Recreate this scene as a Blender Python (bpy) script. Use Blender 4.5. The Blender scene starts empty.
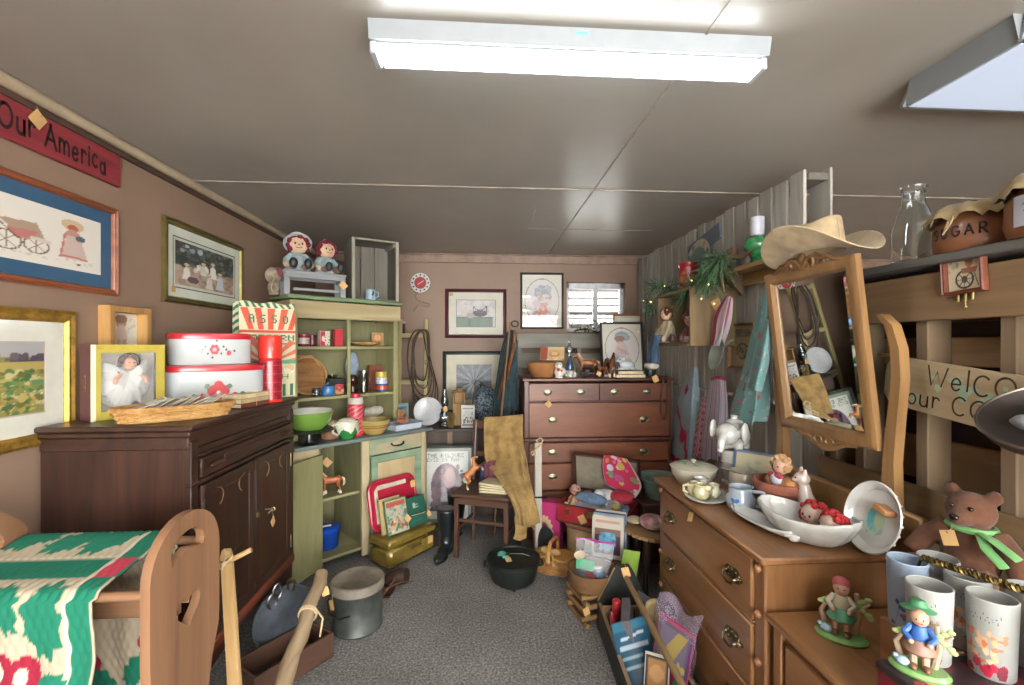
import bpy, math, random
from mathutils import Matrix, Vector, noise as mnoise
sc = bpy.context.scene
COL = sc.collection
rnd = random.Random(7)
PI = math.pi
FPX, CX, HY, TH, CAMZ = 455.0, 512.0, 346.0, math.atan(30/455), 1.5
def _ray(px, py):
    a = (px-CX)/FPX; b = (HY-py)/FPX; s, c = math.sin(TH), math.cos(TH)
    return Vector((c*a+s, -s*a+c, b))
def aty(px, py, y): d = _ray(px, py); t = y/d.y; return Vector((d.x*t, y, CAMZ+d.z*t))
def atx(px, py, x): d = _ray(px, py); t = x/d.x; return Vector((x, d.y*t, CAMZ+d.z*t))
def atz(px, py, z): d = _ray(px, py); t = (z-CAMZ)/d.z; return Vector((d.x*t, d.y*t, z))
def TR(x=0, y=0, z=0): return Matrix.Translation((x, y, z))
def RX(d): return Matrix.Rotation(math.radians(d), 4, 'X')
def RY(d): return Matrix.Rotation(math.radians(d), 4, 'Y')
def RZ(d): return Matrix.Rotation(math.radians(d), 4, 'Z')
def SC(x, y, z): return Matrix.Diagonal((x, y, z, 1))
def basis(x, y, z): return Matrix(((x[0], y[0], z[0], 0), (x[1], y[1], z[1], 0), (x[2], y[2], z[2], 0), (0, 0, 0, 1)))
FL = basis((0,1,0), (0,0,1), (1,0,0))       # a picture plane on the left wall (x right, y up, z out of the wall)
FB = basis((1,0,0), (0,0,1), (0,-1,0))      # on the back wall
FR = basis((0,-1,0), (0,0,1), (-1,0,0))     # on the right side
def lin(h):
    if isinstance(h, str):
        h = [int(h[i:i+2], 16)/255 for i in (0, 2, 4)]
    return tuple(((c/12.92) if c <= .04045 else ((c+.055)/1.055)**2.4) for c in h[:3])+(1,)
_M = {}
def _new(key):
    m = bpy.data.materials.new(key); m.use_nodes = True
    nt = m.node_tree; b = nt.nodes['Principled BSDF']
    return m, nt, b
def _coords(nt, scale, rot=(0,0,0)):
    tc = nt.nodes.new('ShaderNodeTexCoord'); mp = nt.nodes.new('ShaderNodeMapping')
    mp.inputs['Scale'].default_value = scale; mp.inputs['Rotation'].default_value = rot
    nt.links.new(tc.outputs['Object'], mp.inputs['Vector']); return mp.outputs['Vector']
def _noise(nt, vec, sc_=1, detail=4, rough=.6, dist=0):
    n = nt.nodes.new('ShaderNodeTexNoise'); n.inputs['Scale'].default_value = sc_
    n.inputs['Detail'].default_value = detail; n.inputs['Roughness'].default_value = rough
    n.inputs['Distortion'].default_value = dist
    nt.links.new(vec, n.inputs['Vector']); return n.outputs['Fac']
def _ramp(nt, fac, stops):
    r = nt.nodes.new('ShaderNodeValToRGB'); e = r.color_ramp.elements
    while len(e) < len(stops): e.new(.5)
    for i, (p, c) in enumerate(stops): e[i].position = p; e[i].color = lin(c)
    nt.links.new(fac, r.inputs['Fac']); return r.outputs['Color']
def _bump(nt, b, fac, s, d=.01):
    n = nt.nodes.new('ShaderNodeBump'); n.inputs['Strength'].default_value = s; n.inputs['Distance'].default_value = d
    nt.links.new(fac, n.inputs['Height']); nt.links.new(n.outputs['Normal'], b.inputs['Normal'])
def plain(c, rough=.6, metal=0, var=.12, sc_=9, coat=0, bump=0):
    """painted, moulded or cast stuff: one colour with a slight natural mottling"""
    k = ('p', c, rough, metal, var, sc_, coat, bump)
    if k in _M: return _M[k]
    m, nt, b = _new('plain_'+c)
    L = [int(c[i:i+2], 16)/255 for i in (0, 2, 4)]
    f = _noise(nt, _coords(nt, (sc_,)*3), 1, 3)
    o = _ramp(nt, f, [(.3, [x*(1-var) for x in L]), (.7, [min(1, x*(1+var)) for x in L])])
    nt.links.new(o, b.inputs['Base Color'])
    b.inputs['Roughness'].default_value = rough; b.inputs['Metallic'].default_value = metal
    b.inputs['Coat Weight'].default_value = coat; b.inputs['Coat Roughness'].default_value = .08
    if bump: _bump(nt, b, _noise(nt, _coords(nt, (sc_*8,)*3), 1, 3), bump)
    _M[k] = m; return m
def wood(c1, c2, axis='x', s=14, rough=.5, coat=0, stretch=.09, bump=.12, c3=None, pos=(.32, .68)):
    """grain runs along the axis"""
    k = ('w', c1, c2, axis, s, rough, coat, stretch, bump, c3, pos)
    if k in _M: return _M[k]
    m, nt, b = _new('wood_'+c1)
    sv = [s, s, s]; sv['xyz'.index(axis)] = s*stretch
    v = _coords(nt, sv)
    f = _noise(nt, v, 1, 6, .62, .6)
    st = [(pos[0], c1), (pos[1], c2)]
    if c3: st.append((.86, c3))
    nt.links.new(_ramp(nt, f, st), b.inputs['Base Color'])
    b.inputs['Roughness'].default_value = rough
    b.inputs['Coat Weight'].default_value = coat; b.inputs['Coat Roughness'].default_value = .15
    if bump: _bump(nt, b, f, bump, .004)
    _M[k] = m; return m
def cloth(c, c2=None, rough=.95, s=260, bump=.25):
    k = ('c', c, c2, rough, s, bump)
    if k in _M: return _M[k]
    m, nt, b = _new('cloth_'+c)
    L = [int(c[i:i+2], 16)/255 for i in (0, 2, 4)]
    f = _noise(nt, _coords(nt, (s,)*3), 1, 2)
    f2 = _noise(nt, _coords(nt, (14,)*3), 1, 3)
    nt.links.new(_ramp(nt, f2, [(.3, [x*.88 for x in L]), (.7, c2 or [min(1, x*1.08) for x in L])]), b.inputs['Base Color'])
    b.inputs['Roughness'].default_value = rough; b.inputs['Sheen Weight'].default_value = .15
    _bump(nt, b, f, bump, .002); _M[k] = m; return m
def glaze(c, rough=.12, var=.05): return plain(c, rough, 0, var, 12, .4)
def metal(c, rough=.35, var=.12): return plain(c, rough, 1, var, 18)
def glass(c='f4fbfa', rough=.03, ior=1.45):
    k = ('g', c, rough, ior)
    if k in _M: return _M[k]
    m, nt, b = _new('glass_'+c)
    b.inputs['Base Color'].default_value = lin(c); b.inputs['Roughness'].default_value = rough
    b.inputs['Transmission Weight'].default_value = 1; b.inputs['IOR'].default_value = ior
    n = _noise(nt, _coords(nt, (30,)*3), 1, 2); _bump(nt, b, n, .03, .002)
    _M[k] = m; return m
def film(c='ffffff', alpha=.25, rough=.15):
    """thin clear plastic"""
    k = ('f', c, alpha, rough)
    if k in _M: return _M[k]
    m, nt, b = _new('film_'+c)
    b.inputs['Base Color'].default_value = lin(c); b.inputs['Roughness'].default_value = rough
    b.inputs['Alpha'].default_value = alpha; b.inputs['Specular IOR Level'].default_value = .8
    _M[k] = m; return m
def lit(c, strength):
    k = ('e', c, strength)
    if k in _M: return _M[k]
    m, nt, b = _new('lit_'+c)
    b.inputs['Base Color'].default_value = lin(c); b.inputs['Emission Color'].default_value = lin(c)
    b.inputs['Emission Strength'].default_value = strength; _M[k] = m; return m
def paint(rough=.6, coat=0, weave=0):
    """printed or painted pattern stored on the mesh"""
    k = ('a', rough, coat, weave)
    if k in _M: return _M[k]
    m, nt, b = _new('painted_pattern')
    a = nt.nodes.new('ShaderNodeAttribute'); a.attribute_name = 'Col'
    nt.links.new(a.outputs['Color'], b.inputs['Base Color'])
    b.inputs['Roughness'].default_value = rough; b.inputs['Coat Weight'].default_value = coat
    b.inputs['Coat Roughness'].default_value = .03
    if weave: _bump(nt, b, _noise(nt, _coords(nt, (weave,)*3), 1, 2), .25, .002)
    _M[k] = m; return m
class B:
    def __init__(s, mat=None):
        s.v = []; s.f = []; s.fm = []; s.mats = []; s.c = {}; s.M = Matrix.Identity(4); s.mat = mat; s.sharp = 38
    def mi(s, m):
        m = m or s.mat
        if m not in s.mats: s.mats.append(m)
        return s.mats.index(m)
    def add(s, vs, fs, m=None, M=None, cols=None):
        i = s.mi(m); n = len(s.v); X = s.M @ M if M is not None else s.M
        flip = X.determinant() < 0
        s.v += [X @ Vector(p) for p in vs]
        for f in fs:
            f = tuple(n+k for k in f); s.f.append(f[::-1] if flip else f); s.fm.append(i)
        if cols:
            for k, c in enumerate(cols): s.c[n+k] = c
        return s
    def box(s, c, d, m=None, M=None, bev=None):
        x, y, z = (q/2 for q in d); b = min(x, y, z)*.5
        b = min(b, .004 if bev is None else bev)
        vs = []; idx = {}
        for sx in (-1, 1):
            for sy in (-1, 1):
                for sz in (-1, 1):
                    idx[sx, sy, sz] = len(vs)
                    vs += [(c[0]+sx*x, c[1]+sy*(y-b), c[2]+sz*(z-b)), (c[0]+sx*(x-b), c[1]+sy*y, c[2]+sz*(z-b)), (c[0]+sx*(x-b), c[1]+sy*(y-b), c[2]+sz*z)]
        fs = []
        for a in range(3):
            p, q = (a+1) % 3, (a+2) % 3
            for sg in (-1, 1):
                r = []
                for (u, w) in ((-1,-1), (1,-1), (1,1), (-1,1)):
                    k = [0,0,0]; k[a] = sg; k[p] = u; k[q] = w; r.append(idx[tuple(k)]+a)
                fs.append(r if sg > 0 else r[::-1])
        for a in range(3):       # edges along axis a
            p, q = (a+1) % 3, (a+2) % 3
            for u in (-1, 1):
                for w in (-1, 1):
                    k0 = [0,0,0]; k1 = [0,0,0]; k0[a] = -1; k1[a] = 1
                    for k in (k0, k1): k[p] = u; k[q] = w
                    i0, i1 = idx[tuple(k0)], idx[tuple(k1)]
                    r = [i0+p, i1+p, i1+q, i0+q]
                    fs.append(r[::-1] if u*w > 0 else r)
        for k, i in idx.items():
            r = [i, i+1, i+2]; fs.append(r if k[0]*k[1]*k[2] > 0 else r[::-1])
        return s.add(vs, fs, m, M)
    def tube(s, pts, r, m=None, n=8, M=None, closed=False, flat=None, caps=True):
        pts = [Vector(p) for p in pts]; N = len(pts)
        rs = r if isinstance(r, (list, tuple)) else [r]*N
        vs = []; fs = []; up = None
        for i, p in enumerate(pts):
            if closed: t = pts[(i+1) % N]-pts[i-1]
            else: t = pts[min(i+1, N-1)]-pts[max(i-1, 0)]
            t = t.normalized() if t.length > 1e-9 else Vector((0,0,1))
            if up is None: up = Vector((0,0,1)) if abs(t.z) < .9 else Vector((1,0,0))
            a = up.cross(t)
            if a.length < 1e-6: a = t.orthogonal()
            a.normalize(); b = t.cross(a).normalized(); up = b
            for k in range(n):
                w = 2*PI*k/n
                vs.append(p+a*math.cos(w)*rs[i]+b*math.sin(w)*rs[i]*(flat if flat else 1))
        for i in range(N if closed else N-1):
            j = (i+1) % N
            for k in range(n): fs.append((i*n+k, i*n+(k+1) % n, j*n+(k+1) % n, j*n+k))
        if not closed and caps: fs += [tuple(range(n))[::-1], tuple((N-1)*n+k for k in range(n))]
        return s.add(vs, fs, m, M)
    def lathe(s, prof, m=None, n=28, M=None, sq=None):
        """profile of (radius, height); sq=(a,b) squashes to an oval"""
        vs = []; fs = []; rows = []
        for (r, z) in prof:
            if r < 1e-6: rows.append([len(vs)]); vs.append((0, 0, z))
            else:
                rows.append(list(range(len(vs), len(vs)+n)))
                for k in range(n):
                    w = 2*PI*k/n; vs.append((r*math.cos(w)*(sq[0] if sq else 1), r*math.sin(w)*(sq[1] if sq else 1), z))
        for A, C in zip(rows, rows[1:]):
            for k in range(n):
                k2 = (k+1) % n
                if len(A) == 1 and len(C) == 1: break
                if len(A) == 1: fs.append((A[0], C[k2], C[k]))
                elif len(C) == 1: fs.append((A[k], A[k2], C[0]))
                else: fs.append((A[k], A[k2], C[k2], C[k]))
        return s.add(vs, fs, m, M)
    def ell(s, c, r, m=None, nu=14, nv=9, M=None):
        if not isinstance(r, (tuple, list)): r = (r, r, r)
        X = TR(*c) @ SC(*r)
        if M is not None: X = M @ X
        return s.lathe([(math.sin(PI*i/nv), -math.cos(PI*i/nv)) for i in range(nv+1)], m, nu, X)
    def prism(s, poly, t, m=None, M=None, z0=0, ch=0):
        """outline in x,y (counter-clockwise) pushed from z0 to z0+t"""
        n = len(poly)
        vs = [(x, y, z0) for x, y in poly]+[(x, y, z0+t) for x, y in poly]
        fs = [tuple(range(n))[::-1], tuple(range(n, 2*n))]+[(i, (i+1) % n, n+(i+1) % n, n+i) for i in range(n)]
        return s.add(vs, fs, m, M)
    def plate(s, outer, holes, t, m=None, M=None):
        """a board with cut-outs: outer outline and hole outlines in x,y"""
        from mathutils.geometry import tessellate_polygon
        loops = [outer]+holes
        flat = [p for l in loops for p in l]
        tri = tessellate_polygon([[Vector((x, y, 0)) for x, y in l] for l in loops])
        n = len(flat); vs = [(x, y, 0) for x, y in flat]+[(x, y, t) for x, y in flat]; fs = []
        for a, b, c in tri:
            A, Bq, Cq = flat[a], flat[b], flat[c]
            if (Bq[0]-A[0])*(Cq[1]-A[1])-(Bq[1]-A[1])*(Cq[0]-A[0]) < 0: b, c = c, b
            fs += [(a, c, b), (n+a, n+b, n+c)]
        o = 0
        for li, l in enumerate(loops):
            k = len(l); ar = sum(l[i][0]*l[(i+1) % k][1]-l[(i+1) % k][0]*l[i][1] for i in range(k))
            for i in range(k):
                q = (o+i, o+(i+1) % k, n+o+(i+1) % k, n+o+i)
                fs.append(q if (ar > 0) == (li == 0) else q[::-1])
            o += k
        return s.add(vs, fs, m, M)
    def grid(s, nu, nv, fn, m=None, M=None, col=None, wrap=False, thick=0):
        vs = [fn(i/nu, j/nv) for j in range(nv+1) for i in range(nu+1)]
        fs = [(j*(nu+1)+i, j*(nu+1)+i+1, (j+1)*(nu+1)+i+1, (j+1)*(nu+1)+i) for j in range(nv) for i in range(nu)]
        cols = [col(i/nu, j/nv) for j in range(nv+1) for i in range(nu+1)] if col else None
        return s.add(vs, fs, m, M, cols)
    def art(s, A, w, h, m=None, M=None, fn=None):
        """a painted picture, centred, in x,y, facing +z (or on a surface fn(u,v))"""
        W, H = A.w, A.h; id_ = {}; vs = []; cols = []; fs = []
        for j in range(H):
            for i in range(W):
                c = A.p[j][i]
                if c is None: continue
                id_[i, j] = len(vs); u, v = i/(W-1), 1-j/(H-1)
                vs.append(fn(u, v) if fn else ((u-.5)*w, (v-.5)*h, 0)); cols.append(c)
        for j in range(H-1):
            for i in range(W-1):
                q = [(i, j+1), (i+1, j+1), (i+1, j), (i, j)]
                if all(k in id_ for k in q): fs.append(tuple(id_[k] for k in q))
        return s.add(vs, fs, m or paint(), M, cols)
    def stroke(s, pts, w, m=None, M=None, z=0):
        """a flat brush stroke in x,y"""
        P = [Vector((p[0], p[1])) for p in pts]; vs = []; N = len(P)
        for i, p in enumerate(P):
            t = P[min(i+1, N-1)]-P[max(i-1, 0)]; t = t.normalized() if t.length else Vector((1, 0)); nrm = Vector((-t.y, t.x))*w/2
            e = -t*w*.4 if i == 0 else (t*w*.4 if i == N-1 else Vector((0, 0)))
            vs += [(*(p+nrm+e), z), (*(p-nrm+e), z)]
        return s.add(vs, [(2*i, 2*i+1, 2*i+3, 2*i+2) for i in range(N-1)], m, M)
    def make(s, name, parent=None, loc=None, rot=None):
        me = bpy.data.meshes.new(name); me.from_pydata([tuple(p) for p in s.v], [], s.f)
        for m in s.mats: me.materials.append(m)
        me.polygons.foreach_set('material_index', s.fm)
        me.polygons.foreach_set('use_smooth', [True]*len(s.f))
        if s.c:
            at = me.color_attributes.new('Col', 'FLOAT_COLOR', 'POINT')
            flat = []
            for i in range(len(s.v)): flat += list(s.c.get(i, (.8, .8, .8, 1)))
            at.data.foreach_set('color', flat)
        me.validate(); me.update()
        try: me.set_sharp_from_angle(angle=math.radians(s.sharp))
        except Exception: pass
        o = bpy.data.objects.new(name, me); COL.objects.link(o)
        if parent: o.parent = parent
        if loc is not None: o.location = loc
        if rot is not None: o.rotation_euler = rot.to_euler()
        return o
def T(name, label, cat, loc=(0,0,0), rz=0, group=None, R=None):
    o = bpy.data.objects.new(name, None); COL.objects.link(o); o.empty_display_size = .05
    o.location = loc
    if R is not None: o.rotation_euler = R.to_euler()
    else: o.rotation_euler = (0, 0, math.radians(rz))
    return tag(o, label, cat, group)
def tag(o, label, cat, group=None, kind=None):
    o['label'] = label; o['category'] = cat
    if group: o['group'] = group
    if kind: o['kind'] = kind
    return o
def struct(o): o['kind'] = 'structure'; return o
def dup(root, loc, rz=None, label=None):
    r = root.copy(); COL.objects.link(r); r.location = loc
    if rz is not None: r.rotation_euler = (0, 0, math.radians(rz))
    if label: r['label'] = label
    for ch in list(root.children):
        c = ch.copy(); COL.objects.link(c); c.parent = r
        for g in list(ch.children):
            d = g.copy(); COL.objects.link(d); d.parent = c
    return r
def melt(o, vox, smooth=4, fac=.6):
    """fuse the overlapping lumps of a modelled body into one continuous skin"""
    m = o.modifiers.new('skin', 'REMESH'); m.mode = 'VOXEL'; m.voxel_size = vox; m.use_smooth_shade = True
    q = o.modifiers.new('soft', 'SMOOTH'); q.iterations = smooth; q.factor = fac
    return o
class Art:
    def __init__(s, w, h, bg=None): s.w = w; s.h = h; s.p = [[lin(bg) if bg else None for _ in range(w)] for _ in range(h)]
    def each(s, x0, y0, x1, y1, test, c):
        c = lin(c) if c is not None else None
        for j in range(max(0, int((1-y1)*s.h)-1), min(s.h, int((1-y0)*s.h)+2)):
            for i in range(max(0, int(x0*s.w)-1), min(s.w, int(x1*s.w)+2)):
                if test((i+.5)/s.w, 1-(j+.5)/s.h): s.p[j][i] = c
        return s
    def rect(s, x0, y0, x1, y1, c): return s.each(x0, y0, x1, y1, lambda x, y: x0 <= x <= x1 and y0 <= y <= y1, c)
    def ell(s, cx, cy, rx, ry, c): return s.each(cx-rx, cy-ry, cx+rx, cy+ry, lambda x, y: ((x-cx)/rx)**2+((y-cy)/ry)**2 <= 1, c)
    def ring(s, cx, cy, rx, ry, k, c): return s.each(cx-rx, cy-ry, cx+rx, cy+ry, lambda x, y: k*k <= ((x-cx)/rx)**2+((y-cy)/ry)**2 <= 1, c)
    def poly(s, P, c):
        def ins(x, y):
            r = False; n = len(P)
            for i in range(n):
                (x1, y1), (x2, y2) = P[i], P[i-1]
                if (y1 > y) != (y2 > y) and x < (x2-x1)*(y-y1)/(y2-y1)+x1: r = not r
            return r
        return s.each(min(p[0] for p in P), min(p[1] for p in P), max(p[0] for p in P), max(p[1] for p in P), ins, c)
    def line(s, P, w, c):
        for (x1, y1), (x2, y2) in zip(P, P[1:]):
            L = (x2-x1)**2+(y2-y1)**2 or 1e-9
            def t(x, y):
                k = max(0, min(1, ((x-x1)*(x2-x1)+(y-y1)*(y2-y1))/L))
                return abs(x-x1-k*(x2-x1)) <= w/2 and abs(y-y1-k*(y2-y1)) <= w/2*s.w/s.h
            s.each(min(x1, x2)-w, min(y1, y2)-w*s.w/s.h, max(x1, x2)+w, max(y1, y2)+w*s.w/s.h, t, c)
        return s
    def dabs(s, x0, y0, x1, y1, n, r, cols, seed=1):
        q = random.Random(seed)
        for _ in range(n):
            k = q.uniform(.5, 1.3)*r; s.ell(q.uniform(x0, x1), q.uniform(y0, y1), k, k*s.w/s.h*q.uniform(.6, 1.2), q.choice(cols))
        return s
    def text(s, t, x, y, h, c, w=None):
        """block letters for small print"""
        k = h/7; kw = k*s.h/s.w if w is None else w/(6*len(t))
        for n, ch in enumerate(t):
            for r, bits in enumerate(F57.get(ch, (0,)*7)):
                for b in range(5):
                    if bits >> (4-b) & 1: s.rect(x+(n*6+b)*kw, y+h-(r+1)*k, x+(n*6+b+1)*kw, y+h-r*k, c)
        return s
F57 = {'A': (14,17,17,31,17,17,17), 'B': (30,17,17,30,17,17,30), 'C': (14,17,16,16,16,17,14), 'D': (30,17,17,17,17,17,30), 'E': (31,16,16,30,16,16,31),
 'G': (14,17,16,23,17,17,14), 'H': (17,17,17,31,17,17,17), 'I': (14,4,4,4,4,4,14), 'K': (17,18,20,24,20,18,17), 'L': (16,16,16,16,16,16,31), 'M': (17,27,21,21,17,17,17),
 'N': (17,25,21,19,17,17,17), 'O': (14,17,17,17,17,17,14), 'P': (30,17,17,30,16,16,16), 'R': (30,17,17,30,20,18,17), 'S': (15,16,16,14,1,1,30), 'T': (31,4,4,4,4,4,4),
 'U': (17,17,17,17,17,17,14), 'V': (17,17,17,17,17,10,4), 'W': (17,17,17,21,21,27,17), 'Y': (17,17,10,4,4,4,4), 'X': (17,17,10,4,10,17,17), 'F': (31,16,16,30,16,16,16)}
def _arc(cx, cy, rx, ry, a0, a1, n=14): return [(cx+rx*math.cos(math.radians(a0+(a1-a0)*i/n)), cy+ry*math.sin(math.radians(a0+(a1-a0)*i/n))) for i in range(n+1)]
HAND = {
 'O': (.95, [_arc(.42, .5, .4, .48, 100, 470, 22)]), 'A': (.85, [[(.02, 0), (.4, 1)], [(.36, 1), (.78, 0)], [(.16, .36), (.66, .36)]]),
 'W': (1.1, [[(0, 1), (.25, 0), (.5, .75), (.75, 0), (1.0, 1)]]), 'u': (.6, [[(.05, .6)]+_arc(.26, .22, .21, .22, 180, 360)+[(.47, .6)], [(.47, .6), (.49, 0)]]),
 'r': (.45, [[(.06, .6), (.08, 0)], _arc(.25, .36, .17, .22, 170, 35)]), 'm': (.85, [[(.04, .6), (.05, 0)], _arc(.22, .38, .17, .2, 180, 0)+[(.39, 0)], _arc(.56, .38, .17, .2, 180, 0)+[(.74, 0)]]),
 'e': (.58, [[(.05, .3), (.46, .36)]+_arc(.26, .32, .21, .3, 10, 320, 16)]), 'i': (.22, [[(.08, .6), (.1, 0)], [(.09, .78), (.1, .86)]]), 'c': (.55, [_arc(.27, .3, .22, .3, 50, 310, 14)]),
 'a': (.6, [_arc(.25, .28, .2, .27, 0, 360, 16), [(.46, .58), (.48, 0)]]), 'l': (.22, [[(.08, 1), (.1, 0)]]), 'o': (.6, [_arc(.27, .3, .23, .3, 90, 450, 16)]), 'n': (.6, [[(.05, .6), (.07, 0)], _arc(.26, .36, .2, .22, 180, 0)+[(.47, 0)]]),
 't': (.4, [[(.15, .9), (.17, 0)], [(0, .6), (.32, .62)]]), 'y': (.55, [[(.04, .6), (.24, .05)], [(.46, .6), (.12, -.3)]]), ' ': (.4, []),
 'S': (.7, [_arc(.34, .74, .26, .24, 40, 250, 10)+_arc(.34, .26, .28, .26, 80, -140, 12)]), 'U': (.75, [[(.06, 1)]+_arc(.35, .3, .29, .3, 180, 360)+[(.64, 1)]]),
 'G': (.8, [_arc(.4, .5, .36, .48, 50, 330, 16)+[(.74, .45), (.45, .45)]]), 'R': (.75, [[(.08, 0), (.08, 1)]+_arc(.3, .74, .3, .26, 90, -90)+[(.08, .48)], [(.3, .48), (.68, 0)]]),
 'C': (.8, [_arc(.4, .5, .36, .48, 50, 310, 16)]), 'N': (.8, [[(.08, 0), (.08, 1), (.66, 0), (.66, 1)]]), 'P': (.7, [[(.08, 0), (.08, 1)]+_arc(.3, .74, .3, .26, 90, -90)+[(.08, .48)]]),
 'T': (.7, [[(.02, 1), (.66, 1)], [(.34, 1), (.34, 0)]]), 'E': (.65, [[(.56, 1), (.08, 1), (.08, 0), (.58, 0)], [(.08, .52), (.46, .52)]]), 'D': (.75, [[(.08, 0), (.08, 1)]+_arc(.2, .5, .44, .5, 90, -90)+[(.08, 0)]]),
 'M': (.95, [[(.06, 0), (.1, 1), (.42, .3), (.74, 1), (.8, 0)]]), 'L': (.6, [[(.08, 1), (.08, 0), (.54, 0)]]), 'h': (.6, [[(.06, 1), (.07, 0)], _arc(.26, .34, .2, .22, 180, 0)+[(.47, 0)]]), 's': (.5, [_arc(.24, .44, .18, .15, 40, 250, 8)+_arc(.24, .15, .18, .15, 80, -140, 8)]), 'p': (.6, [[(.06, .6), (.07, -.35)], _arc(.28, .3, .22, .28, 180, -180, 14)])}
def hand(b, text, x, y, h, w, m, z=.0008, jit=0, M=None, weight=None):
    q = random.Random(len(text))
    for ch in text:
        adv, st = HAND[ch]; dy = q.uniform(-jit, jit)*h
        for p in st: b.stroke([(x+px*h, y+py*h+dy) for px, py in p], w, m, M, z)
        x += (adv+.12)*h
    return x
def hand_width(text, h): return sum((HAND[c][0]+.12)*h for c in text)
KRAFT = plain('c9a26c', .8, 0, .06)
STRING = cloth('b9a27c')
def price_tag(parent, p, s=.03, tilt=45, R=None, up=.03, label='small kraft paper price tag'):
    """kraft tag hanging by its string; a part of the thing it is tied to"""
    b = B(KRAFT); M = (TR(*p) @ (R or Matrix.Identity(4)))
    b.box((0, 0, 0), (s, s*1.15, .0012), KRAFT, M @ RZ(tilt), .0003)
    b.lathe([(.0015, .0008), (.003, .0009)], plain('6b4a2a'), 8, M @ RZ(tilt) @ TR(0, s*.42, 0))
    b.tube([M @ Vector((0, s*.55, 0)), M @ Vector((s*.1, s*.55+up*.5, -.002)), M @ Vector((0, s*.55+up, -.006))], .0008, STRING, 5)
    return b.make('price_tag', parent)
def rail_frame(b, w, h, fw, prof, m, M=None):
    """mitred moulding round w x h (outer). prof: (inset 0..1 of fw, height z)"""
    vs = []; fs = []; n = len(prof)
    for (sx, sy) in ((-1,-1), (1,-1), (1,1), (-1,1)):
        for (t, z) in prof: vs.append((sx*(w/2-t*fw), sy*(h/2-t*fw), z))
    for k in range(4):
        a, c = k*n, ((k+1) % 4)*n
        for i in range(n): fs.append((a+i, c+i, c+(i+1) % n, a+(i+1) % n))
    return b.add(vs, fs, m, M)
MOULD = [(0, 0), (0, .014), (.25, .02), (.5, .014), (.8, .018), (1, .008), (1, 0)]
def framed(name, label, cat, loc, R, w, h, fw, fmat, rings, art, coat=.6, mould=MOULD, zs=1, group=None):
    """rings: list of (width, colour) of mats inside the frame; art fills the rest"""
    t = T(name, label, cat, loc, group=group, R=R)
    b = B(); rail_frame(b, w, h, fw, [(p, q*zs) for p, q in mould], fmat); b.make('frame', t)
    iw, ih = w-2*fw+.004, h-2*fw+.004
    b = B()
    b.box((0, 0, .0015), (iw, ih, .003), plain('6d5a45'), bev=.0003)
    z = .0042
    for (rw, c) in rings:
        m = plain(c, .55, 0, .03, 9, coat)
        rail_frame(b, iw, ih, rw, [(0, z-.001), (0, z), (1, z), (1, z-.001)], m); iw -= 2*rw; ih -= 2*rw; z -= .0004
    if rings: b.make('mat_board', t)
    if art:
        c = B(); c.art(art, iw, ih, paint(.5, coat), TR(0, 0, .0034)); c.make('print', t)
    return t
XL, YB, CEIL = -1.63, 4.58, 2.42
XR, YF = 4.6, -2.6
def carpet():
    m, nt, b = _new('carpet')
    v = _coords(nt, (1,1,1))
    n1 = _noise(nt, v, 85, 4, .8); n2 = _noise(nt, v, 2.2, 3)
    c1 = _ramp(nt, n1, [(.34, '4a4847'), (.5, '7f7c79'), (.68, 'b9b6b2')])
    mx = nt.nodes.new('ShaderNodeMixRGB'); mx.blend_type = 'MULTIPLY'; mx.inputs['Fac'].default_value = 1
    nt.links.new(c1, mx.inputs['Color1']); nt.links.new(_ramp(nt, n2, [(.3, 'd8d8d8'), (.7, 'ffffff')]), mx.inputs['Color2'])
    nt.links.new(mx.outputs['Color'], b.inputs['Base Color']); b.inputs['Roughness'].default_value = 1
    _bump(nt, b, n1, .7, .006); return m
WALL = plain('8d7462', .55, 0, .03, 3)
CEILM = plain('99938a', .36, 0, .04, 1.5)
TRIMM = plain('a5957c', .45, 0, .06)
b = B(carpet()); b.box(((XL+XR)/2, (YB+YF)/2, -.05), (XR-XL+.4, YB-YF+.4, .1)); struct(b.make('floor'))
b = B(CEILM); b.box(((XL+XR)/2, (YB+YF)/2, CEIL+.05), (XR-XL+.4, YB-YF+.4, .1)); struct(b.make('ceiling'))
b = B(WALL); b.box((XL-.06, (YB+YF)/2, CEIL/2), (.12, YB-YF+.2, CEIL)); struct(b.make('wall_left'))
WX0, WX1, WZ0, WZ1 = .86, 1.47, 1.645, 2.15
b = B(WALL)
for (x0, x1, z0, z1) in ((XL-.1, WX0, 0, CEIL), (WX1, XR+.1, 0, CEIL), (WX0, WX1, 0, WZ0), (WX0, WX1, WZ1, CEIL)):
    b.box(((x0+x1)/2, YB+.07, (z0+z1)/2), (x1-x0, .14, z1-z0), bev=.0002)
struct(b.make('wall_back'))
b = B(WALL); b.box((XR+.06, (YB+YF)/2, CEIL/2), (.12, YB-YF+.2, CEIL)); struct(b.make('wall_right'))
b = B(WALL)
for (x0, x1, z0, z1) in ((XL-.1, -.9, 0, CEIL), (3.3, XR+.1, 0, CEIL), (-.9, 3.3, 0, .3), (-.9, 3.3, 2.3, CEIL)):  # wide opening out of view, made to let sky light in as fill
    b.box(((x0+x1)/2, YF-.06, (z0+z1)/2), (x1-x0, .12, z1-z0), bev=.0002)
struct(b.make('wall_front'))
WF = plain('d9dde0', .4)
t = T('window_1', 'white sliding window in the back wall', 'window'); struct(t); del t['label'], t['category']
b = B(WF); cx, cz = (WX0+WX1)/2, (WZ0+WZ1)/2; fy = YB+.09
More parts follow.
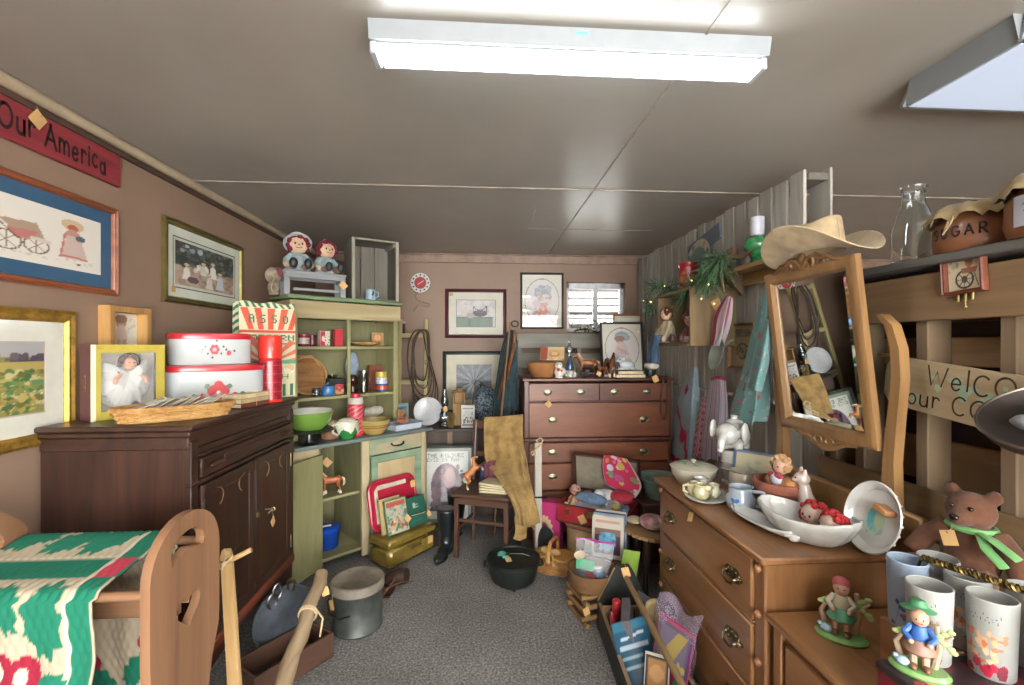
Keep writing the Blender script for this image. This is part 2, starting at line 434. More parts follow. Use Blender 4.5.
for (c, d) in (((WX0+.02, fy, cz), (.04, .05, WZ1-WZ0)), ((WX1-.02, fy, cz), (.04, .05, WZ1-WZ0)), ((cx, fy, WZ0+.02), (WX1-WX0, .05, .04)), ((cx, fy, WZ1-.03), (WX1-WX0, .05, .06)), ((cx+.01, fy-.005, cz), (.05, .05, WZ1-WZ0))): b.box(c, d)
b.make('window_frame', t)
b = B(glass('f6fbff', 0)); b.box((cx, fy+.01, cz), (WX1-WX0-.04, .004, WZ1-WZ0-.06), bev=.0002); b.make('pane', t)
b = B(plain('6a665e', .9, 0, .2)); b.box(((XL+XR)/2, YB+4.2, -.05), (14, 8, .1)); struct(b.make('ground'))  # unseen ground, added to block sky light from under the porch boards
PW = plain('8b9194', .7, 0, .04); PR = plain('6a3a32', .7)
t = T('porch_roof', 'white boarded porch roof with red beams outside the back window', 'porch roof', (1.3, 5.9, 2.2))
b = B(PW)
for i in range(9): b.box((0, -.9+i*.2, .1-i*.07), (3.2, .19, .02))
b.make('boarding', t)
for i in range(3):
    b = B(PR); b.tube([(-1.2+i*.75, -1.0, .06), (-.75+i*.75, .8, -.56)], .035, n=4); b.make('beam', t)
b = B(plain('5c656b', .7)); b.box((0, .55, -.42), (3, .05, .05)); b.box((0, .1, -.27), (3, .04, .04)); b.make('purlin', t)
b = B(TRIMM); b.tube([(XL+.022, YF, CEIL-.02), (XL+.022, 3.95, CEIL-.02), (XL+.05, 4.5, CEIL-.03)], .024, n=10); struct(b.make('trim_1'))
b = B(plain('4a362c', .6)); b.box((XL+.008, (YF+YB)/2, CEIL-.055), (.016, YB-YF, .03)); struct(b.make('trim_2'))
b = B(plain('8c7364', .5)); b.box(((XL+XR)/2, YB-.012, CEIL-.045), (XR-XL, .024, .09)); b.box(((XL+XR)/2, YB-.02, CEIL-.008), (XR-XL, .05, .016)); struct(b.make('trim_3'))
SEAM = plain('9a9084', .4)
b = B(SEAM)
b.box(((XL+XR)/2, 2.64, CEIL-.003), (XR-XL, .016, .006), bev=.002)
b.box((.66, 2.0, CEIL-.002), (.008, 5.1, .004), bev=.001)
b.box((.36, 3.1, CEIL-.002), (.008, .9, .004), bev=.001); b.box((.85, 3.55, CEIL-.002), (1.0, .008, .004), bev=.001)
struct(b.make('trim_4'))
STEEL = plain('83888c', .4, 0, .03)
t = T('ceiling_light', 'long white fluorescent tube light on the ceiling, its two tubes lit and bare', 'ceiling light', (.27, 1.36, CEIL))
b = B(STEEL); b.prism([(-.062, 0), (-.05, -.05), (.05, -.05), (.062, 0)], 1.18, M=TR(-.59,0,0) @ basis((0,1,0), (0,0,1), (1,0,0))); b.box((0, 0, -.052), (1.16, .08, .006)); b.make('housing', t)
for y in (-.022, .022):
    b = B(lit('f4fbff', 6.5)); b.tube([(-.56, y, -.071), (.56, y, -.071)], .0145, n=12); q = b.make('fluorescent_tube', t)
for x in (-.58, .58):
    b = B(plain('a8acb0', .4)); b.box((x, 0, -.066), (.02, .085, .036)); b.make('tube_holder', t)
b = B(plain('5fa8c8', .5)); b.ell((.02, -.05, -.012), (.05, .01, .012)); b.make('sticker', t)
def panel_light(loc, label, s):
    t = T('ceiling_light', label, 'ceiling light', loc)
    b = B(STEEL)
    w, d, h, k = .62, .175, .085, .05
    b.grid(1, 1, lambda u, v: ((u-.5)*2*w, -d+v*k*.3, -h+v*h)); 
    for sy in (-1, 1): b.prism([(-w, -h), (w, -h), (w-.03, 0), (-w+.03, 0)], .012, M=TR(0, sy*d, 0) @ RX(90) @ TR(0, 0, -.006))
    for sx in (-1, 1): b.prism([(-d, -h), (d, -h), (d-.02, 0), (-d+.02, 0)], .02, M=TR(sx*(w-.01), 0, 0) @ basis((0,1,0), (0,0,1), (1,0,0)))
    b.make('housing', t)
    b = B(lit('f6f4ee' if s > 1 else 'a9b4c6', s)); b.prism([(-w+.02, -d+.01), (w-.02, -d+.01), (w-.02, d-.01), (-w+.02, d-.01)], .006, z0=-h-.002); b.make('diffuser', t)
    return t
panel_light((2.085, 1.325, CEIL), 'ceiling light with a flat white diffuser panel beyond the pallet divider', .15)
panel_light((.5, -1.5, CEIL), 'added unseen fill light with a flat white diffuser on the ceiling, nearer the brown wall', 11)  # added lamp behind the camera, brightens the room as fill
panel_light((2.9, -.9, CEIL), 'added unseen fill light with a flat white diffuser on the ceiling, farther from the brown wall', 12)  # second added fill lamp, also out of view
w = bpy.data.worlds.new('World'); sc.world = w; w.use_nodes = True
bg = w.node_tree.nodes['Background']; bg.inputs['Color'].default_value = lin('fbfaf6'); bg.inputs['Strength'].default_value = 4.2
cam = bpy.data.cameras.new('camera'); co = bpy.data.objects.new('camera', cam); COL.objects.link(co)
cam.sensor_width = 36; cam.lens = 36*FPX/1024; co.location = (0, 0, CAMZ); co.rotation_euler = (PI/2, 0, -TH)
cam.shift_y = (HY-342.5)/1024; cam.clip_start = .02
sc.camera = co
vs = sc.view_settings; sc.display_settings.display_device = 'sRGB'
vs.view_transform = 'Standard'; vs.look = 'None'; vs.gamma = 1; vs.use_curve_mapping = False; vs.exposure = 2.42
sc.cycles.use_denoising = True; sc.cycles.max_bounces = 8; sc.cycles.diffuse_bounces = 4; sc.cycles.transparent_max_bounces = 12
sc.cycles.sample_clamp_indirect = 6; sc.cycles.caustics_reflective = False; sc.cycles.caustics_refractive = False
DARK = wood('22130d', '43281d', 'z', 16, .42, .15, .07, .05)
DARKX = wood('22130d', '43281d', 'x', 16, .42, .15, .07, .05)
def dark_cabinet():
    L, D, H = .92, .52, 1.205
    t = T('cabinet', 'tall dark mahogany cabinet with two panelled doors, standing along the brown wall', 'cabinet', (-1.1, 1.78, 0), 90)
    b = B(DARK)
    b.box((L/2, .012, .71), (L-.012, .02, .79), bev=.001)           # carcass front plane
    b.box((.012, D/2, .71), (.024, D, .82)); b.box((L-.012, D/2, .71), (.024, D, .82)); b.box((L/2, D-.012, .7), (L-.012, .02, .8))
    b.box((L/2, D/2, .302), (L-.012, D-.012, .03))
    b.box((.02, .0, .72), (.045, .03, .84)); b.box((L-.02, 0, .72), (.045, .03, .84))
    b.box((L/2, 0, 1.075), (L, .03, .012)); b.box((L/2, -.004, .975), (L+.01, .03, .016))
    b.make('carcass', t)
    b = B(DARKX)
    b.box((L/2, D/2-.018, 1.194), (L+.06, D+.03, .022), bev=.008); b.box((L/2, D/2-.01, 1.171), (L+.035, D+.017, .024), bev=.01); b.box((L/2, D/2-.004, 1.135), (L+.012, D+.005, .05), bev=.004)
    b.make('top', t)
    rd = wood('5e2718', '8a4630', 'x', 16, .35, .3, .07)
    b = B(rd); b.box((L/2, -.004, .285), (L+.004, .04, .05), bev=.015); b.make('base_rail', t)
    b = B(DARKX); b.prism([(0, .17), (.1, .19), (.3, .23), (.6, .23), (.8, .19), (L, .17), (L, .262), (0, .262)], .02, M=TR(0, .012, 0) @ RX(90)); b.make('apron', t)
    for x in (.03, L-.03):
        for y in (.03, D-.03):
            b = B(DARK); b.lathe([(.014, 0), (.02, .03), (.016, .06), (.024, .16), (.03, .2), (.03, .27)], n=14, M=TR(x, y, 0)); b.make('leg', t)
    d = B(DARKX); d.box((L/2, -.014, 1.028), (L-.1, .016, .075), bev=.006); d.box((L/2+.02, -.022, 1.03), (L-.36, .01, .036), bev=.005); dr = d.make('drawer', t)
    for x in (.14, L-.14):
        k = B(DARKX); k.ell((x, -.032, 1.028), (.05, .014, .014)); k.make('handle', dr)
    for i, x in enumerate((.055, L/2+.002)):
        w = L/2-.058
        d = B(DARK); d.box((x+w/2, -.012, .64), (w, .018, .64), bev=.004)
        for (c, q) in (((x+.03, -.021, .64), (.045, .008, .64)), ((x+w-.03, -.021, .64), (.045, .008, .64)), ((x+w/2, -.0205, .935), (w-.004, .0078, .05)), ((x+w/2, -.0205, .345), (w-.004, .0078, .05))): d.box(c, q, bev=.003)
        for (cx, sx) in ((x+.09, 1), (x+w-.09, -1)):
            d.tube([(cx+sx*q[0], -.0235, .885+q[1]) for q in _arc(.0, 0, .05, .04, 90, -60, 8)], .003, plain('6b4a34', .4), 6)
        d.tube([(x+w/2-.05, -.0225, .6), (x+w/2+.08, -.0225, .62)], .0008, plain('7d604c', .6), 4)
        dd = d.make('door', t)
        for z in (.4, .86):
            h = B(metal('8a7c60', .4)); h.tube([(x-.004 if i == 0 else x+w+.004, -.022, z-.035), (x-.004 if i == 0 else x+w+.004, -.022, z+.035)], .005); h.make('hinge', dd)
        if i == 1:
            h = B(metal('a08a5c', .3)); h.ell((x+.02, -.026, .69), (.012, .005, .016)); h.make('escutcheon', dd)
    return t
cab = dark_cabinet()
p = aty(251, 499, 2.24)
k = T('key', 'small key with kraft tag and string in the door of the dark cabinet', 'key', (-1.068, 2.335, .69))
b = B(metal('b5a888', .3)); b.tube([(-.006, 0, 0), (.025, 0, 0)], .003); b.tube([(.032+.009*math.cos(a*PI/5), .0, .009*math.sin(a*PI/5)) for a in range(10)], .002, closed=True); b.tube([(.03, -.0, 0), (.034, -.02, .004), (.03, -.045, -.004)], .003, STRING); b.make('shank', k)
price_tag(k, (.034, -.005, -.06), .036, 30, basis((0,1,0), (0,0,1), (1,0,0)), .03)
CH = wood('3c2118', '66392a', 'z', 9, .45, .12, .1, .05); CHX = wood('472417', '8a5030', 'x', 4, .45, .1, .2, .05, 'ad7440')
def tall_chest():
    W, D, H = 1.17, .46, 1.25
    t = T('chest_of_drawers', 'tall reddish mahogany chest of drawers with oval brass pulls in front of the back window', 'chest of drawers', (.325, 3.5, 0))
    b = B(CH)
    for x in (.02, W-.02): b.box((x, D/2, H/2+.03), (.04, D, H-.1))
    b.box((W/2, D-.01, H/2), (W, .02, H-.1)); b.box((W/2, D/2+.01, .09), (W-.02, D-.02, .1)); b.box((W/2, D/2+.012, H/2), (W-.04, D-.03, H-.14), bev=.001)
    for x in (.04, W-.04): b.box((x, .03, .035), (.07, .06, .07), bev=.01); b.box((x, D-.03, .035), (.07, .06, .07), bev=.01)
    b.box((W/2, -.004, .775), (W+.015, .03, .03), bev=.01)
    b.make('carcass', t)
    b = B(CHX); b.box((W/2, D/2-.005, H-.012), (W+.03, D+.02, .024), bev=.008); b.make('top', t)
    br = metal('7d7a66', .35)
    def drawer(x0, x1, z0, z1, pulls):
        d = B(CHX); d.box(((x0+x1)/2, -.004, (z0+z1)/2), (x1-x0, .03, z1-z0-.008), bev=.004); dd = d.make('drawer', t)
        for px in pulls:
            h = B(br); zz = (z0+z1)/2
            h.ell((px, -.02, zz), (.036, .003, .025)); h.ell((px, -.024, zz), (.026, .004, .016))
            h.tube([(px+q[0], -.032, zz+q[1]) for q in _arc(0, .004, .027, .024, 180, 360, 10)], .003)
            for s in (-1, 1): h.ell((px+s*.027, -.028, zz+.004), (.005, .008, .005))
            h.make('pull', dd)
    for i in range(2): drawer(.035+i*.55, .585+i*.55, 1.07, 1.215, (.18+i*.53, .44+i*.53))
    drawer(.035, W-.035, .79, 1.065, (.22, .94))
    drawer(.035, W-.035, .60, .755, (.22, .94)); drawer(.035, W-.035, .385, .595, (.22, .94)); drawer(.035, W-.035, .15, .38, (.22, .94))
    price_tag(t, (.185, -.034, 1.055), .04, 45, basis((1,0,0), (0,0,1), (0,-1,0)), .06)
    return t
tall_chest()
OAK = wood('6f4a2e', '9a6e46', 'y', 8, .38, .3, .1, .06); OAKZ = wood('6f4a2e', '9a6e46', 'z', 8, .38, .3, .1, .06)
DX0, DX1, DY0, DY1, DZ = .93, 1.42, 1.44, 2.33, .81
BRASS = metal('6d634a', .4, .25)
def pull_ornate(parent, x, y, z):
    h = B(BRASS)
    h.M = TR(x, y, z) @ FR
    pts = [(.058*math.cos(a)*(1+.12*math.cos(6*a)), .024*math.sin(a)*(1+.18*math.cos(5*a))) for a in [2*PI*i/32 for i in range(32)]]
    h.prism(pts, .004)
    for i in range(11):
        a = 2*PI*i/11; h.ell((.045*math.cos(a), .016*math.sin(a), .005), (.008, .006, .005))
    h.tube([(-.04, .0, .006), (-.036, -.004, .022), (-.025, -.02, .026), (0, -.026, .027), (.025, -.02, .026), (.036, -.004, .022), (.04, .0, .006)], .0045)
    for s in (-1, 1): h.ell((s*.04, 0, .008), (.008, .008, .008))
    return h.make('pull', parent)
def dresser():
    t = T('dresser', 'golden oak dresser with ornate brass pulls, its top crowded with white crockery', 'dresser', (0, 0, 0))
    W, L = DX1-DX0, DY1-DY0
    b = B(OAKZ)
    b.box(((DX0+DX1)/2, DY0+.019, .43), (W-.02, .03, .70)); b.box(((DX0+DX1)/2, DY1-.019, .43), (W-.02, .03, .70))
    for y in (DY0+.03, DY1-.03):
        b.box((DX0+.02, y, .4), (.04, .06, .8), bev=.006); b.box((DX1-.03, y, .4), (.04, .06, .8))
    b.box(((DX0+DX1)/2+.02, (DY0+DY1)/2, .43), (W-.06, L-.06, .70), bev=.001)
    b.box((DX0+.015, (DY0+DY1)/2, .08), (.025, L-.1, .06))
    b.make('carcass', t)
    b = B(OAK); b.box(((DX0+DX1)/2-.01, (DY0+DY1)/2, DZ-.012), (W+.03, L+.05, .024), bev=.009); b.make('top', t)
    for z in (.755, .60, .44, .27):
        for y in (DY0+.03, DY1-.03):
            b = B(wood('84573a', 'a4754f', 'z', 8)); b.ell((DX0-.006, y, z), (.012, .014, .014)); b.make('knob', t)
    for z0, z1 in ((.555, .775), (.325, .548), (.12, .318)):
        d = B(OAK); d.box((DX0+.002, (DY0+DY1)/2, (z0+z1)/2), (.024, L-.126, z1-z0-.008), bev=.005); d.box((DX0+.004, (DY0+DY1)/2, z0+.0), (.024, L-.12, .007), bev=.002); dd = d.make('drawer', t)
        for y in (DY0+.17, DY1-.17): pull_ornate(dd, DX0-.01, y, (z0+z1)/2)
    price_tag(t, (DX0-.022, 1.93, .755), .036, 20, FR @ RX(-25), .02)
    return t
dresser()
LZ = .635
t = T('low_chest', 'low oak chest with a flat top, butted against the near end of the dresser', 'chest')
b = B(OAKZ); b.box((1.2, 1.13, .3), (.5, .56, .6), bev=.004); b.box((.948, 1.385, .31), (.03, .04, .6)); b.make('carcass', t)
b = B(OAK); b.box((1.19, 1.13, LZ-.012), (.55, .585, .024), bev=.008); b.make('top', t)
d = B(OAK); d.box((.945, 1.13, .46), (.024, .44, .24), bev=.006); dd = d.make('drawer', t)
h = B(BRASS); h.ell((.927, 1.05, .46), (.02, .016, .016)); h.make('knob', dd)
d = B(OAK); d.box((.945, 1.13, .19), (.024, .44, .26), bev=.006); d.make('drawer', t)
HA = wood('6f5030', '98744a', 'z', 9, .4, .25, .1, .06)
def mirror():
    t = T('dresser_mirror', 'swing mirror in a carved oak frame between two curved posts on the dresser', 'mirror', (1.33, 1.72, DZ))
    W, Hh, tilt = .50, .68, 7
    c = Matrix.Translation((0, 0, .67)) @ RY(-tilt)
    M = c @ FR
    b = B(HA); rail_frame(b, W, Hh, .05, [(0, 0), (0, .022), (.3, .03), (.8, .026), (1, .014), (1, 0)], HA, M); f = b.make('frame', t)
    mm = bpy.data.materials.new('mirror_silver'); mm.use_nodes = True
    nb = mm.node_tree.nodes['Principled BSDF']; nb.inputs['Base Color'].default_value = (.86, .87, .86, 1); nb.inputs['Metallic'].default_value = 1; nb.inputs['Roughness'].default_value = .015
    b = B(mm); iw, ih, k = W-.1, Hh-.1, .022
    o = [(-iw/2, -ih/2, .008), (iw/2, -ih/2, .008), (iw/2, ih/2, .008), (-iw/2, ih/2, .008)]; i = [(x*(1-2*k/iw), y*(1-2*k/ih), .0105) for x, y, z in o]
    b.add(o+i, [(0,1,5,4), (1,2,6,5), (2,3,7,6), (3,0,4,7), (4,5,6,7)], mm, M); b.sharp = 1; b.make('mirror_glass', t)
    b = B(DARK); b.box((0, 0, -.004), (W-.06, Hh-.06, .012), DARK, M); b.make('backing', t)
    cv = wood('6a4a2c', '8d6a42', 'x', 12, .5)
    b = B(cv)
    for s in (-1, 1):
        sp = [(.0, .0), (.03, .035), (.07, .045), (.1, .025), (.13, .03), (.16, .012), (.2, .004)]
        b.tube([(s*x, Hh/2-.012+y, .02) for x, y in sp], [.014, .014, .012, .012, .01, .009, .005], M=M, n=8)
        b.tube([(s*(.045+q[0]), Hh/2+.012+q[1], .026) for q in _arc(0, 0, .018, .018, -60, 260, 12)], [.008]*6+[.006]*7, M=M, n=6)
        b.tube([(s*(.1+q[0]), Hh/2+.006+q[1], .024) for q in _arc(0, 0, .014, .012, -60, 220, 10)], .005, M=M, n=6)
    b.ell((0, Hh/2+.03, .022), (.018, .025, .012), M=M); b.make('crest', f)
    b = B(HA); b.prism([(-.2, -Hh/2+.02), (-.16, -Hh/2-.01), (-.1, -Hh/2-.02), (-.05, -Hh/2-.045), (0, -Hh/2-.055), (.05, -Hh/2-.045), (.1, -Hh/2-.02), (.16, -Hh/2-.01), (.2, -Hh/2+.02)], .016, M=M @ TR(0, 0, .004))
    for s in (-1, 1): b.tube([(s*(.03+q[0]), -Hh/2-.014+q[1], .022) for q in _arc(0, 0, .02, .016, -80, 240, 12)], .004, M=M, n=6); b.tube([(s*.05, -Hh/2-.02, .021), (s*.09, -Hh/2-.006, .021), (s*.14, -Hh/2, .021)], [.006, .005, .003], M=M, n=6)
    b.make('apron', f)
    for s in (-1, 1):
        pl = [(.085, .0, .06), (.055, .06, .055), (.03, .16, .042), (.03, .3, .034), (.045, .45, .03), (.06, .58, .027), (.055, .68, .026), (.03, .76, .024), (-.01, .8, .018)]
        y0 = s*(W/2+.0)
        L = [(y0+s*(x-w*.7), z) for x, z, w in pl]; R_ = [(y0+s*(x+w*.55), z) for x, z, w in pl]
        poly = L+R_[::-1]
        if s < 0: poly = poly[::-1]
        poly = poly[::-1] if sum(poly[i-1][0]*poly[i][1]-poly[i][0]*poly[i-1][1] for i in range(len(poly))) < 0 else poly
        b = B(HA); b.prism(poly, .034, M=TR(.03, 0, 0) @ basis((0,1,0), (0,0,1), (1,0,0))); b.sharp = 50; b.make('post', t)
        b = B(metal('b9a06a', .3)); b.tube([(.036, s*(W/2-.01), .66), (.036, s*(W/2+.07), .66)], .006); b.make('pivot', t)
    b = B(HA); b.box((.05, 0, .075), (.03, .78, .15), bev=.01); b.make('splash_board', t)
    return t
mirror()
WXL = XL+.002
def hand_sign(name, label, loc, R, w, h, board, lines, ink, extra=None):
    t = T(name, label, 'sign', loc, R=R)
    b = B(board); b.box((0, 0, .009), (w, h, .018), bev=.004); b.make('board', t)
    b = B(ink)
    for (tx, x, y, hh, sw) in lines: hand(b, tx, x, y, hh, sw, ink, .0188, .12, SC(.68, 1, 1))
    b.make('lettering', t)
    return t
red = wood('74242b', '92363c', 'x', 20, .6, 0, .1, .1)
t = hand_sign('painted_sign', 'red hand-painted plank sign reading Our America, hung on a wire under the ceiling', (WXL, 1.73, 2.277), FL, .83, .142, red, [('Our America', -.155, -.036, .084, .013)], plain('1d1512', .7))
b = B(metal('5c5148', .5)); b.tube([(-.35, .06, .01), (-.2, .12, .006), (.0, .09, .006), (.12, .085, .01)], .0015, n=5)
b.tube([(.12+q[0], .085+q[1], .012) for q in _arc(0, 0, .02, .012, 0, 600, 24)], .0012, n=5); b.make('hanging_wire', t)
price_tag(t, (.03, .045, .021), .05, -35, up=.02)
A = Art(110, 60, 'ddd6cb'); g, pk, br = '6f604e', 'b8736c', '8a7a66'
for cx, r in ((.42, .085), (.58, .075)):
    A.ring(cx, .3, r, r*1.85, .84, g)
    for k in range(8): A.line([(cx, .3), (cx+r*.85*math.cos(k*PI/4), .3+r*1.55*math.sin(k*PI/4))], .006, br)
A.poly([(.38, .62), (.58, .66), (.63, .42), (.5, .36)], 'a98f7a').poly([(.42, .5), (.58, .52), (.57, .4), (.47, .38)], pk).line([(.22, .78), (.3, .72), (.48, .36)], .012, '5d4a3a').poly([(.55, .44), (.67, .42), (.66, .36), (.55, .38)], 'cdc0b4')
A.ell(.1, .5, .05, .3, 'a3988d').ell(.1, .84, .035, .07, '6b5a4c')
A.ell(.8, .79, .075, .1, 'c9b08c').ell(.8, .74, .035, .06, 'b5604e').ell(.8, .58, .05, .14, 'b98c80').poly([(.76, .6), (.85, .6), (.9, .2), (.72, .2)], 'c6b0a4').line([(.75, .62), (.72, .22)], .014, pk).line([(.73, .24), (.89, .22)], .018, pk).ell(.85, .58, .035, .05, '54626c').ell(.84, .12, .012, .02, '3a3532')
A.dabs(.02, .1, .95, .2, 40, .01, ['cfc6ba', 'c4b9ab'])
framed('framed_print', 'framed print of a girl with a doll pram, wide blue mat, reddish wood frame', 'picture', (WXL, 1.72, 1.913), FL, .83, .384, .028, wood('6e3722', '9a5a3a', 'x', 18, .4, .2), [(.055, '2f5674')], A)
A = Art(80, 62, '3c443f'); A.dabs(0, .45, 1, 1, 260, .04, ['2e3833', '475048', '3a3a3a', '56605a', '6b7068', '2a2f2e'])
A.rect(0, 0, 1, .42, 'a8907c').dabs(0, 0, 1, .42, 120, .05, ['b39a85', '9c8370', 'b5a190', '8d7767']).dabs(.1, .8, .4, .95, 10, .03, ['aebcc4', '8d9aa0'])
for x, y, s, c in ((.17, .36, 1, 'e2ded2'), (.44, .5, .8, 'd9d5cc'), (.6, .52, 1.1, 'e8e3da'), (.54, .24, 1, 'd6ccc6'), (.73, .3, 1.2, 'c3cbd0')):
    A.ell(x, y-.05, .05*s, .13*s, c).poly([(x-.03, y), (x+.03, y), (x+.07*s, y-.2*s), (x-.07*s, y-.2*s)], c).ell(x, y+.11*s, .025, .035, 'b98f72').ell(x, y+.14*s, .04, .03, 'cfc3a4')
A.ell(.27, .17, .09, .08, '5f4650').dabs(.3, .4, .5, .55, 20, .03, ['e5e2da', 'cfcabf'])
t = framed('framed_print', 'framed print of children in white on a garden path, green and gold frame', 'picture', (WXL, 2.81, 1.949), FL, .77, .44, .034, plain('6b5f34', .35, .5), [(.05, 'cfd3c4'), (.006, '4a5148'), (.014, 'c8cbbd')], A)
b = B(plain('c79b4a', .6)); b.box((-.31, -.15, .0125), (.03, .03, .001), bev=.0002); b.make('price_sticker', t)
A = Art(90, 70, '8a8a4a'); A.rect(0, .8, 1, 1, 'a9a7a6').dabs(0, .72, 1, .82, 70, .03, ['4b4350', '574d57', '3f4048', '6b5d66']).rect(0, .6, 1, .73, 'b3a05c')
A.dabs(0, .0, 1, .6, 420, .03, ['8b8c4b', 'a79a52', '5f7a45', '6f6b38', 'b7a765', '47693f', '938347', 'c5b98a']).dabs(0, .3, 1, .5, 90, .025, ['4f7a4d', '658a55', '7d8c4d']).dabs(0, .05, 1, .4, 60, .009, ['c05a3c', 'd8cfae', 'd9803f'])
A.ell(.52, .52, .09, .13, 'c9c3c6').ell(.52, .66, .055, .06, '9a3f3a').ell(.52, .64, .035, .04, 'c2876b').ell(.58, .46, .05, .08, '4e4350')
framed('framed_print', 'framed print of a girl in a poppy meadow, broad cream mat, gold frame', 'picture', (WXL, 1.56, 1.385), FL, .73, .50, .045, plain('a9843a', .35, .6, .2, 30), [(.075, 'd5d4c6'), (.005, 'b9a9a0')], A)
A = Art(40, 50, 'd8d3c6'); A.ell(.5, .8, .16, .13, 'b98d78').ell(.5, .86, .18, .09, '8d6a58').ell(.5, .5, .17, .25, 'c8b3a4').ell(.42, .25, .08, .22, 'b79b88').ell(.6, .25, .08, .22, 'b79b88').line([(.3, .6), (.2, .35)], .03, 'b79b88').dabs(.15, .1, .85, .3, 30, .03, ['9aa59a', 'b8a99a', 'a58f80']).dabs(.7, .6, .9, .9, 16, .03, ['a9b7bb', 'bcc4c2'])
framed('framed_print', 'small drawing of a child in a deep pale wood frame above the boxed doll', 'picture', (WXL, 2.165, 1.54), FL, .24, .27, .026, wood('9a6f3f', 'c0965c', 'y', 20, .45), [], A, mould=[(0, 0), (0, .05), (1, .05), (1, 0)])
CT = 1.2055
t = T('boxed_doll', 'doll in white satin lying in a yellow window box with a purple side', 'doll box', (-1.51, 1.862, CT), 57)
W, D, H = .25, .1, .30; yel = plain('a8993c', .5, 0, .05); pur = plain('583243', .5, 0, .04)
b = B(yel); rail_frame(b, W, H, .033, [(0, 0), (0, .003), (1, .003), (1, 0)], yel, TR(W/2, 0, H/2) @ RX(90) @ TR(0, 0, -.003))
b.box((W/2, D/2, .001), (W, D, .002), pur); b.box((W/2, D/2, H-.001), (W, D, .002), yel); b.box((.001, D/2, H/2), (.002, D, H), pur); b.box((W-.001, D/2, H/2), (.002, D, H), pur); b.box((W/2, D-.001, H/2), (W, .002, H), plain('b9b2a2'))
b.box((.008, -.0012, H/2), (.016, .0015, H), plain('d8cfae'), bev=.0003)
for i in range(6): b.box((.03+i*.038, -.0012, H-.013), (.02, .0012, .012), plain('a5893a'), bev=.0002)
A = Art(12, 12, None); A.ring(.4, .55, .3, .35, .6, 'a9873f').line([(.6, .9), (.6, .1)], .12, 'a9873f'); b.art(A, .045, .07, M=TR(-.0008, D/2, H/2) @ basis((0,-1,0), (0,0,1), (-1,0,0)))
b.make('box', t)
b = B(plain('b0b0ac', .45, 0, .06)); q = random.Random(5)
b.ell((.13, .06, .185), (.045, .022, .035)); b.ell((.125, .07, .13), (.1, .02, .09))
for i in range(22):
    a = -2.25+4.5*i/21; R_ = q.uniform(.08, .105); c0 = Vector((.135, .045, .175)); c1 = Vector((.125+R_*1.0*math.cos(a-1.55), .05, .155+R_*1.15*math.sin(a-1.55)))
    b.tube([c0, (c0+c1)/2+Vector((0, -.016, 0)), c1], [.012, q.uniform(.012, .017), q.uniform(.007, .015)], n=8)
dr = melt(b.make('dress', t), .0045, 1, .4)
b = B(plain('c08a6c', .5)); b.ell((.135, .028, .222), (.023, .02, .026)); b.ell((.135, .008, .22), (.004, .004, .005)); b.make('head', t)
b = B(plain('3a1f16', .6)); 
for a in range(14): q = a*PI/11-.3; b.ell((.135+.027*math.cos(q), .032, .23+.026*math.sin(q)), .012)
for k in range(5): b.ell((.105-.003*k, .028, .235-.012*k), .009)
b.make('hair', t)
for s_ in (-1, 1): b = B(plain('c08a6c', .5)); b.tube([(.135+s_*.03, .03, .18), (.135+s_*.05, .015, .16), (.135+s_*.055, .012, .14)], [.009, .008, .007]); b.make('arm', t)
b = B(plain('241512')); b.ell((.127, .0105, .226), (.003, .002, .003)); b.ell((.143, .0105, .226), (.003, .002, .003)); b.ell((.135, .0105, .209), (.005, .002, .002), plain('963c36')); b.make('face_features', t)
b = B(film('ffffff', .06, .05)); b.box((W/2, .004, H/2), (W-.06, .001, H-.06), bev=.0002); b.make('window_sheet', t)
WICK = wood('8a5f2c', 'c4965a', 'x', 40, .7, 0, .5, .2)
def wicker_tray(t, L, W, H, flare=.03, rows=6, n=44, m=WICK):
    def rim(z, k=0):
        f = flare*z/H; return [((L/2-.04+f+.04*abs(math.cos(a))**.6-.0)*math.copysign(abs(math.cos(a))**.75, math.cos(a))+0, (W/2-.02+f)*math.copysign(abs(math.sin(a))**.75, math.sin(a)), z) for a in [2*PI*i/n for i in range(n)]]
    b = B(m)
    for r in range(rows):
        P = rim(.006+r*(H-.014)/(rows-1)); Q = []
        for i, p in enumerate(P):
            k = 1+(.03 if (i//2+r) % 2 else -.02); Q.append((p[0]*k, p[1]*k, p[2]))
        b.tube(Q, H/rows*.5, wood('8f6531', 'cfa468', 'x', 60, .7) if m is WICK else m, closed=True, n=6)
    for i in range(0, n, 2): b.tube([rim(.004)[i], rim(H-.006)[i]], .0035, n=5)
    b.prism([(p[0], p[1]) for p in rim(.002)], .004, z0=.001)
    b.make('weave', t)
    b = B(m); R1 = rim(H)
    b.tube(R1, .008, closed=True, n=6)
    for i in range(n): p, q = R1[i], R1[(i+1) % n]; b.tube([(p[0], p[1], p[2]+.007), ((p[0]+q[0])/2*1.03, (p[1]+q[1])/2*1.05, H-.002), (q[0], q[1], q[2]-.009)], .0035, n=4)
    b.make('rim', t)
t = T('wicker_basket', 'shallow oblong wicker basket filled with greeting cards on the dark cabinet', 'basket', (-1.23, 1.92, CT), 40)
wicker_tray(t, .34, .17, .055)
cards = ['b8a58f', '9c6a5a', 'd8d2c2', '8b8fa0', 'cfc2a6', '74504a', 'c9c9c4', 'a78d9c', 'd9cdb0', '8a7660', 'c4b9a9', 'b08a72']
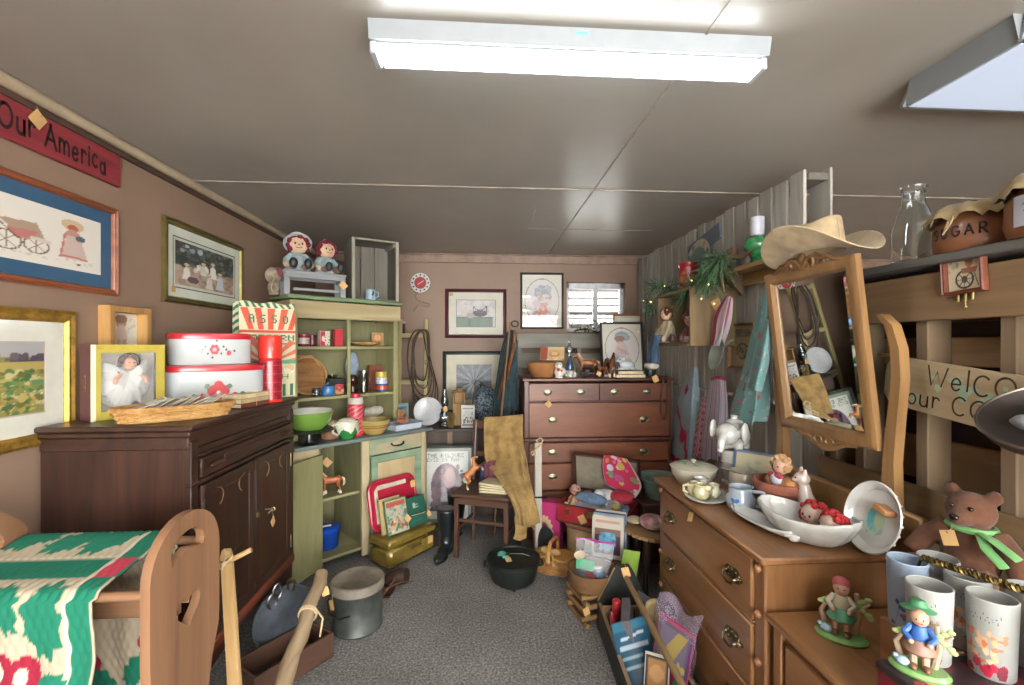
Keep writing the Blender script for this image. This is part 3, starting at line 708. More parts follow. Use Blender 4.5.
for i, c in enumerate(cards):
    b = B(); A = Art(10, 14, c); A.rect(.1, .1, .9, .9, cards[(i+5) % 12]).ell(.5, .5, .2, .25, cards[(i+3) % 12])
    b.box((0, 0, 0), (.085, .12, .0016), plain('d9d2c0'), bev=.0003); b.art(A, .084, .118, paint(.6), TR(0, 0, .0012))
    o = b.make('greeting_card'); o.location = t.matrix_basis @ Vector((-.13+.022*i, -.005, .056+.002*(i % 3)))
    o.rotation_euler = (TR() @ RZ(40+90) @ RY(0) @ RX(0) @ RX(-24-(i % 4)*3)).to_euler() if i else (RZ(128) @ RX(-14)).to_euler()
    tag(o, 'greeting card lying in the wicker basket on the dark cabinet', 'greeting card', 'greeting cards in the wicker basket')
for i, (c, z) in enumerate((('c9b795', .0), ('5a3128', .023), ('d3c29d', .046))):
    pass
def book(L, W, Hh, cover, pages='d6c9a8', spine=True):
    b = B(); cv = cover if not isinstance(cover, str) else plain(cover, .55)
    b.box((0, 0, .0012), (L, W, .0024), cv, bev=.0008); b.box((0, 0, Hh-.0012), (L, W, .0024), cv, bev=.0008); b.box((-L/2+.0015, 0, Hh/2), (.003, W, Hh), cv, bev=.001)
    pg = plain(pages, .8, 0, .08, 60); b.box((.002, 0, Hh/2), (L-.01, W-.008, Hh-.005), pg, bev=.0006)
    return b
zz = CT
for i, (c, lab) in enumerate((('6a3a2c', 'brown'), ('b59b74', 'tan'), ('c4b088', 'pale buff'))):
    o = book(.13, .19, .021, c).make('book'); o.location = (-1.165, 2.31, zz+.001); o.rotation_euler = (0, 0, math.radians(-12+180))
    tag(o, f'small {lab} book, {["bottom", "middle", "top"][i]} of the tied stack at the cabinet front edge', 'book', 'tied books on the dark cabinet'); zz += .0222
b = B(STRING); b.tube([(-.07, 0, 0), (-.07, 0, .068), (.07, 0, .068), (.07, 0, 0)], .0016, n=5); b.tube([(-.02, 0, .07), (0, .03, .073), (.03, .0, .07), (.0, -.025, .072)], .0016, closed=True, n=5)
o = b.make('string'); o.location = (-1.165, 2.31, CT+.0005); o.rotation_euler = (0, 0, math.radians(-12)); tag(o, 'twine tied round the three small books on the dark cabinet', 'string')
def tin(label, loc, rz, a, bb, h, flower):
    t = T('cake_tin', label, 'tin', loc, rz, 'white and red oval cake tins')
    e = lambda q: (math.copysign(abs(math.cos(q))**.62, math.cos(q))*a, math.copysign(abs(math.sin(q))**.62, math.sin(q))*bb)
    n = 56; P = [e(2*PI*i/n) for i in range(n)]
    wht = plain('b2b6b6', .25, 0, .02, 5, .4); rd = plain('b0202c', .28, 0, .04, 5, .4)
    def shell(b, prof, m):
        vs = []; fs = []
        for (k, z) in prof: vs += [(x*k if abs(k) < 1.5 else 0, y*k, z) for x, y in P]
        for j in range(len(prof)-1):
            for i in range(n): fs.append((j*n+i, j*n+(i+1) % n, (j+1)*n+(i+1) % n, (j+1)*n+i))
        fs.append(tuple(range(n))[::-1]); fs.append(tuple((len(prof)-1)*n+i for i in range(n))); b.add(vs, fs, m)
    b = B(wht); shell(b, [(.96, 0), (.98, .004), (.985, h-.02)], wht)
    A = Art(170, 54, None); flower(A)
    def fn(u, v):
        xx = max(-.97, min(.97, (2*u-1)*1.3)); v = .5+(v-.5)*1.2; q = -math.acos(math.copysign(abs(xx)**(1/.62), xx)); x, y = e(q); return (x*.99, y*.99, .012+v*(h-.045))
    b.art(A, 1, 1, paint(.25, .4), fn=fn); b.make('body', t)
    b = B(rd); shell(b, [(1.0, h-.03), (1.005, h-.026), (1.005, h-.008), (.99, h-.003), (.93, h-.001), (.9, h), (.3, h+.001)], rd); b.make('lid', t)
    return t
def fl_big(A):
    for k in range(5): A.ell(.5+.048*math.cos(k*1.257+.3), .42+.16*math.sin(k*1.257+.3), .04, .135, 'b4202c')
    A.ell(.5, .42, .015, .05, 'e6dcc0')
    for x, y in ((.385, .3), (.62, .3)): A.ell(x, y, .035, .12, 'b92a33').ell(x, y, .01, .035, 'd8b0a8')
    for x, y in ((.33, .36), (.42, .58), (.58, .56), (.68, .36)): A.ell(x, y, .024, .07, '5a6e58')
def fl_small(A):
    for k in range(6): A.ell(.5+.03*math.cos(k*1.047), .55+.12*math.sin(k*1.047), .02, .085, 'b83540')
    A.ell(.5, .55, .018, .075, 'd99aa0')
    for x, y in ((.37, .42), (.63, .42)): A.ell(x, y, .026, .11, 'c04a52')
    for x, y in ((.42, .66), (.44, .4), (.56, .4), (.58, .66), (.32, .5), (.68, .5), (.52, .88), (.48, .26), (.395, .55), (.605, .55)): A.ell(x, y, .013, .06, '3f4f4c')
tin('large white oval tin with red lid and one big red flower, under the smaller tin', (-1.315, 2.325, CT), 38, .215, .135, .205, fl_big)
tin('smaller white oval tin with small red flowers, on top of the larger tin', (-1.335, 2.335, CT+.2065), 38, .175, .115, .15, fl_small)
def plaid(b, r, z0, z1, base, lines, M=None, diag=False):
    A = Art(72, 60, base)
    for i in range(12):
        if diag: A.line([(i/6-1, -.1), (i/6+.2, 1.1)], .022, lines[0]); A.line([(i/6-.2, -.1), (i/6-1.4, 1.1)], .022, lines[1])
        else:
            A.rect(i/12, 0, i/12+.018, 1, lines[i % 2]); A.rect(0, i/9, 1, i/9+.016, lines[i % 2])
            for j in range(9): A.rect(i/12+.03, j/9+.04, i/12+.065, j/9+.085, lines[1] if (i+j) % 2 else base)
    b.art(A, 1, 1, paint(.35, .3), M, fn=lambda u, v: (r*math.cos(2*PI*u), r*math.sin(2*PI*u), z0+(z1-z0)*v))
t = T('thermos_flask', 'tall red plaid thermos flask with an orange-red cup, in front of the popcorn bag', 'thermos', (-1.118, 2.485, CT))
b = B(plain('a3202a', .4)); b.lathe([(0, 0), (.05, 0), (.055, .006), (.0555, .22), (.052, .226), (0, .226)]); plaid(b, .0563, .012, .214, '96202e', ['c84a50', '6d1420']); b.make('body', t)
b = B(plain('cf3226', .3, 0, .04, 6, .3)); b.lathe([(.049, .225), (.056, .232), (.057, .335), (.05, .35), (.0, .352)]); b.make('cup_lid', t)
b = B(plain('cf3226', .3, 0, .04, 6, .3)); b.lathe([(.056, 0), (.058, .003), (.058, .014), (.056, .016)]); b.make('base_ring', t)
t = T('popcorn_bag', 'green and red striped paper popcorn bag standing behind the red thermos', 'paper bag', (-1.19, 2.625, CT), 48)
W, D, H = .30, .09, .535; pap = plain('c5bd9d', .7, 0, .05, 20)
A = Art(100, 150, 'c6be9e'); G, O = '2c6b4a', 'c4543c'
for i in range(9): A.poly([(i*.125-.06, 1), (i*.125, 1), (i*.125+.06, .95), (i*.125, .95)], G)
A.rect(.0, .72, 1, .94, 'c6be9e')
for k in range(5): x = .02+k*.24; A.poly([(x, .94), (x+.13, .94), (.5+(x+.13-.5)*.72, .72), (.5+(x-.5)*.72, .72)], O)
A.rect(0, .69, 1, .715, O)
for i, ch in enumerate('ASSO'): A.text(ch, .16+i*.2, .79, .085, '33634a').text(ch, .172+i*.2, .79, .085, '33634a')
A.rect(0, .58, 1, .685, 'c9c2a4'); A.text('POPCORN', .06, .605, .06, '2e6a4b', .92).text('POPCORN', .07, .605, .06, '2e6a4b', .92)
A.rect(0, .57, 1, .578, O)
for k in range(9): a = k*.35+.15; A.poly([(.5, .36), (.5+.75*math.cos(a), .36+.3*math.sin(a)), (.5+.75*math.cos(a+.17), .36+.3*math.sin(a+.17))], 'cb6a50')
A.rect(0, .0, 1, .36, 'c4bb98'); A.rect(0, .36, 1, .4, '5b9c74')
A.dabs(.05, .25, .95, .36, 60, .04, ['d8d2ba', 'c9a27c', 'cdc6a8']); A.text('FRESH', .1, .2, .05, G, .8)
for k in range(7): A.rect(.06+k*.14, .02, .12+k*.14, .15, G)
b = B(pap)
fr = lambda u, v: ((u-.5)*W, .004*math.sin(u*9+v*4)+.03*max(0, v-.7), v*H+.006*math.sin(u*14)*(v > .97))
b.art(A, 1, 1, paint(.7), fn=fr); bk = lambda u, v: ((.5-u)*W, D-.02*max(0, v-.7)+.0, v*H+.006*math.sin(u*11)*(v > .97)); b.grid(6, 8, bk, pap)
S = Art(30, 120, 'c6be9e')
for i in range(-4, 18): S.poly([(0, i*.075), (.5, i*.075+.05), (1, i*.075), (1, i*.075+.036), (.5, i*.075+.086), (0, i*.075+.036)], G)
for s in (-1, 1):
    def sd(u, v, s=s):
        uu = u if s > 0 else 1-u
        return (s*(W/2-.022*math.sin(PI*u)*v**.5+.0), .03*max(0, v-.7)*(1-uu)+uu*(D-.02*max(0, v-.7)), v*H+.005*math.sin(u*7))
    b.art(S, 1, 1, paint(.7), fn=sd)
b.box((0, D/2, .002), (W, D, .004), pap, bev=.001); b.sharp = 60; b.make('paper', t)
PINE = wood('71503a', '946e50', 'z', 9, .5, .12, .1, .06)
def heart(cx, cy, s, rot=0):
    P = []
    for i in range(26):
        a = 2*PI*i/26; x = 16*math.sin(a)**3/17*s; y = (13*math.cos(a)-5*math.cos(2*a)-2*math.cos(3*a)-math.cos(4*a))/17*s
        c, n = math.cos(rot), math.sin(rot); P.append((cx+x*c-y*n, cy+x*n+y*c))
    return P
QX = -.865
t = T('quilt_rack', 'pine quilt rack with a round-topped end panel pierced by a handle and a heart', 'quilt rack', (QX, 1.385, 0))
out = [(-.155, .0), (-.1, .0), (-.08, .06), (.08, .06), (.1, 0), (.155, 0), (.15, .1), (.1, .3), (.095, .42), (.115, .52), (.15, .6), (.155, .66), (.155, .86)]
out += [(.155*math.cos(a), .875+.14*math.sin(a)) for a in [math.radians(q) for q in range(0, 181, 12)]] + [(-.155, .86), (-.155, .66), (-.15, .6), (-.115, .52), (-.095, .42), (-.1, .3), (-.15, .1)]
slot = [(.075*math.cos(a), .915+.05*math.sin(a)) for a in [math.radians(q) for q in range(0, 181, 15)]]+[(-.07, .885), (-.05, .897), (0, .915), (.05, .9), (.068, .897)]
for x, nm in ((0, 1), (-.575, 2)):
    b = B(PINE); b.plate(out, [slot, heart(0, .735, .058)], .025, PINE, TR(x-.0125, 0, 0) @ basis((0,1,0), (0,0,1), (1,0,0))); b.sharp = 30; b.make('end_panel', t)
PX_ = wood('71503a', '946e50', 'x', 9, .5, .12, .1, .06)
for (y, z) in ((-.13, .845), (.12, .885)):
    b = B(PX_); b.tube([(-.015, y, z), (-.565, y, z)], .013, n=10); b.make('rail', t)
b = B(PX_); b.box((-.288, 0, .755), (.55, .022, .075)); b.make('rail', t)
b = B(PX_); b.box((-.288, 0, .2), (.55, .022, .07)); b.make('rail', t)
A = Art(150, 190, 'ada08a')
G, PKc, CR, W_ = '0c6c54', 'bb3850', '8c1230', 'c2b7a2'
def leafp(cx, cy, s, rot, c=G):
    P = []
    for i in range(24):
        a = 2*PI*i/24; r = s*(1+.18*math.cos(9*a)); x, y = r*.55*math.cos(a), r*math.sin(a); P.append((cx+x*math.cos(rot)-y*math.sin(rot), cy+(x*math.sin(rot)+y*math.cos(rot))*.34))
    A.poly(P, c)
def rosep(cx, cy, s):
    for k in range(4): a = k*PI/2+.6; A.ell(cx+s*.6*math.cos(a), cy+s*.2*math.sin(a), s*.55, s*.19, CR)
    for k in range(4): a = k*PI/2+.6; A.ell(cx+s*.5*math.cos(a), cy+s*.17*math.sin(a), s*.2, s*.1, W_)
    A.ell(cx, cy, s*.24, s*.08, CR)
A.rect(.0, .385, 1, .44, G); A.rect(0, .44, 1, .447, W_); A.rect(.86, 0, .985, 1, G); A.rect(.835, 0, .86, 1, W_); A.rect(.86, .385, .985, .44, PKc)
for x, y, z_, r in ((.08, .52, .24, -1.25), (.42, .50, .17, -1.0), (.68, .51, .2, -.75)): leafp(x, y, z_, r)
A.rect(.42, .585, .52, .6, PKc)
for x, y, z_, r in ((.72, .31, .19, .1), (.5, .33, .13, .5), (.74, .2, .11, -1.3), (.3, .3, .15, .6)): leafp(x, y, z_, r)
rosep(.53, .2, .17); rosep(.15, .2, .17); rosep(.74, .08, .15)
for x in (.3, .9): rosep(x, .80, .16); leafp(x+.13, .86, .13, -.8); leafp(x-.2, .84, .13, .8); leafp(x-.03, .715, .16, 0); rosep(x, .94, .13)
prof = [(-.05, .2), (-.155, .35), (-.163, .55), (-.158, .76), (-.15, .84), (-.135, .862), (-.1, .868), (.0, .878), (.09, .899), (.125, .902), (.141, .888), (.146, .80), (.15, .5), (.15, .22)]
prof = prof[1:]
seg = [0]
for a_, c_ in zip(prof, prof[1:]): seg.append(seg[-1]+math.dist(a_, c_))
def along(v):
    s = v*seg[-1]
    for i in range(len(prof)-1):
        if s <= seg[i+1]+1e-9: k = (s-seg[i])/(seg[i+1]-seg[i]); return (prof[i][0]+(prof[i+1][0]-prof[i][0])*k, prof[i][1]+(prof[i+1][1]-prof[i][1])*k)
    return prof[-1]
def qf(u, v):
    y, z = along(v); x = -.55+.432*u+(0 if z > .84 else .01*math.sin(z*20))
    rip = .006*math.sin(u*26)*max(0, min(1, (.84-z)*5)); qu = .0018*math.sin(u*120)*math.sin(v*150)
    return (x, y+(rip+qu+.006)*(1 if y > 0 else -1), z+(qu if z > .84 else 0)+.006)
b = B(); b.art(A, 1, 1, paint(.9, 0, 220), fn=qf); b.sharp = 180
o = b.make('quilt'); o.location = (QX, 1.385, 0); so = o.modifiers.new('thick', 'SOLIDIFY'); so.thickness = .006; so.offset = 1
tag(o, 'green and cream patchwork quilt with red roses, draped over the pine quilt rack', 'quilt')
LA = wood('a5814f', 'c8a878', 'z', 12, .7, 0, .06)
t = T('wooden_lath', 'pale wooden lath with a dowel tied across its top, leaning by the dark cabinet', 'lath', (-.915, 1.745, 0))
b = B(LA); b.prism([(-.024, 0), (.024, 0), (.019, .75), (.012, .775), (-.012, .775), (-.019, .75)], .016, M=TR(0, .04, 0) @ RX(96) ); b.make('lath', t)
b = B(wood('9a7a52', 'b99a70', 'x', 12, .7)); b.tube([(-.09, -.07, .685), (.02, -.055, .735), (.085, -.045, .765)], [.0095, .0095, .009], n=9); b.make('dowel', t)
b = B(STRING)
for k in range(5): b.tube([(-.028+.004*k, -.075, .70+.004*k), (0, -.082, .735-.006*k), (.028, -.06, .74+.004*k), (0, -.03, .725)], .0022, closed=True, n=5)
b.tube([(0, -.075, .73), (.02, -.085, .76), (.01, -.08, .785)], .002, n=5); b.make('twine', t)
BX = wood('38231a', '5f4232', 'x', 10, .65, 0, .12, .15)
t = T('wooden_box', 'open brown wooden box like an old drawer, on the carpet with a pole across it', 'box', (-.944, 1.953, 0), 52.4)
b = B(BX); L, W, H, k = .375, .19, .118, .014
for c, d in (((L/2, k/2, H/2), (L, k, H)), ((L/2, W-k/2, H/2), (L, k, H)), ((k/2, W/2, H/2), (k, W-2*k, H)), ((L-k/2, W/2, H/2), (k, W-2*k, H)), ((L/2, W/2, .006), (L-2*k, W-2*k, .01))): b.box(c, d, bev=.002)
b.make('box', t)
for q, (x, y) in enumerate(((.08, .1), (.14, .08), (.27, .11))):
    b = B(plain('3a302a', .6, .3)); b.tube([(x-.03, y, .02), (x, y+.02, .05), (x+.03, y-.01, .075)], [.008, .006, .009]); b.ell((x-.03, y, .024), (.018, .012, .012))
    o = b.make('iron_tool'); o.location = t.location; o.rotation_euler = t.rotation_euler
    tag(o, 'small rusty iron tool lying in the open wooden box', 'tool', 'iron tools in the wooden box')
t = T('wooden_pole', 'weathered round wooden pole tied with rope, lying across the open wooden box', 'pole', (0, 0, 0))
LG = wood('8a7458', 'b09a7c', 'y', 14, .8, 0, .08, .4)
a, c = Vector((-.81, 2.36, .345)), Vector((-.715, 1.22, .045))
b = B(LG); b.sharp = 60
b.tube([a+(c-a)*(i/16)+Vector((.006*math.sin(i*1.7), 0, .005*math.cos(i*2.3))) for i in range(17)], [.03+.009*i/16+.002*math.sin(i*3) for i in range(17)], n=12, M=None); b.make('pole', t)
b = B(STRING); m_ = a+(c-a)*.2; ax = (c-a).normalized(); u_ = ax.cross(Vector((0,0,1))).normalized(); w_ = u_.cross(ax)
for k in range(3): b.tube([m_+ax*.007*k+u_*.0385*math.cos(q)+w_*.0385*math.sin(q) for q in [2*PI*i/14 for i in range(14)]], .0045, closed=True, n=6)
b.tube([m_-u_*.036+w_*.012, m_-u_*.07-w_*.01+ax*.03, m_-u_*.06-w_*.08+ax*.06], .0045, n=6); b.make('rope', t)
price_tag(t, (-.765, 2.28, .30), .034, 20, RX(75), .03)
t = T('canteen', 'round blue-grey cloth-covered canteen with metal loops behind the wooden box', 'canteen', (-.975, 2.325, .0), 48)
cb = cloth('2b3138', '3c444d', .8, 120)
X = TR(0, 0, .153) @ RX(84)
b = B(cb); b.lathe([(0, -.05), (.09, -.045), (.135, -.02), (.148, 0), (.135, .02), (.09, .045), (0, .05)], n=30, M=X); b.make('body', t)
b = B(cb); b.lathe([(.143, -.008), (.153, -.006), (.153, .006), (.143, .008)], n=30, M=X); b.make('seam_band', t)
mt = metal('6d6a68', .4)
for sx, z in ((-.07, .25), (-.045, .29)):
    b = B(mt); b.tube([(sx+.02*math.cos(q), -.02, z+.035*math.sin(q)+.02) for q in [2*PI*i/14 for i in range(14)]], .006, closed=True, n=6); b.make('strap_loop', t)
b = B(mt); b.lathe([(.018, 0), (.018, .03), (.022, .03), (.022, .045), (0, .046)], n=14, M=TR(.03, .0, .275)); b.make('cap', t)
b = B(cb); b.tube([(-.06, .0, .27), (.0, .05, .292), (.07, .03, .27), (.12, .02, .2), (.14, .02, .1)], .012, flat=.35, n=8); b.make('strap', t)
t = T('lidded_pail', 'round dark grey pail with a worn pale wooden lid standing on the carpet', 'pail', (-.665, 2.49, 0))
pc = plain('3f4340', .45, .3, .35, 7)
b = B(pc); b.lathe([(0, 0), (.122, 0), (.128, .006), (.13, .012), (.126, .018), (.129, .2), (.132, .21), (.128, .225), (0, .225)], n=36); b.make('body', t)
b = B(plain('7d7468', .55, 0, .22, 6)); b.lathe([(.131, .212), (.139, .214), (.139, .252), (.133, .258), (.115, .259), (.11, .256), (0, .258)], n=36); b.make('lid', t)
b = B(metal('55524e', .4))
b.tube([(-.132, 0, .195), (-.145, -.05, .16), (-.12, -.1, .13), (-.06, -.135, .115), (0, -.138, .13)], .003, n=6); b.make('bail_handle', t)
price_tag(t, (-.105, -.1, .17), .042, 25, RZ(-45) @ RX(90), .03)
def horse(t, L, coat, mane, sock=None, pose='stand', face=True):
    """L = body length; nose towards +x; hooves on z=0"""
    k = L; X = SC(k, k, k); b = B(coat)
    if pose == 'rear':
        R = TR(-.28, 0, .62) @ RY(-48) @ TR(.28, 0, -.62)
    else: R = Matrix.Identity(4)
    M = X @ R
    b.ell((.0, 0, .66), (.36, .145, .165), M=M); b.ell((.27, 0, .66), (.16, .14, .19), M=M); b.ell((-.27, 0, .68), (.17, .15, .18), M=M)
    b.tube([(.3, 0, .7), (.4, 0, .88), (.5, 0, 1.0)], [.13, .095, .075], M=M, n=10)
    b.tube([(.47, 0, 1.03), (.58, 0, .97), (.7, 0, .86)], [.075, .065, .04], M=M, n=10)
    for s in (-1, 1): b.tube([(.46, s*.04, 1.05), (.46, s*.05, 1.13)], [.022, .006], M=M, n=6)
    legs = []
    for s in (-1, 1):
        if pose == 'rear':
            legs.append([(.3, s*.08, .6), (.5, s*.08, .5), (.42, s*.08, .3)])
        else: legs.append([(.3, s*.085, .6), (.31+.03*s, s*.085, .32), (.3+.05*s, s*.085, .03)])
    for l in legs: b.tube(l, [.075, .042, .035], M=M, n=8)
    for s in (-1, 1):
        if pose == 'rear': l = [(-.3, s*.09, .62), (-.2, s*.09, .42), (-.36, s*.09, .24), (-.3, s*.09, .02)]; b.tube(l, [.1, .07, .04, .04], M=X, n=8)
        else: l = [(-.3, s*.09, .66), (-.26, s*.09, .44), (-.36, s*.09, .27), (-.33-.04*s, s*.09, .03)]; b.tube(l, [.1, .065, .04, .036], M=M, n=8)
        legs.append(l)
    melt(b.make('body', t), .03*k, 3, .5)
    b = B(mane)
    for i in range(9):
        u = i/8; b.ell((.3+.2*u-.05, 0, .82+.24*u), (.05, .03, .06), M=M)
    b.ell((.53, 0, 1.05), (.06, .025, .03), M=M)
    b.make('mane', t)
    b = B(mane); b.tube([(-.42, 0, .76), (-.52, 0, .68), (-.54, 0, .5), (-.5, 0, .34)], [.03, .05, .055, .02], M=M, n=8); b.make('tail', t)
    if sock:
        b = B(sock)
        for i, l in enumerate(legs):
            p, q = Vector(l[-2]), Vector(l[-1]); mm = X if (pose == 'rear' and i > 1) else M
            b.tube([q+(p-q)*.55, q+(p-q)*.2, q], [.046, .05, .058], M=mm, n=8)
        b.make('white_socks', t)
        if face: b = B(sock); b.tube([(.53, 0, 1.045), (.62, 0, .985), (.715, 0, .88)], [.03, .03, .025], M=M, n=6); b.make('blaze', t)
FLESH = cloth('d2b092')
def yarn_hair(b, c, r, col, n=60, seed=1, face=(0, -1, 0), M=None, s=.3, low=-.5):
    q = random.Random(seed); f = Vector(face)
    for i in range(n):
        z = q.uniform(low, 1); a = q.uniform(0, 2*PI); h = math.sqrt(max(0, 1-z*z)); d = Vector((h*math.cos(a), h*math.sin(a), z))
        if d.dot(f) > .45: continue
        b.ell((c[0]+d.x*r, c[1]+d.y*r, c[2]+d.z*r), r*s*q.uniform(.7, 1.2), col, 7, 5, M)
def face_bits(t, c, r, M=None, eye='1d1512', mouth='a8322f', nose=None, name='face_features'):
    """features on a head of radius r looking along -y"""
    b = B()
    for s in (-1, 1): b.ell((c[0]+s*r*.36, c[1]-r*.86, c[2]+r*.08), (r*.1, r*.08, r*.14), plain(eye, .3), 8, 6, M)
    b.tube([(c[0]+r*.3*math.cos(a), c[1]-r*.93, c[2]-r*.32+r*.1*math.sin(a)) for a in [PI+PI*i/6 for i in range(7)]], r*.045, plain(mouth, .6), 5, M)
    if nose: b.ell((c[0], c[1]-r*.96, c[2]-r*.08), (r*.1, r*.09, r*.09), plain(nose, .6), 6, 5, M)
    return b.make(name, t)
def rag_doll(t, h, dress, hair, shoe='23282c', stocking='b5a692', skin='d6b492', M=None, apron=None, cap=None, sit=True, seed=1):
    """cloth doll sitting (or hanging straight), facing -y; h = head radius; parts under t"""
    M = M or Matrix.Identity(4); k = h; sk = cloth(skin); dr = cloth(dress)
    b = B(dr); b.lathe([(k*1.35, 0), (k*1.3, k*.25), (k*.95, k*1.1), (k*.75, k*1.7), (k*.5, k*2.0), (0, k*2.05)], M=M)
    for s in (-1, 1): b.tube([(s*k*.6, 0, k*1.75), (s*k*1.15, -k*.25, k*1.15), (s*k*1.2, -k*.6, k*.75)], [k*.36, k*.34, k*.36], M=M, n=9)
    b.make('dress', t)
    b = B(sk); c = (0, -k*.1, k*2.85); b.ell(c, (k*1.0, k*.9, k*.95), M=M, nu=18, nv=12); hd = b.make('head', t)
    o = face_bits(t, c, k*.98, M, nose='b5382f')
    b = B(plain(hair, .9)); yarn_hair(b, c, k*.98, plain(hair, .9, 0, .25, 60), 90, seed, M=M); b.make('hair', t)
    for s in (-1, 1):
        b = B(sk); b.ell((s*k*1.2, -k*.72, k*.6), (k*.28, k*.3, k*.3), M=M); b.make('hand', t)
        b = B(cloth(stocking)); P = [(s*k*.55, -k*.6, k*.4), (s*k*.65, -k*1.8, k*.42), (s*k*.7, -k*2.5, k*.4)] if sit else [(s*k*.5, 0, k*.3), (s*k*.5, -k*.1, -k*.9), (s*k*.5, -k*.1, -k*1.6)]
        b.tube(P, [k*.4, k*.36, k*.34], M=M, n=9); b.make('leg', t)
        b = B(plain(shoe, .5)); e = P[-1]
        if sit: b.ell((e[0], e[1]-k*.15, e[2]+k*.15), (k*.42, k*.34, k*.55), M=M)
        else: b.ell((e[0], e[1]-k*.2, e[2]-k*.1), (k*.4, k*.6, k*.33), M=M)
        b.make('shoe', t)
    if apron:
        b = B(cloth(apron)); b.grid(8, 6, lambda u, v: (k*(u-.5)*1.5*(1.2-.35*v), -k*(1.32-.5*v)-k*.12+abs(u-.5)*k*.9, k*(.1+1.5*v)), M=M); o = b.make('apron', t); so = o.modifiers.new('s', 'SOLIDIFY'); so.thickness = .002
    if cap:
        b = B(cloth(cap)); b.lathe([(k*1.15, k*.1), (k*1.3, k*.2), (k*1.1, k*.5), (k*.95, k*1.0), (k*.5, k*1.35), (0, k*1.45)], M=M @ TR(c[0], c[1]+k*.1, c[2]) @ RX(-12)); b.make('cap', t)
HA_ = 42
def HL(s, y, z=0): a = math.radians(HA_); return Vector((-1.17+s*math.cos(a)-y*math.sin(a), 2.965+s*math.sin(a)+y*math.cos(a), z))
def worn(c1, c2, c3, axis='z'): return wood(c1, c3, axis, 7, .7, 0, .3, .2, c2, (.38, .66))
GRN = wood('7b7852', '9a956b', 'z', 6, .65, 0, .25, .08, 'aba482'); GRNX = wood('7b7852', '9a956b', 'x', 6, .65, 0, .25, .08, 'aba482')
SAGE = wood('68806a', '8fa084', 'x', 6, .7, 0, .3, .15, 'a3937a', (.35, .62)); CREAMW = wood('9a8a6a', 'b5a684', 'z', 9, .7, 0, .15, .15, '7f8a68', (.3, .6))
INN = wood('656344', '827e5a', 'z', 5, .7, 0, .25, .08)
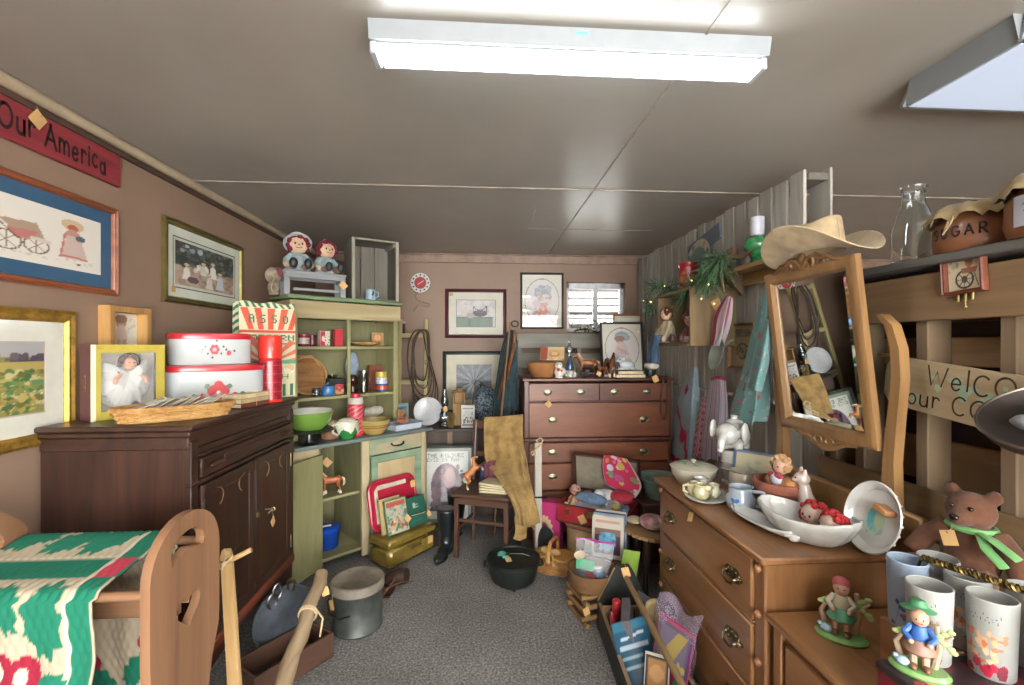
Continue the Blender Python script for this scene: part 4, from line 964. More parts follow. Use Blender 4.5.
def hutch():
    t = T('hutch', 'old green painted corner hutch with open shelves above and one cupboard door hanging open', 'hutch', HL(0, 0), HA_)
    W, D, C = .99, .50, .86; k = .02
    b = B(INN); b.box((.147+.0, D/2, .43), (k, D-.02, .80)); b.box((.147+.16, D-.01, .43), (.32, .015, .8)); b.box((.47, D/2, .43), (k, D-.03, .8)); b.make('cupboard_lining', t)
    b = B(GRNX); b.box((.31, D/2, .075), (.33, D-.02, .025)); b.make('cupboard_floor', t)
    b = B(GRNX); b.box((.31, D/2+.03, .455), (.31, D-.08, .022)); b.make('cupboard_shelf', t)
    b = B(CREAMW); b.box((.472, .012, .43), (.06, .024, .82)); b.box((.965, .012, .43), (.05, .024, .82)); b.box((.98, D/2, .43), (.02, D, .82)); b.box((.06, .012, .43), (.16, .024, .82)); b.box((.72, D-.01, .43), (.5, .015, .82)); b.box((.73, .02, .04), (.46, .03, .08)); b.make('carcass', t)
    top = wood('56605e', '7b857f', 'x', 6, .45, .15, .2, .1, '93998c'); b = B(top); b.box((W/2, D/2-.02, C-.012), (W+.06, D+.05, .026), bev=.006); b.make('counter_top', t)
    rust = wood('7c8f74', 'a59a7c', 'x', 9, .7, 0, .35, .2, '8f5a35', (.4, .58)); b = B(rust); b.box((.72, .004, .775), (.44, .024, .115), bev=.004); d = b.make('drawer', t)
    b = B(metal('4a4338', .5)); b.tube([(.72+.05*math.cos(a), -.012-.012*math.sin(a), .775-.014*math.sin(a)) for a in [PI*i/8 for i in range(9)]], .006); b.ell((.67, -.012, .778), .008); b.ell((.77, -.012, .778), .008); b.make('pull', d)
    b = B(SAGE); rail_frame(b, .42, .62, .055, [(0, 0), (0, .022), (.9, .022), (1, .014), (1, 0)], SAGE, TR(.72, .012, .4) @ RX(90)); dd = b.make('door', t)
    b = B(wood('a08c66', 'b9a680', 'z', 6, .75, 0, .2, .1)); b.box((.72, .006, .4), (.33, .01, .53)); b.make('panel', dd)
    hx, hy = .155, -.004; ex = HL(hx, hy); tip = Vector((-1.155, 2.755, 0)); v = tip-ex; ang = math.degrees(math.atan2(v.y, v.x))-HA_
    b = B(GRN); M = TR(hx, hy, .05) @ RZ(ang); wd = v.length
    b.box((wd/2, 0, .37), (wd, .022, .74), M=M, bev=.003); do = b.make('door', t)
    b = B(wood('928c60', 'ada67c', 'z', 6, .65, 0, .2, .1)); b.box((wd-.008, 0, .37), (.018, .026, .744), M=M); b.make('edge_batten', do)
    U0, U1, y0, y1, zt = .03, .84, .19, .49, 1.70
    b = B(GRN); b.box((U0+.012, (y0+y1)/2, 1.28), (.024, y1-y0, .84)); b.make('side_panel', t)
    b = B(GRN); b.box((U1-.012, (y0+y1)/2, 1.28), (.024, y1-y0, .84)); b.make('side_panel', t)
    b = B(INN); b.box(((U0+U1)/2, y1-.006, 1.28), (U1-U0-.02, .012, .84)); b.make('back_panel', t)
    b = B(GRN); b.box((U0+.022, y0-.006, 1.28), (.044, .016, .84)); b.box((U1-.02, y0-.006, 1.28), (.04, .016, .84)); b.box((.435, y0-.004, 1.29), (.026, .016, .82)); b.make('face_stile', t)
    for z in (1.132, 1.487):
        b = B(GRNX); b.box(((U0+U1)/2, (y0+y1)/2-.004, z), (U1-U0-.02, y1-y0-.016, .022), bev=.003); b.make('shelf', t)
    b = B(wood('95855f', 'b3a47e', 'x', 8, .7, 0, .12, .15)); b.box(((U0+U1)/2, y0-.012, 1.75), (U1-U0+.03, .03, .12)); b.box(((U0+U1)/2, y0-.022, 1.705), (U1-U0+.02, .03, .02), bev=.006); b.box((U0-.006, (y0+y1)/2, 1.75), (.022, y1-y0, .12)); b.box((U1+.006, (y0+y1)/2, 1.75), (.022, y1-y0, .12)); b.make('cornice', t)
    b = B(wood('5f7a58', '829068', 'x', 8, .7, 0, .15, .15, '9a8f6a')); b.box(((U0+U1)/2, (y0+y1)/2-.01, 1.832), (U1-U0+.06, y1-y0+.05, .028), bev=.006); b.make('top_board', t)
hutch()
TZ = 1.847
t = T('small_bench', 'little grey painted wooden bench on top of the green hutch, two dolls sitting on it', 'bench', HL(.215, .28, TZ), HA_-8)
GP = wood('747678', '97989a', 'x', 8, .65, 0, .15, .1)
b = B(GP); b.box((0, 0, .158), (.42, .17, .02)); b.box((0, -.075, .135), (.4, .014, .035)); b.box((0, .075, .135), (.4, .014, .035)); b.make('seat', t)
for x in (-.185, .185):
    b = B(GP); b.box((x, -.07, .075), (.04, .02, .149)); b.box((x, .07, .075), (.04, .02, .149)); b.box((x, 0, .12), (.02, .13, .03)); b.make('leg', t)
b = B(GP); b.box((.04, 0, .05), (.34, .014, .02), M=None); b.make('stretcher', t)
price_tag(t, (.185, -.085, .09), .045, 45, RX(90), .04)
for s, lab, ap in ((-.1, 'dark red haired rag doll in a brimmed cap, nearer the wall on the little bench', 'cap'), (.09, 'bare-headed dark red haired rag doll beside the crate on the little bench', '')):
    p = t.location+RZ(HA_-8) @ Vector((s, .0, .1695))
    d = T('rag_doll', lab, 'doll', p, HA_-14 if ap else HA_-2, 'rag dolls on the little bench')
    rag_doll(d, .064 if ap else .06, '8fa3a6', '641a2a', shoe='22272c', stocking='8a5a44', skin='cfae90', apron='a9b4b4', seed=3 if ap else 5)
    if ap:
        b = B(cloth('aeb4b6')); b.lathe([(.062, .0), (.092, -.012), (.093, -.006), (.066, .012), (.06, .045), (.03, .062), (0, .066)], M=TR(0, .014, .205) @ RX(-38)); b.make('cap', d)
    else:
        b = B(cloth('b9b5a4')); b.lathe([(.012, 0), (.008, .03), (0, .035)], M=TR(-.01, 0, .222)); b.make('hair_bow', d)
t = T('cloth_bundle', 'small floral cloth bundle and drooping string beside the rag dolls, hutch top by the wall', 'bundle', HL(-.03, .33, TZ), HA_)
b = B(cloth('6d5a4e', 'a89a86')); b.ell((0, 0, .05), (.035, .05, .05)); b.ell((-.01, -.02, .13), (.05, .05, .055)); b.tube([(0, 0, .0), (0, 0, .1)], .03); b.make('bundle', t)
b = B(cloth('7a3f46')); b.ell((.02, -.045, .15), (.03, .03, .035)); b.make('knot', t)
b = B(STRING); b.tube([(.0, -.05, .12), (-.03, -.07, .08), (-.04, -.08, .03), (-.02, -.09, .0), (.0, -.1, .004)], .004, n=6); b.make('string', t)
t = T('wooden_crate', 'grey weathered wooden crate lying on its side, open front, on the green hutch', 'crate', HL(.655, .19, TZ), HA_-14)
CR_ = wood('5c584f', '7d786c', 'x', 9, .8, 0, .12, .2); CRZ = wood('5c584f', '7d786c', 'z', 9, .8, 0, .12, .2)
w, h, d, k = .36, .47, .26, .014
for s in (-1, 1): b = B(CRZ); b.box((s*(w/2-k/2), d/2, h/2), (k, d, h)); b.make('side_panel', t)
for z in (h-k/2, k/2): b = B(CR_); b.box((0, d/2, z), (w-2*k, d, k)); b.make('end_panel', t)
b = B(CRZ)
for i in range(3): b.box((-w/2+k+(w-2*k)*(i+.5)/3, d-.005, h/2), ((w-2*k)/3-.006, .008, h-2*k))
b.make('back_slats', t)
b = B(wood('837d70', '9a9486', 'z', 9, .8)); b.box((-w/2+.014, .006, h/2), (.026, .02, h)); b.box((w/2-.014, .006, h/2), (.026, .02, h)); b.box((0, .004, h-.008), (w-.06, .016, .016)); b.box((w/2-.03, d/2, h-.028), (.025, d-.05, .022)); b.make('edge_batten', t)
t = T('enamel_mug', 'pale blue tin mug standing in front of the weathered crate on the hutch', 'mug', HL(.60, .172, TZ), HA_)
b = B(glaze('8fa5b4', .3)); b.lathe([(0, 0), (.033, 0), (.036, .004), (.034, .075), (.037, .078), (.034, .08), (.031, .076), (.033, .006), (0, .005)], n=24); b.make('cup', t)
b = B(glaze('8fa5b4', .3)); b.tube([(.032, -.01, .065), (.055, -.016, .06), (.056, -.016, .03), (.034, -.01, .018)], .005, n=6); b.make('handle', t)
b = B(plain('2a2c2e')); b.prism([(-.012, .03), (.0, .03), (.012, .05), (.0, .075), (-.004, .05)], .001, M=TR(0, -.036, 0) @ RX(90)); b.make('dark_chip', t)
def HS(a, y, z): return HL(a+.032, y+.06, z)
def canister(name, label, cat, p, r, h, body, lid=None, band=None, group=None, rz=HA_):
    t = T(name, label, cat, p, rz, group)
    b = B(plain(body, .35, 0, .06, 12, .3)); b.lathe([(0, 0), (r*.97, 0), (r, .004), (r, h*.86), (r*.98, h*.88), (0, h*.88)], n=24); b.make('body', t)
    if lid: b = B(plain(lid, .35, .0, .05, 12, .3)); b.lathe([(r*1.0, h*.84), (r*1.04, h*.85), (r*1.04, h*.97), (r*.95, h), (0, h)], n=24); b.make('lid', t)
    if band:
        A = Art(40, 20, band[0]); A.dabs(0, 0, 1, 1, 26, .05, band[1:], len(label)); b = B(); b.art(A, 1, 1, paint(.4, .3), fn=lambda u, v: (r*1.012*math.cos(2*PI*u), r*1.012*math.sin(2*PI*u), h*(.2+.5*v))); b.make('label_band', t)
    return t
def carton(name, label, cat, p, w, d, h, c, art=None, rz=HA_, lean=0, group=None):
    t = T(name, label, cat, p, rz, group); R = RX(lean)
    if lean: t.location.z += .0006+d/2*abs(math.sin(math.radians(lean)))
    b = B(plain(c, .55, 0, .05)); b.box((0, 0, h/2), (w, d, h), M=R, bev=.002); b.make('carton', t)
    if art: b = B(); b.art(art, w*.94, h*.94, paint(.5), R @ TR(0, -d/2-.0006, h/2) @ RX(90)); b.make('front_print', t)
    return t
S1, S2 = 1.1435, 1.4985
canister('storage_tin', 'round dark red tin on the top hutch shelf nearest the popcorn bag', 'tin', HS(.13, .25, S2), .04, .085, '7a1c2c', 'a33344', ('b9a9a0', '7a1c2c', 'c9c0b2'))
canister('storage_tin', 'small maroon tin between red tin and red-white carton, top hutch shelf', 'tin', HS(.205, .29, S2), .034, .08, '5c1822', '44141c')
A = Art(24, 34, 'b3303c'); A.rect(.5, 0, 1, 1, 'c9c3b2').ell(.4, .5, .25, .2, 'd6c8bc').dabs(0, 0, 1, 1, 20, .06, ['8c1f2b', 'd8cfc0', '5a6a58'])
carton('tea_carton', 'red and white patterned carton in the middle of the top left hutch shelf', 'carton', HS(.272, .25, S2), .075, .05, .11, 'b9b2a2', A)
carton('red_box', 'plain bright red box standing upright beside the centre post of the hutch', 'box', HS(.375, .24, S2), .062, .04, .125, 'b8323c')
t = T('wicker_plate', 'flat round wicker plate on the top shelf right of the centre post', 'wicker plate', HS(.6, .25, S2+.003), HA_)
b = B(WICK)
for i in range(8): r = .03+.011*i; b.tube([(r*math.cos(q), r*math.sin(q), .004+.0004*i*i) for q in [2*PI*j/28 for j in range(28)]], .0065, closed=True, n=5)
b.lathe([(0, .001), (.03, .001), (.03, .006), (0, .006)], n=16); b.make('weave', t)
A = Art(20, 26, 'a3763f'); A.ell(.5, .6, .3, .25, 'c9925c').dabs(.1, .05, .9, .4, 12, .1, ['6d7a4a', 'b04a35'])
carton('picture_card', 'small printed card leaning on the side of the top right hutch shelf', 'card', HS(.725, .285, S2), .09, .004, .11, 'b9ad8a', A, HA_-25, -12)
t = T('woven_fan', 'round woven straw tray standing on edge at the end of the middle shelf', 'straw tray', HS(.19, .365, S1), HA_)
b = B(wood('7d5530', 'a8794a', 'x', 30, .8)); X = TR(0, -.03, .142) @ RX(78)
for i in range(11): r = .012+.012*i; b.tube([(r*math.cos(q), r*math.sin(q), .003) for q in [2*PI*j/30 for j in range(30)]], .0068, closed=True, n=5, M=X)
b.tube([(.135*math.cos(q), .135*math.sin(q), .003) for q in [2*PI*j/36 for j in range(36)]], .009, wood('a8824f', 'c09a66', 'x', 30, .8), closed=True, n=6, M=X); b.make('weave', t)
b = B(wood('a8824f', 'c09a66', 'x', 30, .8)); b.tube([(-.1, -.02, .2), (-.06, -.01, .285), (.04, -.01, .285), (.1, -.02, .2)], .007, n=6); b.make('handle', t)
A = Art(20, 40, 'c0b59d'); A.rect(0, .78, 1, 1, '8f3a34').dabs(.1, .1, .9, .7, 14, .06, ['a5987f', '9a5a48', 'cfc6b0'])
carton('salt_carton', 'tall cream carton with a red top at the back of the middle shelf', 'carton', HS(.3, .385, S1), .065, .05, .2, 'b9ad92', A)
t = T('drinking_glass', 'clear glass tumbler beside the centre post, back of the middle shelf', 'glass', HS(.395, .375, S1))
b = B(glass('dfe6cf', .05)); b.lathe([(0, 0), (.027, 0), (.033, .135), (.031, .135), (.026, .008), (0, .008)], n=20); b.make('glass', t)
canister('tin_mug', 'small dark mug with a pale flower near the shelf front, left of the blue pot', 'mug', HS(.2, .2, S1), .03, .065, '26282c', None, ('26282c', 'c9c9c2', '26282c'))
t = T('blue_pot', 'small sky-blue enamel pot on the front of the middle shelf', 'pot', HS(.285, .205, S1), HA_)
b = B(glaze('3f74a8', .3)); b.lathe([(0, 0), (.04, 0), (.046, .01), (.045, .05), (.04, .065), (.043, .07), (.03, .075), (.01, .082), (0, .083)], n=24); b.make('pot', t)
b = B(glaze('3f74a8', .3)); b.ell((0, 0, .088), .008); b.make('lid_knob', t)
A = Art(24, 24, 'a03040'); A.rect(0, 0, 1, .45, 'b88a5c').dabs(0, 0, 1, 1, 14, .08, ['c05a60', '7c2430', 'c9a26c'])
carton('spice_box', 'red and tan box under a black tin, middle shelf by the centre post', 'box', HS(.37, .225, S1), .07, .045, .075, '9a7a55', A)
carton('black_tin', 'long black tin laid on top of the red and tan box', 'tin', HS(.355, .235, S1+.0765), .125, .06, .042, '202224')
t = T('glass_jar', 'clear pressed-glass jar with bail on the middle shelf right of the post', 'jar', HS(.565, .21, S1), HA_)
b = B(glass('e6eee8', .06)); b.lathe([(0, 0), (.045, 0), (.05, .008), (.05, .1), (.04, .125), (.036, .13), (.036, .15), (.033, .15), (.033, .128), (.046, .1), (.046, .012), (0, .01)], n=20); b.make('jar', t)
b = B(metal('8e8e88', .3)); b.lathe([(.037, .15), (.039, .152), (.039, .168), (0, .17)], n=20); b.make('lid', t)
t = T('brown_jug', 'little dark brown stoneware jug behind the glass jar on the middle shelf', 'jug', HS(.49, .24, S1), HA_)
b = B(glaze('3a1f16', .25)); b.lathe([(0, 0), (.028, 0), (.03, .006), (.02, .04), (.02, .06), (.035, .085), (.036, .105), (.026, .13), (.015, .14), (.0, .141)], n=20); b.make('jug', t)
b = B(cloth('8fa0b4')); b.ell((.0, .0, .02), (.055, .03, .022), M=TR(.06, .06, .15)); 
o = b.make('blue_cloth'); o.location = HS(.53, .33, S1); o.rotation_euler = (0, 0, math.radians(HA_)); tag(o, 'crumpled pale blue cloth heaped behind the glass jar', 'cloth')
bm = [tuple(p) for p in o.data.vertices]if 0 else None
for v in o.data.vertices: v.co.z = max(0, (v.co.z-.13)*5); v.co.x -= .06; v.co.y -= .06
canister('food_tin', 'orange and blue tin at the shelf front, bottom of the stack of tins', 'tin', HS(.715, .2, S1), .046, .068, '1f4a7a', None, ('c04a2e', 'd9713f', 'b03a28'))
canister('food_tin', 'white tin with blue print in the middle of the stack of tins', 'tin', HS(.712, .202, S1+.0605), .045, .055, 'b9bfc9', None, ('aab3c6', '5a74a8', 'd0d3d8'))
canister('food_tin', 'yellow tin on top of the stack of tins', 'tin', HS(.71, .204, S1+.1095), .044, .045, 'b3a03c', 'c2b24a')
A = Art(20, 20, '8a4530')
carton('red_book', 'reddish brown book standing behind the stack of tins', 'book', HS(.73, .33, S1), .12, .03, .2, '7d4330')
carton('red_packet', 'small red packet standing beside the stack of tins, end of the shelf', 'packet', HS(.775, .24, S1), .02, .04, .085, 'a8382c')
CZ = .8615
t = T('cake_stand', 'grey metal cake stand with a green bowl on it, end of the hutch counter', 'cake stand', HL(.08, .008, CZ))
b = B(metal('6f7478', .35)); b.lathe([(0, 0), (.06, 0), (.062, .006), (.03, .014), (.018, .03), (.016, .07), (.03, .084), (.15, .09), (.155, .096), (.15, .1), (0, .098)], n=36); b.make('stand', t)
t = T('mixing_bowl', 'large lime green bowl with white inside, raised on the cake stand', 'bowl', HL(.08, .008, CZ+.1005))
b = B(glaze('66883a', .2)); b.lathe([(0, 0), (.085, 0), (.1, .006), (.135, .05), (.146, .1), (.149, .118)], n=36); b.make('bowl', t)
b = B(glaze('c9ccc0', .2)); b.lathe([(.149, .118), (.147, .121), (.143, .118), (.13, .055), (.095, .012), (0, .008)], n=36); b.make('white_lining', t)
t = T('flower_pot', 'brown clay pot behind the drip jug on the hutch counter', 'pot', HL(.265, .11, CZ))
b = B(plain('7a5440', .7)); b.lathe([(0, 0), (.05, 0), (.068, .07), (.075, .075), (.074, .1), (.068, .1), (.06, .01), (0, .01)], n=28); b.make('pot', t)
b = B(plain('b0967a', .8)); b.ell((0, 0, .1), (.06, .055, .03)); b.make('dried_filling', t)
t = T('drip_jug', 'squat white and green drip-glazed pitcher on the front of the counter', 'pitcher', HL(.345, .03, CZ), HA_+15)
b = B(glaze('2f7a3e', .15)); b.lathe([(0, 0), (.045, 0), (.048, .008), (.07, .035), (.08, .065), (.074, .09)], n=32); b.make('body', t)
b = B(glaze('c6c5b2', .15)); n = 32; z = lambda i: .06+.018*math.sin(i*2*PI/n*7)+.01*math.sin(i*2*PI/n*11)
b.grid(n, 8, lambda u, v: ((.0815-.016*max(0, v-.3)+.006*max(0, v-.8)*5)*math.cos(2*PI*u), (.0815-.016*max(0, v-.3)+.006*max(0, v-.8)*5)*math.sin(2*PI*u), z(u*n)+(.125-z(u*n))*v)); b.lathe([(.078, .125), (.07, .126), (.06, .1), (0, .09)], n=32); b.ell((0, 0, .125), (.055, .055, .02)); b.make('white_drip_glaze', t)
b = B(glaze('c6c5b2', .15)); b.tube([(-.075, 0, .11), (-.115, 0, .105), (-.12, 0, .06), (-.08, 0, .035)], .009, n=8); b.make('handle', t)
t = T('banded_bowl', 'yellow ware bowl with brown and green bands on the hutch counter', 'bowl', HL(.575, .07, CZ))
b = B(glaze('a58d52', .2)); b.lathe([(0, 0), (.07, 0), (.074, .01), (.095, .03), (.108, .06), (.112, .088), (.113, .1), (.105, .104), (.1, .09), (.085, .03), (0, .02)], n=36); b.make('bowl', t)
for z0, c in ((.048, '7d5230'), (.062, '7d5230'), (.09, '8fa37a')):
    b = B(glaze(c, .2)); b.lathe([(.106+(z0-.05)*.12, z0), (.1125+(z0-.05)*.05, z0+.003), (.107+(z0-.05)*.14, z0+.007)], n=36); b.make('band', t)
t = T('enamel_pan', 'oblong white enamel pan with blue rim at the counter corner', 'pan', HL(.83, .08, CZ), HA_+4)
b = B(glaze('b3bcc4', .25)); b.prism([(-.12, -.07), (.12, -.07), (.12, .07), (-.12, .07)], .005)
rail_frame(b, .26, .16, .016, [(0, .045), (.3, .05), (.6, .045), (1, .004), (.9, .0), (.4, .04)], None); b.make('pan', t)
b = B(glaze('5f7fa5', .3)); rail_frame(b, .268, .168, .01, [(0, .045), (.5, .051), (1, .045)], None); b.make('blue_rim', t)
b = B(glaze('b3bcc4', .25)); b.prism([(-.19, -.02), (-.13, -.03), (-.13, .03), (-.19, .02)], .008, z0=.04); b.make('handle', t)
t = T('stuffed_bear', 'small ginger stuffed bear sitting in the enamel pan', 'stuffed toy', HL(.815, .085, CZ+.0065), HA_-10)
b = B(cloth('8a5a3a', 'a87a52')); b.ell((0, 0, .045), (.04, .035, .045)); b.ell((0, -.005, .105), (.035, .033, .033)); 
for s in (-1, 1): b.ell((s*.026, 0, .135), (.013, .01, .013)); b.ell((s*.03, -.04, .02), (.018, .03, .018)); b.tube([(s*.035, 0, .07), (s*.045, -.03, .045)], .013)
b.ell((0, -.034, .098), (.014, .012, .012)); melt(b.make('body', t), .006, 2)
b = B(cloth('7a1f26')); b.lathe([(.02, .066), (.036, .068), (.034, .078), (.02, .08)], n=16); b.make('scarf', t)
b = B(plain('15100c', .3)); b.ell((-.012, -.036, .113), .004); b.ell((.012, -.036, .113), .004); b.ell((0, -.046, .1), (.005, .004, .004)); b.make('face_features', t)
t = T('thermos_flask', 'red and white plaid thermos with a white cup standing on the hutch counter', 'thermos', HL(.452, .112, CZ))
b = B(plain('b02a34', .4)); b.lathe([(0, 0), (.054, 0), (.057, .006), (.057, .21), (.052, .225), (0, .226)], n=32); plaid(b, .0578, .014, .21, 'b3323c', ['d88a8c', 'c4545c'], diag=True); b.make('body', t)
b = B(plain('b9b5ad', .35)); b.lathe([(.053, .222), (.057, .224), (.05, .262), (.046, .266), (0, .267)], n=32); b.make('cup_lid', t)
b = B(plain('b5283a', .35)); b.lathe([(.03, .266), (.034, .268), (.032, .295), (0, .3)], n=24); b.make('stopper', t)
t = T('roasting_pan', 'shallow dark roasting pan at the back of the counter under a white cloth', 'pan', HL(.65, .365, CZ), HA_)
b = B(plain('22242a', .35, .2)); b.prism([(-.14, -.08), (.14, -.08), (.14, .08), (-.14, .08)], .065); rail_frame(b, .3, .18, .012, [(0, .06), (0, .068), (1, .068), (1, .06)], None); b.make('pan', t)
t = T('white_towel', 'rolled white towel tied with string on the dark roasting pan', 'towel', HL(.65, .36, CZ+.0685), HA_)
b = B(cloth('c3beae')); b.tube([(-.14, 0, .042), (-.1, 0, .04), (-.04, .0, .043), (.04, 0, .04), (.1, .005, .044), (.15, .01, .05)], [.03, .04, .038, .037, .043, .03], n=12); b.make('roll', t)
b = B(STRING)
for x in (-.03, .03): b.tube([(x, .04*math.cos(q), .042+.041*math.sin(q)) for q in [2*PI*i/12 for i in range(12)]], .002, closed=True, n=5)
b.make('string', t)
t = T('toy_apple', 'small green and red painted apple behind the plaid thermos', 'apple', HL(.50, .37, CZ+.0), 0)
b = B(glaze('3f8a45', .2)); b.ell((0, 0, .06), (.05, .05, .045)); b.lathe([(0, 0), (.045, 0), (.04, .03), (0, .03)]); b.make('apple', t)
b = B(plain('4a3320')); b.tube([(0, 0, .1), (.006, 0, .122)], .003); b.make('stem', t)
b = B(glaze('c05a3c', .2)); b.ell((-.032, -.02, .062), (.025, .03, .03)); b.make('red_cheek', t)
A = Art(30, 40, '7d9490'); A.rect(.12, .3, .88, .85, '48708c').rect(.2, .1, .8, .22, 'a3a48c').line([(.2, .6), (.8, .62)], .03, '9fb0ac')
carton('blue_book', 'worn blue-green book standing at the corner of the counter beside the ladder', 'book', HL(.935, .27, CZ), .13, .02, .165, '66807a', A, HA_, -6)
A = Art(40, 24, '9a8a72'); A.ell(.3, .6, .2, .25, 'b5a083').dabs(0, 0, 1, .4, 26, .04, ['6d6a7a', '8f5a55', 'c9bda5']).dabs(0, .4, 1, 1, 20, .06, ['b59a72', '8d7d66', 'c7b28a'])
carton('puzzle_box', 'printed picture box behind the green bowl on the counter', 'box', HL(.165, .40, CZ), .2, .04, .2, '8d7d72', A)
canister('crock', 'grey-brown lidded crock at the back of the hutch counter', 'crock', HL(.33, .38, CZ), .06, .15, '47484a', '5c5a55')
t = T('horse_figurine', 'chestnut plastic horse with white socks on the shelf inside the green cupboard', 'horse figurine', HL(.285, .13, .4665), HA_+180-22)
horse(t, .15, plain('a35a34', .4, 0, .15, 30), plain('cdb9a0', .5), plain('d9cfc0', .5))
for i, (s, c, h, l) in enumerate(((.175, '1f2226', .27, 'black'), (.205, '2b2f36', .26, 'dark grey'))):
    o = book(.16, h, .026, c).make('book'); o.location = HL(s, .26, .4665+h/2); o.rotation_euler = (RZ(HA_) @ basis((0,1,0),(0,0,1),(1,0,0))).to_euler()
    tag(o, f'{l} book standing on the cupboard shelf, {"against the hinge side" if i == 0 else "next to the horse"}', 'book')
price_tag(t, (.03, -.06, .21), .05, 45, RZ(180-0) @ RX(90), .04)
t = T('blue_pail', 'bright cobalt blue lidded pail on the cupboard floor', 'pail', HL(.262, .19, .0885), HA_)
b = B(plain('12409a', .25, 0, .05, 6, .4)); b.lathe([(0, 0), (.085, 0), (.09, .006), (.098, .13), (0, .13)], n=32); b.make('body', t)
b = B(plain('1648a8', .25, 0, .05, 6, .4)); b.lathe([(.098, .122), (.104, .124), (.104, .145), (.095, .15), (0, .152)], n=32); b.make('lid', t)
b = B(plain('b3b9c2', .4)); b.tube([(-.09, -.03, .14), (-.03, -.05, .165), (.02, -.05, .16)], .006); b.make('handle', t)
def cat_rom(P, u):
    n = len(P)-1; x = u*n; i = min(int(x), n-1); t = x-i
    p0, p1, p2, p3 = P[max(i-1, 0)], P[i], P[i+1], P[min(i+2, n)]
    return .5*((2*p1)+(p2-p0)*t+(2*p0-5*p1+4*p2-p3)*t*t+(3*p1-p0-3*p2+p3)*t*t*t)
def sheet(name, parent, net, m=None, art=None, nu=28, nv=28, th=.003, ripple=0, weave=200, freq=30):
    """cloth through rows of points; rows run top to bottom, art fills it"""
    net = [[Vector(p) for p in r] for r in net]
    def fn(u, v):
        p = cat_rom([cat_rom(r, u) for r in net], 1-v).copy()
        if ripple: p.y += ripple*math.sin(u*freq)*(1-v)**.5; p.x += ripple*.5*math.cos(u*freq*.7)*(1-v)
        return p
    b = B(m)
    if art: b.art(art, 1, 1, paint(.9, 0, weave), fn=fn)
    else: b.grid(nu, nv, fn, m)
    b.sharp = 180; o = b.make(name, parent); so = o.modifiers.new('thick', 'SOLIDIFY'); so.thickness = th; return o
WB = YB-.002
t = T('dial_thermometer', 'round red and white dial thermometer hanging high on the back wall', 'thermometer', aty(420.5, 283, WB), R=FB)
A = Art(60, 60, None); A.ell(.5, .5, .5, .5, 'c2beb8').ell(.5, .5, .3, .3, '9c2a30')
for k in range(12):
    a = k*PI/6; A.poly([(.5+.35*math.cos(a-.1), .5+.35*math.sin(a-.1)), (.5+.43*math.cos(a-.1), .5+.43*math.sin(a-.1)), (.5+.43*math.cos(a+.1), .5+.43*math.sin(a+.1)), (.5+.35*math.cos(a+.1), .5+.35*math.sin(a+.1))], '3a2a28')
A.line([(.38, .42), (.66, .6)], .03, 'd9a8a0')
b = B(plain('6d5a50', .5)); b.lathe([(0, 0), (.1, 0), (.104, .004), (.104, .014), (.098, .016), (0, .014)], n=40); b.make('case', t)
b = B(); b.art(A, .196, .196, paint(.35, .6), TR(0, 0, .0165)); b.make('dial', t)
b = B(wood('7a5f42', '9c8060', 'x', 20)); b.tube([(-.03, -.1, .008), (-.05, -.15, .01), (-.02, -.17, .012), (.03, -.19, .012), (.08, -.2, .012), (.1, -.22, .012), (.06, -.24, .012), (.02, -.22, .012), (.0, -.18, .012)], .006, n=6); b.tube([(.0, -.19, .012), (-.05, -.25, .012), (-.07, -.28, .012)], [.004, .005, .009], n=6); b.make('hanging_cord', t)
A = Art(70, 56, 'b9b4b2'); A.dabs(0, .4, 1, 1, 60, .08, ['bfbab8', 'b2adab', 'c4c0bd']); A.rect(0, 0, .93, .37, '4f6a58').rect(0, .33, .93, .37, '3f5a4a').rect(.93, 0, 1, .4, 'b5b0ad').rect(.3, .02, .36, .3, '3d5647').rect(.55, .02, .57, .3, '44604e')
A.ell(.6, .5, .19, .12, '4a4448').ell(.6, .57, .17, .05, '5f585c').ell(.36, .42, .1, .1, '9d968e')
A.line([(.44, .58), (.44, .76), (.5, .66), (.6, .62), (.7, .66), (.77, .78), (.77, .58)], .02, '4a4448')
t = framed('framed_print', 'framed print of a black kettle on a green chest, burgundy frame', 'picture', aty(476, 313.5, WB), FB, .61, .49, .034, plain('4a1f26', .4), [(.075, 'c2beae'), (.005, '5c5552')], A, .12)
b = B(plain('9a8a5c', .7)); b.box((-.25, .19, .006), (.045, .035, .002), bev=.0004); b.make('price_sticker', t)
A = Art(80, 70, '5f666c'); A.dabs(0, 0, 1, 1, 100, .04, ['565d63', '6a7176', '737a80'])
for k in range(26): a = k*2*PI/26; A.line([(.5, .5), (.5+.62*math.cos(a), .5+.62*math.sin(a))], .02, '848c92' if k % 2 else '3d4449')
A.ell(.5, .5, .08, .09, '4a5056')
framed('framed_print', 'framed grey print of a radiating wheel, cream mat, dark green frame, below the kettle print', 'picture', aty(474, 382, WB), FB, .62, .62, .036, plain('23332f', .4), [(.1, 'b9b29a')], A, .1)
